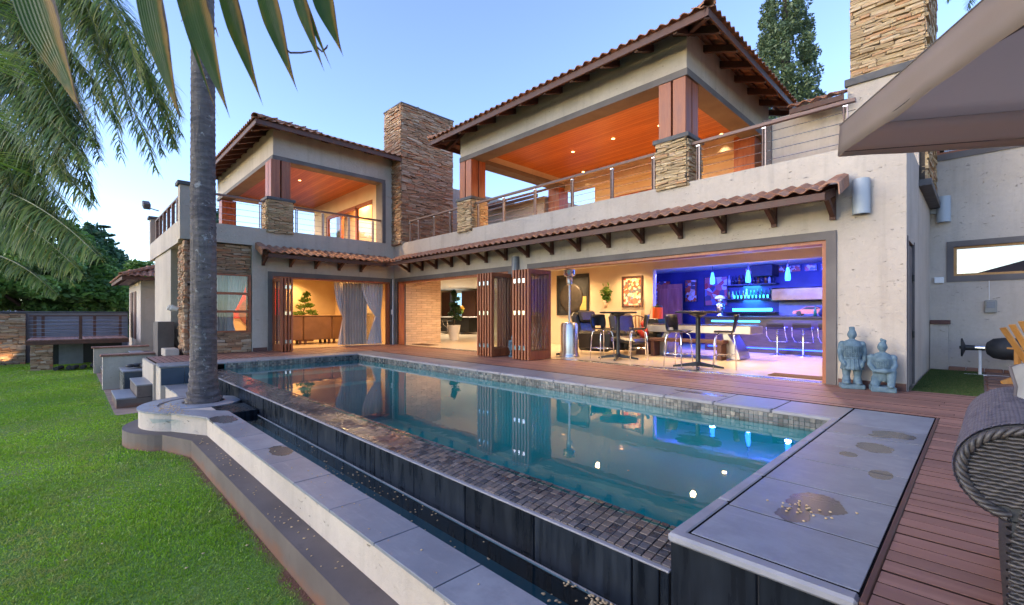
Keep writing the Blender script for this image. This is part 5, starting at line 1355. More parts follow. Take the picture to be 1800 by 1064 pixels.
for x, lab in ((-5.38,'closest to the posters'),(-4.42,'in front of the bottle shelves'),(-3.46,'closest to the steel hood')):
    t = thing('pendant_lamp', 'glowing blue glass pendant lamp over the bar, '+lab, 'pendant lamp', (x,13.3,2.6), 0, 'blue pendant lamps')
    MB().tube([(0,0,0),(0,0,-.28)],.006,6).lathe([(.03,-.26),(.035,-.34)],10).build('cord', MAT['black'], t, False, False)
    MB().lathe([(.022,-.32),(.04,-.40),(.062,-.52),(.066,-.62),(.056,-.67),(.0,-.67)],16).build('glass_shade', MAT['pendant_glow'], t, True, False)
    lamp('pendant_light', 'POINT', (x,13.3,1.85), 9, (.08,.22,1), None, .08)
t = thing('cooker_hood', 'wide brushed steel cooker hood on the blue bar wall', 'cooker hood', (-3.8,15.8,1.4))
MB().box(-4.5,-2.9,15.5,15.98,1.46,1.86,.03).build('hood_body', MAT['hood_metal'], t)
t = thing('speaker_box', 'dark square box mounted under the bar ceiling', 'speaker', (-4.7,15.2,2.3)); MB().box(-5.0,-4.4,15.3,15.95,2.24,2.58,.01).build('box_body', MAT['black_matt'], t)
picture('large racing poster in blue light at the back of the bar', -6.75, -5.95, 1.35, 2.35, 15.995, .02, m_poster('poster_race', 4.2, [(0,(.5,.06,.04)),(.3,(.08,.07,.10)),(.5,(.45,.12,.10)),(.7,(.15,.15,.22)),(.88,(.6,.55,.55))], 6))
picture('small poster above another on the dark bar wall', -7.45, -7.0, 1.5, 2.3, 15.995, .02, m_poster('poster_a', 7.1, PS, 9)); picture('poster by the doorway at the left end of the bar wall', -8.6, -8.0, 1.4, 2.3, 15.995, .02, m_poster('poster_b', 9.3, PS, 9))
t = thing('bar_door', 'brown panelled door ajar at the back of the bar', 'door', (-7.6,15.6,0)); MB().box(-8.0,-7.1,15.0,15.05,0,2.1).build('door_leaf', MAT['wood_red'], t)
for a,b,c_,d in ((-7.9,-7.6,.2,.9),(-7.5,-7.2,.2,.9),(-7.9,-7.6,1.05,1.95),(-7.5,-7.2,1.05,1.95)): MB().box(a,b,14.985,15.0,c_,d,.01).build('panel', MAT['wood_red'], t)
for k in range(7):
    x = -5.4+k*.42
    picture('small framed print, %s in the row under the bar ceiling' % ('first','second','third','fourth','fifth','sixth','last')[k], x, x+.34, 2.36, 2.56, 15.99, .012, m_poster('poster_r%d'%k, 11+k, PS, 12))['group'] = 'row of small prints under the bar ceiling'
t = thing('model_car', 'red model sports car standing on the back bar counter', 'model car', (-3.3,14.9,1.02))
MB().prism([(-.42,.05),(-.40,.13),(-.22,.17),(-.08,.25),(.14,.25),(.28,.17),(.42,.14),(.43,.05)],'y',-.17,.17).build('car_body', M('car_red',(.7,.02,.08),rough=.2,coat=.6), t, False, False)
MB().prism([(-.19,.175),(-.07,.24),(.13,.24),(.24,.175)],'y',-.172,.172).build('window_glass', MAT['black'], t, False, False)
for x in (-.26,.27):
    for s in (-1,1): 
        mb = MB(); mb.lathe([(0,-.02),(.065,-.02),(.065,.02),(0,.02)],14); mb.xf(Matrix.Translation((x,s*.16,.065)) @ Matrix.Rotation(PI/2,4,'X')); mb.build('wheel', MAT['black'], t, False, False)
t = thing('back_counter', 'white-tiled back counter under the steel hood', 'counter', (-3.5,15.3,0)); MB().box(-4.4,-1.0,14.7,15.9,0,1.0).build('counter_body', MAT['wood_dark'], t); MB().box(-4.4,-1.0,15.97,15.995,1.0,1.45).build('splash_tile', MAT['slab'], t); MB().box(-4.4,-1.0,14.65,15.95,1.0,1.02).build('counter_top', MAT['black'], t)
t = thing('trophy_figure', 'silver chef figure with a pale hat standing on the bar counter end', 'figurine', (-5.35,13.7,1.0))
MB().lathe([(0,0),(.10,0),(.10,.02),(.05,.05),(.11,.20),(.13,.34),(.06,.40)],14,(-5.35,13.75,1.0)).ellipsoid((-5.35,13.75,1.46),(.08,.08,.09)).build('figure', MAT['steel'], t, True)
MB().lathe([(.07,.50),(.14,.51),(.14,.55),(.09,.60),(0,.62)],14,(-5.35,13.75,1.0)).build('hat', MAT['white'], t, True)
t = thing('wall_lantern', 'faceted bronze lantern hanging beside the right door jamb', 'lantern', (-1.75,9.3,2.2))
MB().lathe([(0,-.20),(.09,-.12),(.14,0),(.10,.10),(0,.16)],8,(-1.75,9.3,2.06)).build('lantern_body', MAT['bronze_l'] if 'bronze_l' in MAT else M('bronze_l',(.35,.25,.16),rough=.3,metal=.9), t); MB().tube([(-1.75,9.3,2.2),(-1.75,9.3,2.6)],.008,6).build('chain', MAT['black'], t)
lamp('shelf_lamp', 'AREA', (-5.2,15.75,1.52), 7, (.05,.45,1), None, .5); lamp('shelf_lamp', 'AREA', (-5.2,15.75,1.98), 7, (.05,.45,1), None, .5); lamp('hood_lamp', 'SPOT', (-3.7,15.3,2.3), 14, (.12,.20,1), None, .05, (math.radians(25),0,0), 90)
# added blue tubes and lamps, hidden behind the bulkhead to light the bar
for x in (-6.6,-3.9,-2.0):
    t = thing('hidden_blue_tube', {-6.6:'unseen blue tube added to light the bar, poster end',-3.9:'unseen blue tube added to light the bar, counter middle',-2.0:'unseen blue tube added to light the bar, end wall side'}[x], 'light tube', (x,12.75,2.58))
    MB().box(-.5,.5,-.02,.02,-.03,0).build('tube', MAT['led_blue'], t, False, False)
    lamp('added_blue_lamp', 'AREA', (x,12.75,2.54), 85, BLUE, None, .8, (math.radians(62),0,0))
t = thing('blue_strip', 'blue light strip along the foot of the bar counter', 'light strip', (-3.4,13.5,.12)); MB().box(-5.6,-1.1,13.52,13.545,.12,.14).build('strip', MAT['led_blue'], t)
lamp('blue_strip_lamp', 'AREA', (-3.3,13.30,.9), 8, BLUE, None, 1.2, (math.radians(0),0,0))
# ---------------------------------------------------------------- side yard, statues, terrace furniture
def vox(o, size, smooth=2):
    m = o.modifiers.new('fuse', 'REMESH'); m.mode = 'VOXEL'; m.voxel_size = size; m.use_smooth_shade = True
    if smooth: s = o.modifiers.new('soft', 'SMOOTH'); s.factor = .5; s.iterations = smooth
    return o
def warrior(loc, rz, label, kneel=False, scale=1.0):
    t = thing('warrior_statue', label, 'statue', loc, rz, 'blue-grey warrior statues')
    mb = MB(); M_ = MB()
    if not kneel:
        M_.box(-.155,.155,-.11,.12,0,.065,.01).build('plinth', MAT['statue'], t, False, False)
        for s in (-1,1):
            mb.lathe([(.0,.06),(.062,.06),(.058,.12),(.048,.17),(.060,.25),(.066,.31)],14,(s*.072,0,0)); mb.ellipsoid((s*.075,-.055,.085),(.048,.085,.032))
            mb.tube([(s*.135,0,.63),(s*.150,.0,.52),(s*.145,-.04,.40),(s*.11,-.085,.355)],[.045,.043,.038,.028],10)
            mb.ellipsoid((s*.115,-.095,.345),(.03,.03,.042)); mb.ellipsoid((s*.125,0,.625),(.055,.06,.05))
        mb.lathe([(.0,.27),(.145,.27),(.148,.30),(.125,.40),(.112,.44),(.125,.52),(.135,.60),(.10,.67),(.045,.695),(0,.70)],22)
        zc = .69
    else:
        M_.box(-.15,.15,-.15,.14,0,.075,.01).build('plinth', MAT['statue'], t, False, False)
        mb.lathe([(0,.14),(.10,.14),(.115,.22),(.108,.30),(.12,.38),(.128,.45),(.09,.51),(.042,.535),(0,.54)],20,(0,.03,0))
        mb.tube([(.06,.03,.17),(.10,-.09,.27),(.085,-.12,.08)],[.075,.062,.045],10)      # raised knee
        mb.ellipsoid((.085,-.125,.085),(.042,.07,.028))
        mb.tube([(-.06,.03,.17),(-.095,-.08,.10),(-.09,.10,.09)],[.075,.06,.05],10)
        for s in (-1,1):
            mb.tube([(s*.125,.03,.46),(s*.145,-.0,.36),(s*.105,-.10,.285),(s*.03,-.145,.29)],[.046,.042,.036,.028],10); mb.ellipsoid((s*.125,.03,.455),(.06,.06,.05))
        mb.ellipsoid((0,-.15,.29),(.06,.03,.035))
        zc = .53
    mb.lathe([(.04,zc-.03),(.036,zc+.03)],12)
    mb.ellipsoid((0,-.005,zc+.078),(.060,.060,.074)); mb.ellipsoid((0,-.058,zc+.068),(.011,.014,.018)); mb.ellipsoid((0,-.045,zc+.035),(.028,.014,.010))
    for s in (-1,1): mb.ellipsoid((s*.053,0,zc+.07),(.012,.016,.024)); mb.ellipsoid((s*.022,-.05,zc+.088),(.014,.008,.006))
    if kneel: mb.ellipsoid((.015,.0,zc+.155),(.036,.034,.028)); mb.ellipsoid((-.012,.01,zc+.175),(.02,.02,.022))
    else: mb.box(-.036,.036,-.03,.04,zc+.125,zc+.185,.01); mb.lathe([(.042,zc+.115),(.042,zc+.135)],12)
    vox(mb.build('figure', MAT['statue'], t, True, False), .0075, 1)
    # armour: lapped plates, belt, skirt pleats, collar
    ar = MB()
    if not kneel:
        for r in range(7):
            z = .445+r*.026; rr = .118+.018*math.sin(r/6*2.2)
            for k in range(13):
                a = math.radians(-90-78+156*k/12); ar.box(-.011,.011,-.004,.004,-.011,.011,.003); ar.xf(Matrix.Translation((rr*math.cos(a)*1.03,rr*math.sin(a)*1.03,z)) @ Matrix.Rotation(a+PI/2,4,'Z'), len(ar.v)-24)
        for k in range(16):
            a = 2*PI*k/16; ar.tube([(.150*math.cos(a),.150*math.sin(a),.275),(.118*math.cos(a),.118*math.sin(a),.425)],.009,5)
        ar.lathe([(.118,.425),(.128,.43),(.128,.445),(.118,.45)],24)
    else:
        for r in range(6):
            z = .27+r*.027; rr = .112+.016*math.sin(r/5*2.0)
            for k in range(13):
                a = math.radians(-90-78+156*k/12); ar.box(-.011,.011,-.004,.004,-.011,.011,.003); ar.xf(Matrix.Translation((rr*math.cos(a)*1.03,.03+rr*math.sin(a)*1.03,z)) @ Matrix.Rotation(a+PI/2,4,'Z'), len(ar.v)-24)
    ar.lathe([(.045,zc-.045),(.062,zc-.035),(.058,zc-.015),(.040,zc-.005)],16,(0,.0 if not kneel else .02,0))
    tag(ar.build('armour', MAT['statue'], t, True, False), kind='stuff')
    t.scale = (scale*.90, scale*.9, scale)
    return t
warrior((-1.27,7.98,.001), .35, 'standing blue-grey warrior statue beside the right door jamb')
warrior((-.93,7.96,.001), .25, 'kneeling blue-grey warrior statue at the wall corner', True)
warrior((-8.05,7.85,.001), .6, 'blue-grey warrior statue half hidden between the two folded door stacks', False, .62)

# recessed side yard
yard_y = 12.42
struct('yard_ground', MB().box(-.70, 9, 8.27, yard_y, -.3, -.035), MAT['path'])
g = tag(MB().box(-.68, .04, 8.3, 12.38, -.05, -.02).build('yard_lawn', MAT['lawn']), kind='structure')
yw = thing('rear_wing', 'plain plastered rear wing with a small timber window facing the side yard', 'building', (3, yard_y, 0))
WO = (-.36, 1.05, 1.80, 2.37); UO = (-.62, 3.0, 4.22, 5.2)
part(wall_y(yard_y, yard_y+.3, -.98, 9, -.3, 5.7, [WO, UO]), 'wall', 'plaster', yw)
part(MB().box(WO[0]-.1,WO[1]+.1,yard_y-.02,yard_y+.2,WO[3],WO[3]+.11).box(WO[0]-.1,WO[1]+.1,yard_y-.02,yard_y+.2,WO[2]-.11,WO[2]).box(WO[0]-.1,WO[0],yard_y-.02,yard_y+.2,WO[2],WO[3]).box(WO[1],WO[1]+.1,yard_y-.02,yard_y+.2,WO[2],WO[3]), 'window_surround', 'taupe', yw)
w = part(MB().box(WO[0],WO[1],yard_y+.03,yard_y+.09,WO[2],WO[2]+.045).box(WO[0],WO[1],yard_y+.03,yard_y+.09,WO[3]-.045,WO[3]).box(WO[0],WO[0]+.045,yard_y+.03,yard_y+.09,WO[2]+.045,WO[3]-.045).box(WO[1]-.045,WO[1],yard_y+.03,yard_y+.09,WO[2]+.045,WO[3]-.045), 'window', 'yellow_wood', yw)
part(MB().box(WO[0]+.045,WO[1]-.045,yard_y+.055,yard_y+.062,WO[2]+.045,WO[3]-.045), 'pane', 'mirror_glass' if 'mirror_glass' in MAT else 'glass_dark', w)
part(MB().box(-.70,3.1,yard_y-.025,yard_y+.2,UO[2]-.12,UO[2]), 'window_sill', 'taupe', yw)
w = part(MB().box(-.62,3.0,yard_y+.03,yard_y+.09,UO[2],UO[2]+.05).box(-.62,3.0,yard_y+.03,yard_y+.09,UO[3]-.06,UO[3]), 'window', 'wood_red_h', yw)
for x in (-.62,.20,.26,1.2,2.0): part(MB().box(x,x+.06,yard_y+.03,yard_y+.09,UO[2]+.05,UO[3]-.06), 'mullion', 'wood_red', w)
part(MB().box(-.6,3.0,yard_y+.058,yard_y+.064,UO[2]+.05,UO[3]-.06), 'pane', 'glass_dark', w)
curtain('curtain', 'brown striped curtain behind the upstairs window under the umbrella', (-.6,yard_y+.18), (3.0,yard_y+.18), 5.2, 4.2, M('curtain_brown',(.30,.17,.13),(.42,.30,.25),9,stretch=(8,8,.2),rough=.8), None, .04, 16, 'upstairs curtains', 6)
part(MB().box(-.98, 9, yard_y+.3, 20, -.3, 5.6), 'rear_block', 'plaster', yw)
t = thing('pier', 'low plastered pier with brown cap against the rear wing', 'pier', (-.56,12.3,0))
MB().box(-.69,-.43,12.22,12.40,-.03,.86).build('pier_body', MAT['plaster'], t); MB().box(-.69,-.40,12.18,12.41,.86,.94,.006).build('pier_cap', MAT['plinth_red'], t)
t = thing('edging_brick', 'brick edging strip along the foot of the rear wing wall', 'edging', (0,12.1,0))
for k in range(16): MB().box(-.42+k*.24,-.19+k*.24,12.05+random.uniform(-.01,.01),12.17,-.03,.05+random.uniform(-.006,.006),.008).build('brick', MAT['path_tile'], t)
for k in range(7):
    y = 8.45+k*.52
    tag(MB().box(.08,1.9,y,y+.30,-.035,.005,.01).build('timber_sleeper', MAT['wood_rail']), 'grey timber sleeper in the side path, %s from the deck' % ('first','second','third','fourth','fifth','sixth','farthest')[k], 'sleeper', 'sleepers of the side path')
gv = MB()
for k in range(900):
    x, y = random.uniform(.06,1.9), random.uniform(8.3,12.05)
    gv.ellipsoid((x,y,-.028),(.022,.018,.012),5,3)
tag(gv.build('gravel', MAT['path_tile']), 'red-brown chips between the timber sleepers', 'gravel', kind='stuff')
t = thing('switch_box', 'small white switch box on the rear wing wall left of the window', 'switch box', (-.57,12.4,1.73)); MB().box(-.64,-.50,12.37,12.418,1.67,1.79,.01).build('box_body', MAT['white'], t)
t = thing('wall_sensor', 'cream wall sensor with grey screen under the yard window', 'sensor', (.14,12.4,1.2))
MB().box(.06,.22,12.36,12.418,1.08,1.32,.012).build('sensor_body', MAT['cream_fabric'], t); MB().box(.085,.195,12.352,12.36,1.17,1.29,.004).build('sensor_screen', MAT['slab'], t); MB().tube([(.12,12.41,1.32),(.12,12.41,1.69)],.005,5).build('cable', MAT['white'], t)
t = thing('ribbed_drum', 'black ribbed drum with a round hub on a white stand beside the yard wall', 'reel', (.3,11.5,0))
mb = MB(); mb.lathe([(0,0),(.10,.02),(.17,.10),(.185,.18)]+[(.185+.006*(k%2),.18+k*.05) for k in range(22)]+[(.15,1.32),(0,1.34)],22); mb.xf(Matrix.Translation((.06,11.5,.46)) @ Matrix.Rotation(PI/2,4,'Y')); mb.build('drum', MAT['black_matt'], t, True, angle=35)
mb = MB(); mb.lathe([(.0,-.32),(.025,-.32),(.03,-.30),(.16,-.30),(.165,-.28),(.05,-.24),(.045,-.12)],20); mb.xf(Matrix.Translation((.06,11.5,.46)) @ Matrix.Rotation(PI/2,4,'Y')); mb.build('hub', MAT['black_matt'], t, True, angle=35)
mb = MB(); mb.lathe([(.045,-.13),(.05,.0)],16); mb.xf(Matrix.Translation((.06,11.5,.46)) @ Matrix.Rotation(PI/2,4,'Y')); mb.build('collar', MAT['steel'], t, True)
MB().tube([(.0,11.5,.44),(.0,11.5,-.02)],.022,8).tube([(1.2,11.5,.30),(1.2,11.5,-.02)],.022,8).box(-.2,.35,11.47,11.53,-.03,-.005).build('stand', MAT['white'], t)
MB().box(.62,.98,11.42,11.58,.63,.68,.008).build('handle_plate', MAT['white'], t)

# adirondack chair
t = thing('garden_chair', 'yellow timber slatted garden chair at the picture edge by the yard', 'chair', (.86,10.33,-.03), 2.37)
for s in (-1,1):
    MB().box(s*.30-.025,s*.30+.025,-.36,-.29,0,.55).build('leg', MAT['yellow_wood'], t, False, False)
    MB().obox((s*.27,-.32,.36),(s*.27,.62,.03),.035,.10).build('side_rail', MAT['yellow_wood'], t, False, False)
    MB().box(s*.33-.07,s*.33+.07,-.44,.42,.55,.575,.006).build('armrest', MAT['yellow_wood'], t, False, False)
    MB().obox((s*.30,.36,0),(s*.30,.36,.55),.04,.06).build('leg', MAT['yellow_wood'], t, False, False)
for k in range(6): MB().box(-.29,.29,-.36+k*.115,-.27+k*.115,.385-k*.035,.405-k*.035).build('seat_slat', MAT['yellow_wood'], t, False, False)
for k in range(5):
    x = (k-2)*.115; h = .98-.05*abs(k-2)
    MB().obox((x*.8,.24,.22),(x*1.25,.24+.36*h/.9,h),.085,.02,up=(0,1,.3)).build('back_slat', MAT['yellow_wood'], t, False, False)

# ---- cantilever umbrella: square canopy with valance, mast off to the right
t = thing('garden_umbrella', 'large taupe square garden umbrella overhead at the right', 'umbrella', (1.9,3.6,0))
Fv = Vector((-math.cos(math.radians(44.2)), math.sin(math.radians(44.2)), 0)); Rv = Vector((math.sin(math.radians(44.2)), math.cos(math.radians(44.2)), 0))
C0 = Fv*2.86 + Rv*2.06
e2 = (Rv*1.0 - Fv*.248).normalized(); e1 = (-Fv*1.0 - Rv*.248).normalized(); SZ = 3.1
zt, zvb, zap = 2.235, 2.10, 2.95
def cp_(a, b, z): p = C0 + e1*(a*SZ) + e2*(b*SZ); return (p.x, p.y, z)
V = []; F = []; n = 28
for i in range(n+1):
    for j in range(n+1):
        a, b = i/n, j/n; q = 1-max(abs(a-.5), abs(b-.5))*2          # 0 at the edge, 1 at the apex
        m_ = min(abs(a-.5), abs(b-.5))/max(max(abs(a-.5), abs(b-.5)), 1e-6)
        sag = -.07*math.sin(PI*min(1, q))*(1-m_**2)
        edge = -.035*(1-(2*min(max(a,b),1)-1)**2) if q < .01 else 0
        V.append(cp_(a, b, zt+(zap-zt)*q+sag))
for i in range(n):
    for j in range(n): F.append((i*(n+1)+j, (i+1)*(n+1)+j, (i+1)*(n+1)+j+1, i*(n+1)+j+1))
o = put('canopy', npmesh('canopy', V, F, MAT['canvas'], True), t); md = o.modifiers.new('thick','SOLIDIFY'); md.thickness = .006
for side in range(4):
    V = []; F = []; nn = 60
    for k in range(nn+1):
        s = k/nn; a, b = ((s,0),(1,s),(1-s,1),(0,1-s))[side]
        ripple = .010*math.sin(s*23+side)*math.sin(s*7) + .004*math.sin(s*51)
        out = {0: -e2, 1: e1, 2: e2, 3: -e1}[side]
        for r in range(4):
            q = r/3; p = Vector(cp_(a, b, zt-.004-q*(.185 + .02*math.sin(s*PI)))) + out*(ripple*q + .012*q); V.append(tuple(p))
    for k in range(nn):
        for r in range(3): F.append((k*4+r, k*4+r+1, k*4+4+r+1, k*4+4+r))
    o = put('valance', npmesh('valance', V, F, MAT['canvas'], True), t); md = o.modifiers.new('thick','SOLIDIFY'); md.thickness = .005
ring_pts = [cp_(a, b, zt+.002) for (a, b) in [(k/24,0) for k in range(24)]+[(1,k/24) for k in range(24)]+[(1-k/24,1) for k in range(24)]+[(0,1-k/24) for k in range(25)]]
MB().tube(ring_pts, .004, 5).build('edge_seam', MAT['taupe'], t)
MB().tube([(p[0],p[1],p[2]-.165) for p in ring_pts], .0025, 4).build('hem_seam', MAT['taupe'], t)
for (a, b) in ((0,0),(1,0),(0,1),(1,1)): MB().tube([cp_(a+(.5-a)*q, b+(.5-b)*q, zt+(zap-zt)*q+.006) for q in np.linspace(0,1,12)], .006, 5).build('panel_seam', MAT['taupe'], t)
ap = Vector(cp_(.5,.5,zap-.06))
for a, b in ((0,0),(1,0),(0,1),(1,1),(.5,0),(0,.5),(1,.5),(.5,1)):
    p = Vector(cp_(a, b, zt-.03)); MB().obox(tuple(ap), tuple(p+(ap-p)*.02), .018, .028).build('rib', MAT['taupe'], t)
mast = Vector(cp_(.5, 1.25, 0))
MB().tube([(mast.x,mast.y,0),(mast.x,mast.y,2.6)], .045, 12).build('mast', MAT['taupe'], t, True); MB().obox((mast.x,mast.y,2.55), tuple(ap+Vector((0,0,.10))), .06, .08).build('arm', MAT['taupe'], t); MB().lathe([(.0,.0),(.4,.0),(.4,.06),(0,.07)],24,(mast.x,mast.y,0)).build('base', MAT['black'], t)

# ---- wicker armchair in the near right corner
t = thing('wicker_armchair', 'dark woven wicker armchair with rolled arm at the near right corner', 'armchair', (.6,2.5,0))
O = Vector((.12, 2.14, 0))                      # front of the visible arm
ax = Vector((0,1,0)); sd = Vector((1,0,0))       # arm axis (away), outward to the right
if sd.dot(Rv) < 0: sd = -sd
def wp(u, s, z): p = O + ax*u + sd*s; return Vector((p.x, p.y, z))
rx, rzz, zc_ = .185, .165, .545; LEN = .86
def roll(u, th, dr=0):   # th: 0 = right, 90 = top, 180 = left
    k = 1 - .10*max(0, u/LEN)
    return wp(u, (rx+dr)*k*math.cos(th), zc_ + (rzz+dr)*math.sin(th) + .02*u/LEN)
# core
mb = MB(); V = []; F = []; nu, na = 14, 40
for i in range(nu+1):
    for k in range(na): V.append(tuple(roll(LEN*i/nu, 2*PI*k/na, -.006)))
for i in range(nu):
    for k in range(na): F.append((i*na+k, i*na+(k+1)%na, (i+1)*na+(k+1)%na, (i+1)*na+k))
F += [tuple(range(na)), tuple(range((nu+1)*na-1, nu*na-1, -1))]
put('arm_core', MB().add(V, F).mesh('arm_core', MAT['black_matt']), t)
# woven strands: broad canes over-and-under
def strand_patch(VV, FF, f, u0, u1, v0, v1, h):
    """little bulged cane segment over the surface f(u, v, lift)"""
    o = len(VV); nu_, nv_ = 4, 3
    for i in range(nu_+1):
        for j in range(nv_+1):
            a, b = i/nu_, j/nv_
            lift = h*(math.sin(PI*a)**.7)*(1-.6*(2*b-1)**2) - .002
            VV.append(f(u0+(u1-u0)*a, v0+(v1-v0)*b, lift))
    for i in range(nu_):
        for j in range(nv_): FF.append((o+i*(nv_+1)+j, o+(i+1)*(nv_+1)+j, o+(i+1)*(nv_+1)+j+1, o+i*(nv_+1)+j+1))
VV = []; FF = []
NA, NU = 84, 84; da = 2*PI*.80/NA; du = LEN/NU
for i in range(NU):
    for k in range(NA):
        if (i+k) % 2 == 0: continue
        th0 = math.radians(-25) + k*da
        strand_patch(VV, FF, lambda a, b, l: tuple(roll(b, a, l)), th0-da*.45, th0+da*1.45, i*du+.0005, (i+1)*du-.0005, .0052)
tag(put('arm_weave', npmesh('arm_weave', VV, FF, MAT['wicker_top'], True), t), kind='stuff')
# braided rim of the front face and its infill of thin canes
def face(s, z, out=0): p = wp(-out, s, z); return tuple(p)
VV = []; FF = []
for w_ in range(3):
    pts = []
    for k in range(90):
        q = k/89; th = math.radians(-70+320*q); rr = 1.0
        tw = q*70+w_*2*PI/3
        r2 = .009*math.cos(tw); o_ = .009*math.sin(tw)
        pts.append(face((rx-.022+r2)*math.cos(th), zc_+(rzz-.022+r2)*math.sin(th), .012+o_))
    mb = MB().tube(pts, .0075, 6); o0 = len(VV); VV += mb.v; FF += [tuple(i+o0 for i in f) for f in mb.f if len(f) == 4]
tag(put('braid', npmesh('braid', VV, FF, MAT['wicker_dark'], True), t), kind='stuff')
infill = MB()
def cane_row(z, s0, s1, ph):
    n = max(3, int((s1-s0)/.016)); pts = [face(s0+(s1-s0)*i/n, z, .004+.006*math.cos(i*PI+ph*PI)) for i in range(n+1)]
    infill.tube(pts, .0058, 5, False)
z = .02; r = 0
while z < zc_+rzz-.03:
    h = abs(z-zc_)
    if z > zc_-rzz+.05: half = (rx-.03)*math.sqrt(max(0, 1-((z-zc_)/(rzz-.02))**2)); s0, s1 = -half, half
    if z <= zc_-rzz+.06: s0, s1 = -.055+.02*max(0,(z-.3)/.1) if z > .3 else -.055, .14
    if s1-s0 > .03: cane_row(z, s0, s1, r % 2)
    z += .0125; r += 1
tag(infill.build('front_weave', MAT['wicker_dark'], t, True), kind='stuff')
mb = MB(); 
p = [wp(u, s, z) for z in (0.0, zc_-.15) for (u, s) in ((.0,-.05),(LEN,-.05),(LEN,.14),(.0,.14))]
mb.add([tuple(q) for q in p], [(3,2,1,0),(4,5,6,7),(0,1,5,4),(1,2,6,5),(2,3,7,6),(3,0,4,7)]); mb.build('arm_panel', MAT['black_matt'], t)
side = MB(); z = .02; r = 0
while z < zc_-rzz+.07:
    n = 44; pts = [tuple(wp(LEN*i/n, -.052-.006*math.cos(i*PI+r*PI), z)) for i in range(n+1)]
    side.tube(pts, .0062, 5, False); z += .0135; r += 1
tag(side.build('side_weave', MAT['wicker_dark'], t, True), kind='stuff')
def local_box(u0,u1,s0,s1,z0,z1,c_=.02):
    mb = MB().box(u0,u1,s0,s1,z0,z1,c_); mb.v = [tuple(wp(x,y,z)) for (x,y,z) in mb.v]; return mb
local_box(.02,LEN,.14,.95,.12,.32).build('seat_base', MAT['wicker_dark'], t); local_box(LEN-.12,LEN+.06,.27,1.14,.05,.86,.05).build('backrest', MAT['wicker_dark'], t); local_box(.0,LEN,.95,1.14,.02,.60,.06).build('far_arm', MAT['wicker_dark'], t)
t2 = thing('seat_cushion', 'cream piped cushion lying on the wicker armchair', 'cushion', tuple(O+ax*.5+sd*.5+Vector((0,0,.33))))
def pillow(cu, cs, cz, wu, ws, th, tilt, par):
    V = []; F = []; n = 18
    for sgn in (1,-1):
        for i in range(n+1):
            for j in range(n+1):
                a, b = i/n*2-1, j/n*2-1
                e = (1-abs(a)**3.2)*(1-abs(b)**3.2); wr = .010*math.sin(a*7+b*3)*e
                x, y, z = a*wu*(1-.06*(1-abs(b))), b*ws*(1-.06*(1-abs(a))), sgn*(th*e**.55+wr)
                z2 = z*math.cos(tilt)+x*math.sin(tilt); x2 = x*math.cos(tilt)-z*math.sin(tilt)
                V.append(tuple(wp(cu+x2, cs+y, cz+z2)))
    m = n+1
    for s_ in range(2):
        for i in range(n):
            for j in range(n):
                q = (s_*m*m+i*m+j, s_*m*m+(i+1)*m+j, s_*m*m+(i+1)*m+j+1, s_*m*m+i*m+j+1); F.append(q if s_ == 0 else q[::-1])
    put('pad', npmesh('pad', V, F, MAT['cream_fabric'], True), par)
    pts = []
    for q in np.linspace(0,2*PI,61):
        a = max(-1,min(1,1.35*math.cos(q))); b = max(-1,min(1,1.35*math.sin(q)))
        x, y = a*wu*(1-.06*(1-abs(b))), b*ws*(1-.06*(1-abs(a))); pts.append(tuple(wp(cu+x*math.cos(tilt), cs+y, cz+x*math.sin(tilt))))
    MB().tube(pts, .007, 6).build('piping', MAT['taupe'], par, True)
pillow(.48,.52,.42,.38,.40,.09,0.0,t2); 
t3 = thing('back_cushion', 'cream cushion leaning over the wicker arm with dark piping', 'cushion', tuple(O+ax*.6+sd*.3+Vector((0,0,.6))))
pillow(.64,.22,.75,.19,.25,.080,.42,t3)
# statue-side flood lamp on the parapet and twin spot on the stone corner
t = thing('floodlight', 'small floodlight on an arm at the far terrace parapet', 'floodlight', (-19.5,2.0,4.4))
MB().tube([(-18.8,2.1,4.45),(-19.3,1.9,4.6)],.02,6).build('arm', MAT['black_matt'], t); mb = MB().box(-.22,.22,-.10,.10,-.10,.10,.02); mb.xf(Matrix.Translation((-19.5,1.85,4.72)) @ Matrix.Rotation(.4,4,'Y')); mb.build('lamp_head', MAT['dark_cap'], t)
t = thing('twin_spotlight', 'pair of white spotlights on the stone corner pillar', 'spotlight', (-15.2,2.0,1.2))
for x in (-15.45,-14.9): mb = MB().lathe([(0,-.09),(.055,-.09),(.075,.06),(.06,.06),(.05,0),(0,0)],14); mb.xf(Matrix.Translation((x,1.98,1.22)) @ Matrix.Rotation(1.2,4,'X')); mb.build('lamp_head', MAT['white'], t, True, angle=40)
MB().tube([(-15.45,2.08,1.22),(-14.9,2.08,1.22)],.02,6).build('bracket', MAT['white'], t)
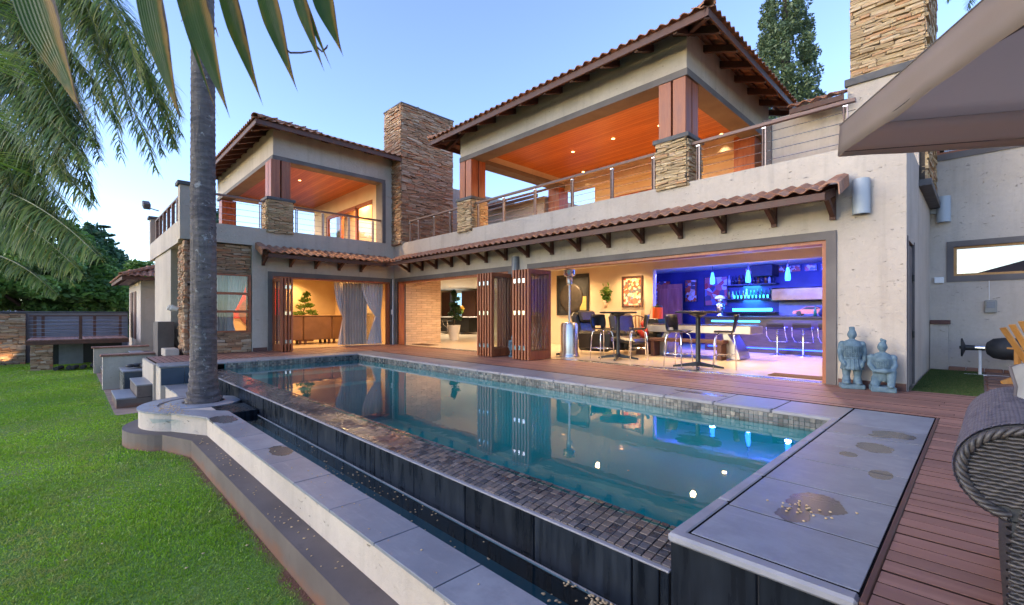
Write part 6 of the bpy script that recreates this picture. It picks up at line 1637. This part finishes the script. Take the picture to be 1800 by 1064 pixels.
# ---------------------------------------------------------------- palms, trees, grass, boundary
def frond_geo(base, az, elev, length, droop, nleaf=70, leaf=.55, r=None, hang=.7, width=.022, plum=.5, pts=None):
    """arching palm frond: (rachis points, leaflet verts, faces)"""
    r = r or random; d = Vector((math.cos(az), math.sin(az), 0)); p = Vector(base); given = pts; pts = [p.copy()]; e = elev; n = 16
    if given:
        pts = given; d = pts[-1]-pts[0]; d.z = 0; d.normalize()
    for i in range(0 if given else n):
        p = p + (d*math.cos(e) + Vector((0,0,math.sin(e))))*(length/n); e -= droop*(.35+1.3*i/n)/n; pts.append(p.copy())
    V = []; F = []; side = Vector((-d.y, d.x, 0))
    for k in range(nleaf):
        q = .10 + .90*(k+r.random()*.8)/nleaf; f = min(q, .999)*n; i = int(f); a = pts[i].lerp(pts[i+1], f-i); tan = (pts[i+1]-pts[i]).normalized()
        up = side.cross(tan).normalized()
        if up.z < 0: up = -up
        for s in (-1, 1):
            L_ = leaf*(math.sin(PI*min(1, q*.85+.12))**.6)*r.uniform(.75,1.1)
            dirv = (tan*r.uniform(.35,.75) + side*s*r.uniform(.5,1.0) + up*r.uniform(-plum,plum)).normalized()
            w = width*r.uniform(.7,1.2); prev = a; g = hang*r.uniform(.6,1.3); o = len(V)
            wd = dirv.cross(Vector((0,0,1))); wd = (wd if wd.length > .05 else side).normalized()
            m = 3
            for j in range(m+1):
                t = j/m; ww = w*(1-t)**.7*(.55 if j == 0 else 1)
                V.append(tuple(prev-wd*ww)); V.append(tuple(prev+wd*ww))
                dirv = (dirv + Vector((0,0,-g*.55))).normalized(); prev = prev + dirv*(L_/m)
            for j in range(m): F.append((o+2*j, o+2*j+1, o+2*j+3, o+2*j+2))
    return pts, V, F
def palm_crown(t, base, fronds, mat, trunkmat, single=True):
    for (az, el, ln, dr, nl, lf, hang, wd) in fronds:
        pts, V, F = frond_geo(base, az, el, ln, dr, nl, lf, None, hang, wd)
        o = put('frond', npmesh('frond', V, F, mat), t)
        rc = MB().tube([tuple(q) for q in pts], [.03*(1-.85*i/len(pts)) for i in range(len(pts))], 6).build('rachis', trunkmat, o, True)
MAT['rachis'] = M('rachis', (.13,.15,.05), (.18,.19,.07), 8, rough=.5)
# the big trunk in the planter
t = thing('palm_tree', 'tall palm with ringed grey trunk rising from the round planter', 'palm tree', (-9.10,1.62,-.43))
V = []; F = []; n = 36; z = -.43; rows = []
while z < 9.0:
    base_r = .196 - .0048*(z+.4) + .07*math.exp(-(z+.43)*6); k = 0
    ringh = random.uniform(.075,.13)
    lean = .012*(z+.43)
    for dz, rr in ((0,.992),(ringh*.5,.990),(ringh*.78,1.028),(ringh*.93,1.012)):
        rows.append((z+dz, base_r*rr, -lean*.35)); 
    z += ringh
for (zz, rr, sx) in rows:
    for k in range(n):
        a = 2*PI*k/n; q = rr*(1+.010*math.sin(3*a+zz*2)+random.uniform(-.016,.016)); V.append((-9.10+sx*.6+q*math.cos(a), 1.62+sx*.4+q*math.sin(a), zz+.02*math.sin(2*a+zz*5)+.01*math.sin(5*a+zz*11)))
for i in range(len(rows)-1):
    for k in range(n): F.append((i*n+k, i*n+(k+1)%n, (i+1)*n+(k+1)%n, (i+1)*n+k))
put('trunk', npmesh('trunk', V, F, MAT['palm_trunk'], True), t)
MAT['boot'] = M('boot', (.30,.16,.11), (.42,.26,.20), 14, rough=.85)
for k in range(26):
    a = random.uniform(0,2*PI); zz = random.uniform(5.75,8.6); rr = .16
    p = Vector((-9.16+rr*math.cos(a), 1.58+rr*math.sin(a), zz)); d = Vector((math.cos(a),math.sin(a),0))
    MB().tube([tuple(p),tuple(p+d*.06+Vector((0,0,random.uniform(.05,.16)))),tuple(p+d*random.uniform(.08,.17)+Vector((0,0,random.uniform(-.12,.25))))],[.03,.018,.004],5).build('frond_boot', MAT['boot'], t)
palm_crown(t, (-9.2,1.58,9.0), [(k*2*PI/14+random.uniform(-.2,.2), random.uniform(.5,1.2), random.uniform(2.4,3.0), random.uniform(1.2,1.7), 60, .55, .5, .02) for k in range(14)], MAT['frond'], MAT['rachis'])

# queen palms on the left, drooping plumose fronds
def queen(loc, crown, fr, label, seed):
    random.seed(seed); t = thing('palm_tree', label, 'palm tree', loc)
    MB().tube([loc, (loc[0]+.1,loc[1],(loc[2]+crown[2])/2), crown], [.24,.20,.15], 14).build('trunk', MAT['palm_trunk'], t, True)
    palm_crown(t, crown, fr, MAT['frond'], MAT['rachis'])
A0 = math.atan2(Rv.y, Rv.x)       # camera-right heading
def fan(n, lo, hi, ln, el, dr, nl=110, lf=.75, hang=.75, wd=.019):
    return [(A0+math.radians(lo+(hi-lo)*k/(n-1)+random.uniform(-6,6)), random.uniform(*el), random.uniform(*ln), random.uniform(*dr), nl, lf, hang, wd) for k in range(n)]
random.seed(3)
def at(px, py, d):
    p = Fv*d + Rv*((px-900)/800*d); return (p.x, p.y, 1.05-(py-553)/800*d)
FR = [((-20,-80),(230,-60),(318,200)),((-20,-60),(180,0),(285,290)),((0,-60),(250,10),(305,250)),((-40,-20),(120,40),(215,235)),((-40,0),(110,70),(180,290)),((-60,40),(80,100),(160,330)),((-60,80),(60,170),(175,290)),
      ((-80,120),(60,220),(165,350)),((-80,180),(50,250),(150,400)),((-80,250),(40,300),(145,440)),((-80,330),(60,335),(185,455)),((40,-100),(170,-60),(240,240)),((20,-100),(120,0),(140,250)),((-10,-100),(90,40),(100,300)),
      ((-60,20),(40,90),(80,300)),((-70,100),(20,180),(60,360)),((-80,200),(10,240),(50,430)),((60,-120),(200,-90),(270,150)),((30,-110),(150,-40),(200,200)),((-50,-40),(60,20),(120,210)),((-70,60),(70,140),(125,330)),((-90,290),(30,310),(90,470)),((-90,160),(20,200),(110,380))]
def quads(tri, d0, d1, n=16):
    P0, P1, P2 = Vector(at(*tri[0], d0)), Vector(at(*tri[1], (d0+d1)/2)), Vector(at(*tri[2], d1))
    return [P0*(1-q)**2 + P1*2*q*(1-q) + P2*q*q for q in [i/n for i in range(n+1)]]
random.seed(17)
tq = thing('palm_tree', 'feathery drooping palm overhanging the lawn at the upper left', 'palm tree', tuple(Vector(at(-300,600,9.0))*1.0))
pt = Vector(at(-160,-100,9.2)); MB().tube([(pt.x-.6,pt.y-.6,ZL),(pt.x-.3,pt.y-.3,3),tuple(pt)],[.24,.2,.15],14).build('trunk', MAT['palm_trunk'], tq, True)
for i, tri in enumerate(FR):
    for rep in range(2):
        J_ = 14 if rep == 0 else 44
        jit = lambda p: (p[0]+random.uniform(-J_,J_*.3), p[1]+random.uniform(-J_,J_))
        pts = quads([jit(q) for q in tri], random.uniform(8.6,9.8), random.uniform(7.2,9.2))
        pts, V, F = frond_geo((0,0,0), 0, 0, 0, 0, 170, .76, None, 1.0, .0165, .5, pts)
        o = put('frond', npmesh('frond', V, F, MAT['frond']), tq); MB().tube([tuple(q) for q in pts], [.022*(1-.85*k/17) for k in range(17)], 6).build('rachis', MAT['rachis'], o, True)
FR2 = [((-90,410),(40,385),(128,500)),((-90,440),(20,430),(100,520)),((-90,380),(60,400),(120,470))]
tq = thing('palm_tree', 'lower arching palm fronds reaching over the far lawn', 'palm tree', at(-330,700,12.0))
pt = Vector(at(-200,400,12)); MB().tube([(pt.x,pt.y,ZL),tuple(pt)],[.2,.16],12).build('trunk', MAT['palm_trunk'], tq, True)
for tri in FR2:
    pts, V, F = frond_geo((0,0,0), 0, 0, 0, 0, 150, .62, None, .9, .022, .45, quads(tri, 12.0, 11.0))
    o = put('frond', npmesh('frond', V, F, MAT['frond']), tq); MB().tube([tuple(q) for q in pts], [.025*(1-.85*k/17) for k in range(17)], 6).build('rachis', MAT['rachis'], o, True)
cr4 = at(1745, -60, 19.0); random.seed(9); queen((cr4[0],cr4[1],0), cr4, fan(10,-180,150,(1.7,2.3),(-.2,.9),(1.2,1.8),70,.5,.5,.018), 'small palm top showing above the umbrella edge', 24)
# light green fronds at the left picture edge
random.seed(31)
t = thing('young_palm', 'light green stiff palm fronds poking in at the left edge', 'palm tree', at(-420,900,3.0))
for (px, py, dy) in ((-75,20,-40),(-60,110,10),(-85,190,40),(-70,265,60),(-100,60,90),(-50,-30,-20)):
    pts = [Vector(at(px+30*q, py+dy*q-40*math.sin(PI*q*.5), 2.1+1.3*q)) for q in [k/16 for k in range(17)]]
    pts, V, F = frond_geo((0,0,0), 0, 0, 0, 0, 22, .44, None, .10, .0085, .25, pts)
    o = put('frond', npmesh('frond', V, F, MAT['frond_light']), t); MB().tube([tuple(q) for q in pts], .006, 6).build('rachis', MAT['rachis'], o, True)
p0 = at(-420,600,3.0); MB().tube([(p0[0],p0[1],ZL), (p0[0],p0[1],2.4)], [.10,.07], 10).build('trunk', MAT['palm_trunk'], t, True)

# near blades hanging from above
t = thing('palm_frond', 'close broad palm blades with browned edges hanging from the top', 'palm frond', at(300,-260,.95))
BL = [((55,-60),(150,214),62,.85,.25),((265,-40),(320,222),40,.88,.2),((336,-50),(405,210),42,.9,.2),((310,-40),(386,212),9,.9,.3),((398,-40),(463,188),28,.95,.15),((465,-40),(524,164),30,1.0,.2),((520,-40),(571,128),20,1.0,.3),((530,-20),(584,124),9,1.0,.3),((560,-40),(604,101),30,1.02,.2)]
def blade(b0, b1, wpx, d, tw):
    P0, P1 = Vector(at(*b0, d)), Vector(at(*b1, d*.98)); ax_ = P1-P0; sd_ = ax_.cross(Fv).normalized()
    P0 = P0 - ax_*.35
    ax_ = P1-P0; w = wpx/800*d*.48; n = 26; V = []; F = []; ed = []; rb = []
    nv = (ax_.normalized().cross(sd_)).normalized()
    for i in range(n+1):
        q = i/n; ww = w*(.75+.5*math.sin(PI*min(1,q*1.05)))*(1-q**5)**.8*(1 if q < .55 else (1-(q-.55)/.45)**.62)
        c = P0 + ax_*q + sd_*(.10*ax_.length*(q-1)*q*.6) ; a = tw*(q-.3)
        s2 = sd_*math.cos(a) + nv*math.sin(a); n2 = nv*math.cos(a) - sd_*math.sin(a)
        for j in (-1,-.5,0,.5,1):
            V.append(tuple(c + s2*(j*ww) + n2*(abs(j)*ww*.35))); rb.append(j); ed.append(min(1.1, .25+.60*max(0,j)+.15*abs(j)+ (.75*(q-.80)/.20 if q > .80 else 0)+.2*q))
    for i in range(n):
        for j in range(4): F.append((i*5+j, i*5+j+1, i*5+6+j, i*5+5+j))
    me = npmesh('blade', V, F, MAT['palm_blade'], True)
    at_ = me.attributes.new('edge', 'FLOAT', 'POINT'); at_.data.foreach_set('value', ed[:len(me.vertices)])
    at_ = me.attributes.new('rib', 'FLOAT', 'POINT'); at_.data.foreach_set('value', rb[:len(me.vertices)])
    put('blade', me, t)
for b_ in BL: blade(*b_)
cp = [Vector(at(x,y,1.0)) for x,y in ((487,58),(494,80),(510,93),(530,93),(548,90))]; MB().tube([tuple(q) for q in cp],[.003,.0025,.0022,.002,.0015],5).build('torn_strip', MAT['wood_dark'], t)
cp = [Vector(at(x,y,1.0)) for x,y in ((548,60),(556,82),(566,91),(574,84),(576,79)) ]; MB().tube([tuple(q) for q in cp],[.003,.0025,.002,.002,.001],5).build('torn_strip', MAT['wood_dark'], t)
MB().tube([at(-60,-330,.9),at(150,-200,.93),at(360,-150,.97),at(620,-130,1.03)],[.016,.014,.011,.006],8).build('rachis', MAT['rachis'], t, True)

# ---- broad trees and conifers
def leaf_cloud(name, blobs, n, size, mat, parent, seed, flat=.5):
    r = np.random.default_rng(seed); B = np.array([list(b[0])+list(b[1]) for b in blobs]); wgt = (B[:,3]*B[:,4]*B[:,5])**.67; wgt /= wgt.sum()
    k = r.choice(len(blobs), n, p=wgt); d = r.normal(size=(n,3)); d /= np.linalg.norm(d,axis=1)[:,None]; d *= (.55+.5*r.random(n)**.5)[:,None]
    c = B[k,:3] + d*B[k,3:]
    a = r.normal(size=(n,3)); a[:,2] *= flat; a /= np.linalg.norm(a,axis=1)[:,None]
    b = np.cross(a, r.normal(size=(n,3))); b /= np.linalg.norm(b,axis=1)[:,None]; s = (size*r.uniform(.6,1.35,n))[:,None]
    V = np.stack([c-a*s, c+b*s*.5, c+a*s, c-b*s*.5], 1).reshape(-1,3); F = np.arange(4*n).reshape(-1,4)
    return put(name, npmesh(name, V, F, mat), parent)
def broad_tree(px, pyt, d, h_, w_, mat, label, seed, nleaf=14000, size=.16, py_base=570, group=None):
    random.seed(seed); b = Vector(at(px, 553, d)); b.z = ZL; top = at(px, pyt, d)[2]
    t = thing('tree', label, 'tree', tuple(b), 0, group)
    H = top-ZL; blobs = []
    for k in range(46):
        a = random.uniform(0,2*PI); hh = random.uniform(.28,.97); rr = w_*math.sqrt(random.random())*math.sin(PI*min(1,hh*.8+.16))
        blobs.append(((b.x+rr*math.cos(a), b.y+rr*math.sin(a), ZL+H*hh), (w_*random.uniform(.16,.30),w_*random.uniform(.16,.30),H*random.uniform(.05,.10))))
    MB().tube([tuple(b),(b.x+.1,b.y,ZL+H*.35),(b.x-.1,b.y+.1,ZL+H*.8)],[.035*H,.025*H,.006*H],10).build('trunk', MAT['bark'], t, True)
    for k in range(7):
        q = blobs[k*6][0]; z0 = ZL+H*random.uniform(.2,.4); MB().tube([(b.x,b.y,z0),((b.x+q[0])/2,(b.y+q[1])/2,(z0+q[2])/2+.3),q],[.014*H,.009*H,.003*H],6).build('limb', MAT['bark'], t, True)
    leaf_cloud('crown', blobs, nleaf, size, mat, t, seed)
def conifer(px, pyt, d, w_, mat, label, seed, n=16000, size=.16, z0=.12, taper=1.0, dense=1.0, nb=190):
    random.seed(seed); b = Vector(at(px, 553, d)); b.z = ZL; top = at(px, pyt, d)[2]; H = top-ZL
    t = thing('conifer_tree', label, 'tree', tuple(b)); MB().tube([tuple(b),(b.x,b.y,top)],[.02*H,.02],8).build('trunk', MAT['bark'], t, True)
    blobs = []
    for k in range(nb):
        q = z0+(1-z0)*random.random()**.85; R_ = w_*(1-q)**taper+.25; a = random.uniform(0,2*PI); rr = R_*random.uniform(.55,1.0)
        blobs.append(((b.x+rr*math.cos(a), b.y+rr*math.sin(a), ZL+H*q-rr*.15), (R_*(.34 if nb < 300 else .16)+.1,R_*(.34 if nb < 300 else .16)+.1,R_*(.20 if nb < 300 else .16)+.22)))
    leaf_cloud('crown', blobs, n, size, mat, t, seed, .8)
broad_tree(-40, 330, 30, 0, 6.0, MAT['leaf_light'], 'dense dark green tree behind the low palm fronds at the left edge', 41, 16000, .22)
broad_tree(50, 375, 31, 0, 5.0, MAT['leaf_light'], 'bright green feathery tree above the boundary wall', 42, 22000, .17)
conifer(160, 392, 42, 5.0, MAT['leaf_dark'], 'dark conifer standing between the bright tree and the outbuilding', 43, 16000, .24, .05, .8)
conifer(205, 440, 44, 3.6, MAT['leaf_dark'], 'dark conifer just left of the outbuilding roof', 44, 12000, .24, .05, .8)
broad_tree(125, 425, 33, 0, 3.4, MAT['leaf'], 'mid green round tree between the bright tree and the dark conifer', 48, 14000, .17)
broad_tree(250, 462, 40, 0, 2.6, MAT['leaf_light'], 'small pale tree peeping over the outbuilding roof', 45, 5000, .18)
broad_tree(376, 368, 36, 0, 1.6, MAT['leaf_dark'], 'dark treetop seen through the terrace wires beside the palm trunk', 49, 3500, .17)
conifer(1381, -245, 27, 3.15, MAT['leaf_cypress'], 'tall dense cypress tree behind the large pavilion roof', 47, 75000, .10, .1, 1.0, 1, 700)
# monkey-puzzle type tier tree
random.seed(50); b = Vector(at(183,553,46)); b.z = ZL; top = at(183,396,46)[2]
t = thing('tier_tree', 'slim tiered conifer with upturned branches left of the house', 'tree', tuple(b)); MB().tube([tuple(b),(b.x,b.y,top)],[.25,.04],8).build('trunk', MAT['bark'], t, True)
V = []; F = []
z = 3.0
while z < top:
    R_ = 3.0*(top-z)/(top-3)+.3
    for k in range(11):
        a = 2*PI*k/11+z; 
        for j in range(14):
            q = (j+1)/14; c = np.array((b.x+R_*q*math.cos(a), b.y+R_*q*math.sin(a), z-.15*R_*math.sin(q*2)+.35*R_*q*q)); o = len(V)
            for s in (-1,1):
                V += [tuple(c), tuple(c+np.array((-math.sin(a)*s*.28, math.cos(a)*s*.28, .16))), tuple(c+np.array((math.cos(a)*.2,math.sin(a)*.2,.05)))]
            F += [(o,o+1,o+2),(o+3,o+4,o+5)]
    z += .85
put('crown', npmesh('crown', V, F, MAT['leaf_dark']), t)

# ---- boundary wall, raised deck, outbuilding at the far left
t = thing('boundary_wall', 'long grey-mauve boundary wall closing the far end of the garden', 'wall', (-27,0,ZL))
MB().box(-27.3,-27.0,-14,1.9,ZL-.2,1.12).build('wall_body', M('mauve_plaster',(.20,.18,.19),(.25,.225,.235),2,rough=.85,bumps=.2), t); MB().box(-27.35,-26.95,-14,1.9,1.12,1.18,.01).build('wall_cap', MAT['dark_cap'], t)
pl = thing('stone_pier', 'stone-clad pier lit by a ground lamp against the boundary wall', 'pier', (-26.8,-1.8,ZL))
MB().box(-26.95,-26.5,-2.35,-1.25,ZL,1.10).build('pier_core', MAT['mortar'], pl); clad(pl, (-26.5,-2.35,ZL), (0,1,0), 1.1, 2.0, (1,0,0), MAT['stone'], (.05,.09), (.2,.5), (.01,.05), 120)
lamp('ground_lamp', 'SPOT', (-26.25,-1.8,ZL+.08), 5, WARM, None, .05, (math.radians(150),0,math.radians(90)), 90)
t = thing('ground_lamp', 'small ground lamp glowing at the foot of the stone pier', 'lamp', (-26.1,-1.8,ZL)); MB().lathe([(0,.05),(.05,.05),(.06,0)],10,(-26.25,-1.8,ZL)).build('lamp_face', MAT['black'], t)
rd = thing('raised_deck', 'raised timber deck on a stone pier with wire balustrade at the garden end', 'raised deck', (-24.2,.3,ZL))
for k in range(27): MB().box(-25.6,-23.0,-1.06+k*.1,-.97+k*.1,.12,.155).build('deck_plank', MAT['deck'], rd)
MB().box(-25.6,-22.97,-1.08,1.66,-.02,.118).build('deck_frame', MAT['wood_dark'], rd)
MB().box(-23.5,-23.06,-.98,-.42,ZL,-.02).build('stone_pier_core', MAT['mortar'], rd); clad(rd, (-23.06,-.98,ZL), (0,1,0), .56, .9, (1,0,0), MAT['stone'], (.04,.08), (.15,.35), (.01,.04), 80)
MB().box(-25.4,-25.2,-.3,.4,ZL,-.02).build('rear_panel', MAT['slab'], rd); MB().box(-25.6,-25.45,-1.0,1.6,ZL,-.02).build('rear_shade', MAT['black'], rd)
for y in (-1.0,-.78,.25,1.5): MB().box(-25.5 if y != .25 else -23.1,-25.4 if y != .25 else -23.02,y,y+.09,.155,.98).build('post', MAT['wood_dark'], rd)
for y in (.7,): MB().box(-25.5,-25.4,y,y+.09,.155,.98).build('post', MAT['wood_dark'], rd)
MB().obox((-25.45,-1.0,1.0),(-25.45,1.6,1.0),.06,.045).obox((-23.06,-1.0,1.0),(-23.06,1.6,1.0),.06,.045).build('hand_rail', MAT['wood_dark'], rd)
for i in range(5):
    for x in (-25.45,-23.06): MB().tube([(x,-1.0,.27+i*.14),(x,1.6,.27+i*.14)],.006,5).build('wire', MAT['steel'], rd)
ob = thing('outbuilding', 'small cream outbuilding with tiled hipped roof and dark doors', 'building', (-25.8,3.5,0))
MB().box(-28.5,-23.6,2.06,6,ZL-.1,2.5).build('wall', MAT['plaster'], ob)
for x in (-27.6,-26.1): 
    MB().box(x,x+.9,2.03,2.05,0,2.05).build('door', MAT['wood_dark'], ob)
r6 = empty('roof', (-26,4,2.5), 0, ob); hip_roof(r6, -29.1, -23.0, 1.45, 6.6, 2.52, math.radians(22), 'SE', nrow=8, single=())
MB().box(-29,-23.1,1.55,6.5,2.46,2.5).build('soffit', MAT['wood_rail'], ob)
nb = thing('neighbour_roof', 'pale blue-grey roof of a neighbouring house beyond the boundary wall', 'roof', at(30,540,60)); q = at(-100,553,60); q2 = at(210,553,60)
MB().obox((q[0],q[1],.2),(q2[0],q2[1],.2),6,3.4).build('roof_sheet', M('blue_sheet',(.22,.30,.48),(.26,.34,.52),2,rough=.5), nb)
t = thing('log_pile', 'dark logs lying under the raised deck', 'logs', (-22.6,.4,ZL))
for k in range(7): y = -.2+k*.2; MB().tube([(-22.9+random.uniform(-.2,.2),y,ZL+.08),(-22.2,y+random.uniform(-.15,.3),ZL+.1)],.07,8).build('log', MAT['rubble'], t)

# ---- lawn blades: thousands of real blades, denser towards the near edge
def grass(n, xr, yr, z, hmul, seed, keep):
    r = np.random.default_rng(seed); x = r.uniform(*xr, n); y = r.uniform(*yr, n); ok = keep(x, y, r); x, y = x[ok], y[ok]; m = len(x)
    dist = np.hypot(x, y); a = r.uniform(0, 2*PI, m); h = hmul*r.uniform(.012,.030,m)*(1+.35*np.sin(x*2.1)*np.sin(y*1.7)); w = (.0022+.0009*dist)*r.uniform(.7,1.3,m)
    lean = r.uniform(.2,1.1,m)*h; b = r.uniform(0,2*PI,m)
    p = np.stack([x,y,np.full(m,z)],1); wd = np.stack([np.cos(a)*w,np.sin(a)*w,np.zeros(m)],1); tip = p + np.stack([np.cos(b)*lean,np.sin(b)*lean,h],1)
    V = np.stack([p-wd,p+wd,tip],1).reshape(-1,3); return V
def k1_(x, y, r):
    d = np.hypot(x, y); F_ = -x*math.cos(math.radians(44.2))+y*math.sin(math.radians(44.2)); lat = x*math.sin(math.radians(44.2))+y*math.cos(math.radians(44.2))
    vis = (F_ > 1.2) & (lat/np.maximum(F_,.1) > -1.35) & (lat/np.maximum(F_,.1) < 0.2)
    c_ = np.hypot(x+9.02, y-1.65) > 1.10
    edge = np.where(x < -11.7, .66, 1.205)
    pat = .5+.5*np.sin(x*1.9+1.3*np.sin(y*1.4))*np.sin(y*2.3+1.1*np.sin(x*1.1)); wear = np.clip((edge-y-.01)/.16, .08, 1)
    return vis & c_ & (y < edge) & (r.random(len(x)) < (.55+.45*pat)*wear) & (r.random(len(x)) < np.minimum(1, (4.2/np.maximum(d,1))**1.25))
V = np.concatenate([grass(3200000, (-27,-1.2), (-13,1.25), ZL-.003, 1.0, 5, k1_)])
F = np.arange(len(V)).reshape(-1,3); print('grass blades', len(F))
tag(put('grass', npmesh('grass', V, F, MAT['grass'])), 'short green lawn grass with dry patches', 'grass', kind='stuff')
V = grass(60000, (-.67,.03), (8.32,12.05), -.022, .8, 6, lambda x, y, r: np.ones(len(x), bool)); tag(put('yard_grass', npmesh('yard_grass', V, np.arange(len(V)).reshape(-1,3), MAT['grass_dark'])), 'patch of dark grass in the side yard', 'grass', kind='stuff')
# fallen palm blossoms on water, ledges and lawn
MAT['blossom'] = M('blossom', (.42,.27,.12), (.62,.46,.26), 40, rough=.7)
bl = MB(); random.seed(77)
def scatter(n, fx, fy, z, s=.011):
    for k in range(n):
        x, y = fx(), fy(); r_ = s*random.uniform(.6,1.3); o0 = len(bl.v); bl.ellipsoid((0,0,0),(r_,r_*.7,r_*.35),6,4); bl.xf(Matrix.Translation((x,y,z)) @ Matrix.Rotation(random.uniform(0,6.3),4,'Z'), o0)
scatter(230, lambda: -1.12-abs(random.gauss(0,.22)), lambda: 2.08-abs(random.gauss(0,.10)), -.494)
scatter(110, lambda: random.gauss(-3.8,1.1), lambda: random.uniform(1.74,2.05), -.497, .009)
scatter(150, lambda: random.gauss(-8.75,.35), lambda: 1.10+random.gauss(0,.09), -.396, .012)
scatter(60, lambda: random.uniform(-7.9,-3), lambda: random.uniform(1.23,1.38), -.676, .010)
scatter(30, lambda: random.uniform(-6.5,-1.5), lambda: random.uniform(1.4,1.7), -.397, .008)
scatter(60, lambda: random.uniform(-9,-2), lambda: random.uniform(-1.5,1.1), ZL+.02, .012)
scatter(26, lambda: random.uniform(-10,-1.5), lambda: random.uniform(2.6,5.4), -.147, .008)
for k in range(26): bl.ellipsoid((-.66+random.gauss(0,.10), 2.86+random.gauss(0,.07), .003),(.008,.007,.004),6,4)
tag(bl.build('fallen_blossoms', MAT['blossom'], None, True), 'tiny dry palm blossoms scattered on water and slabs', 'blossoms', kind='stuff')
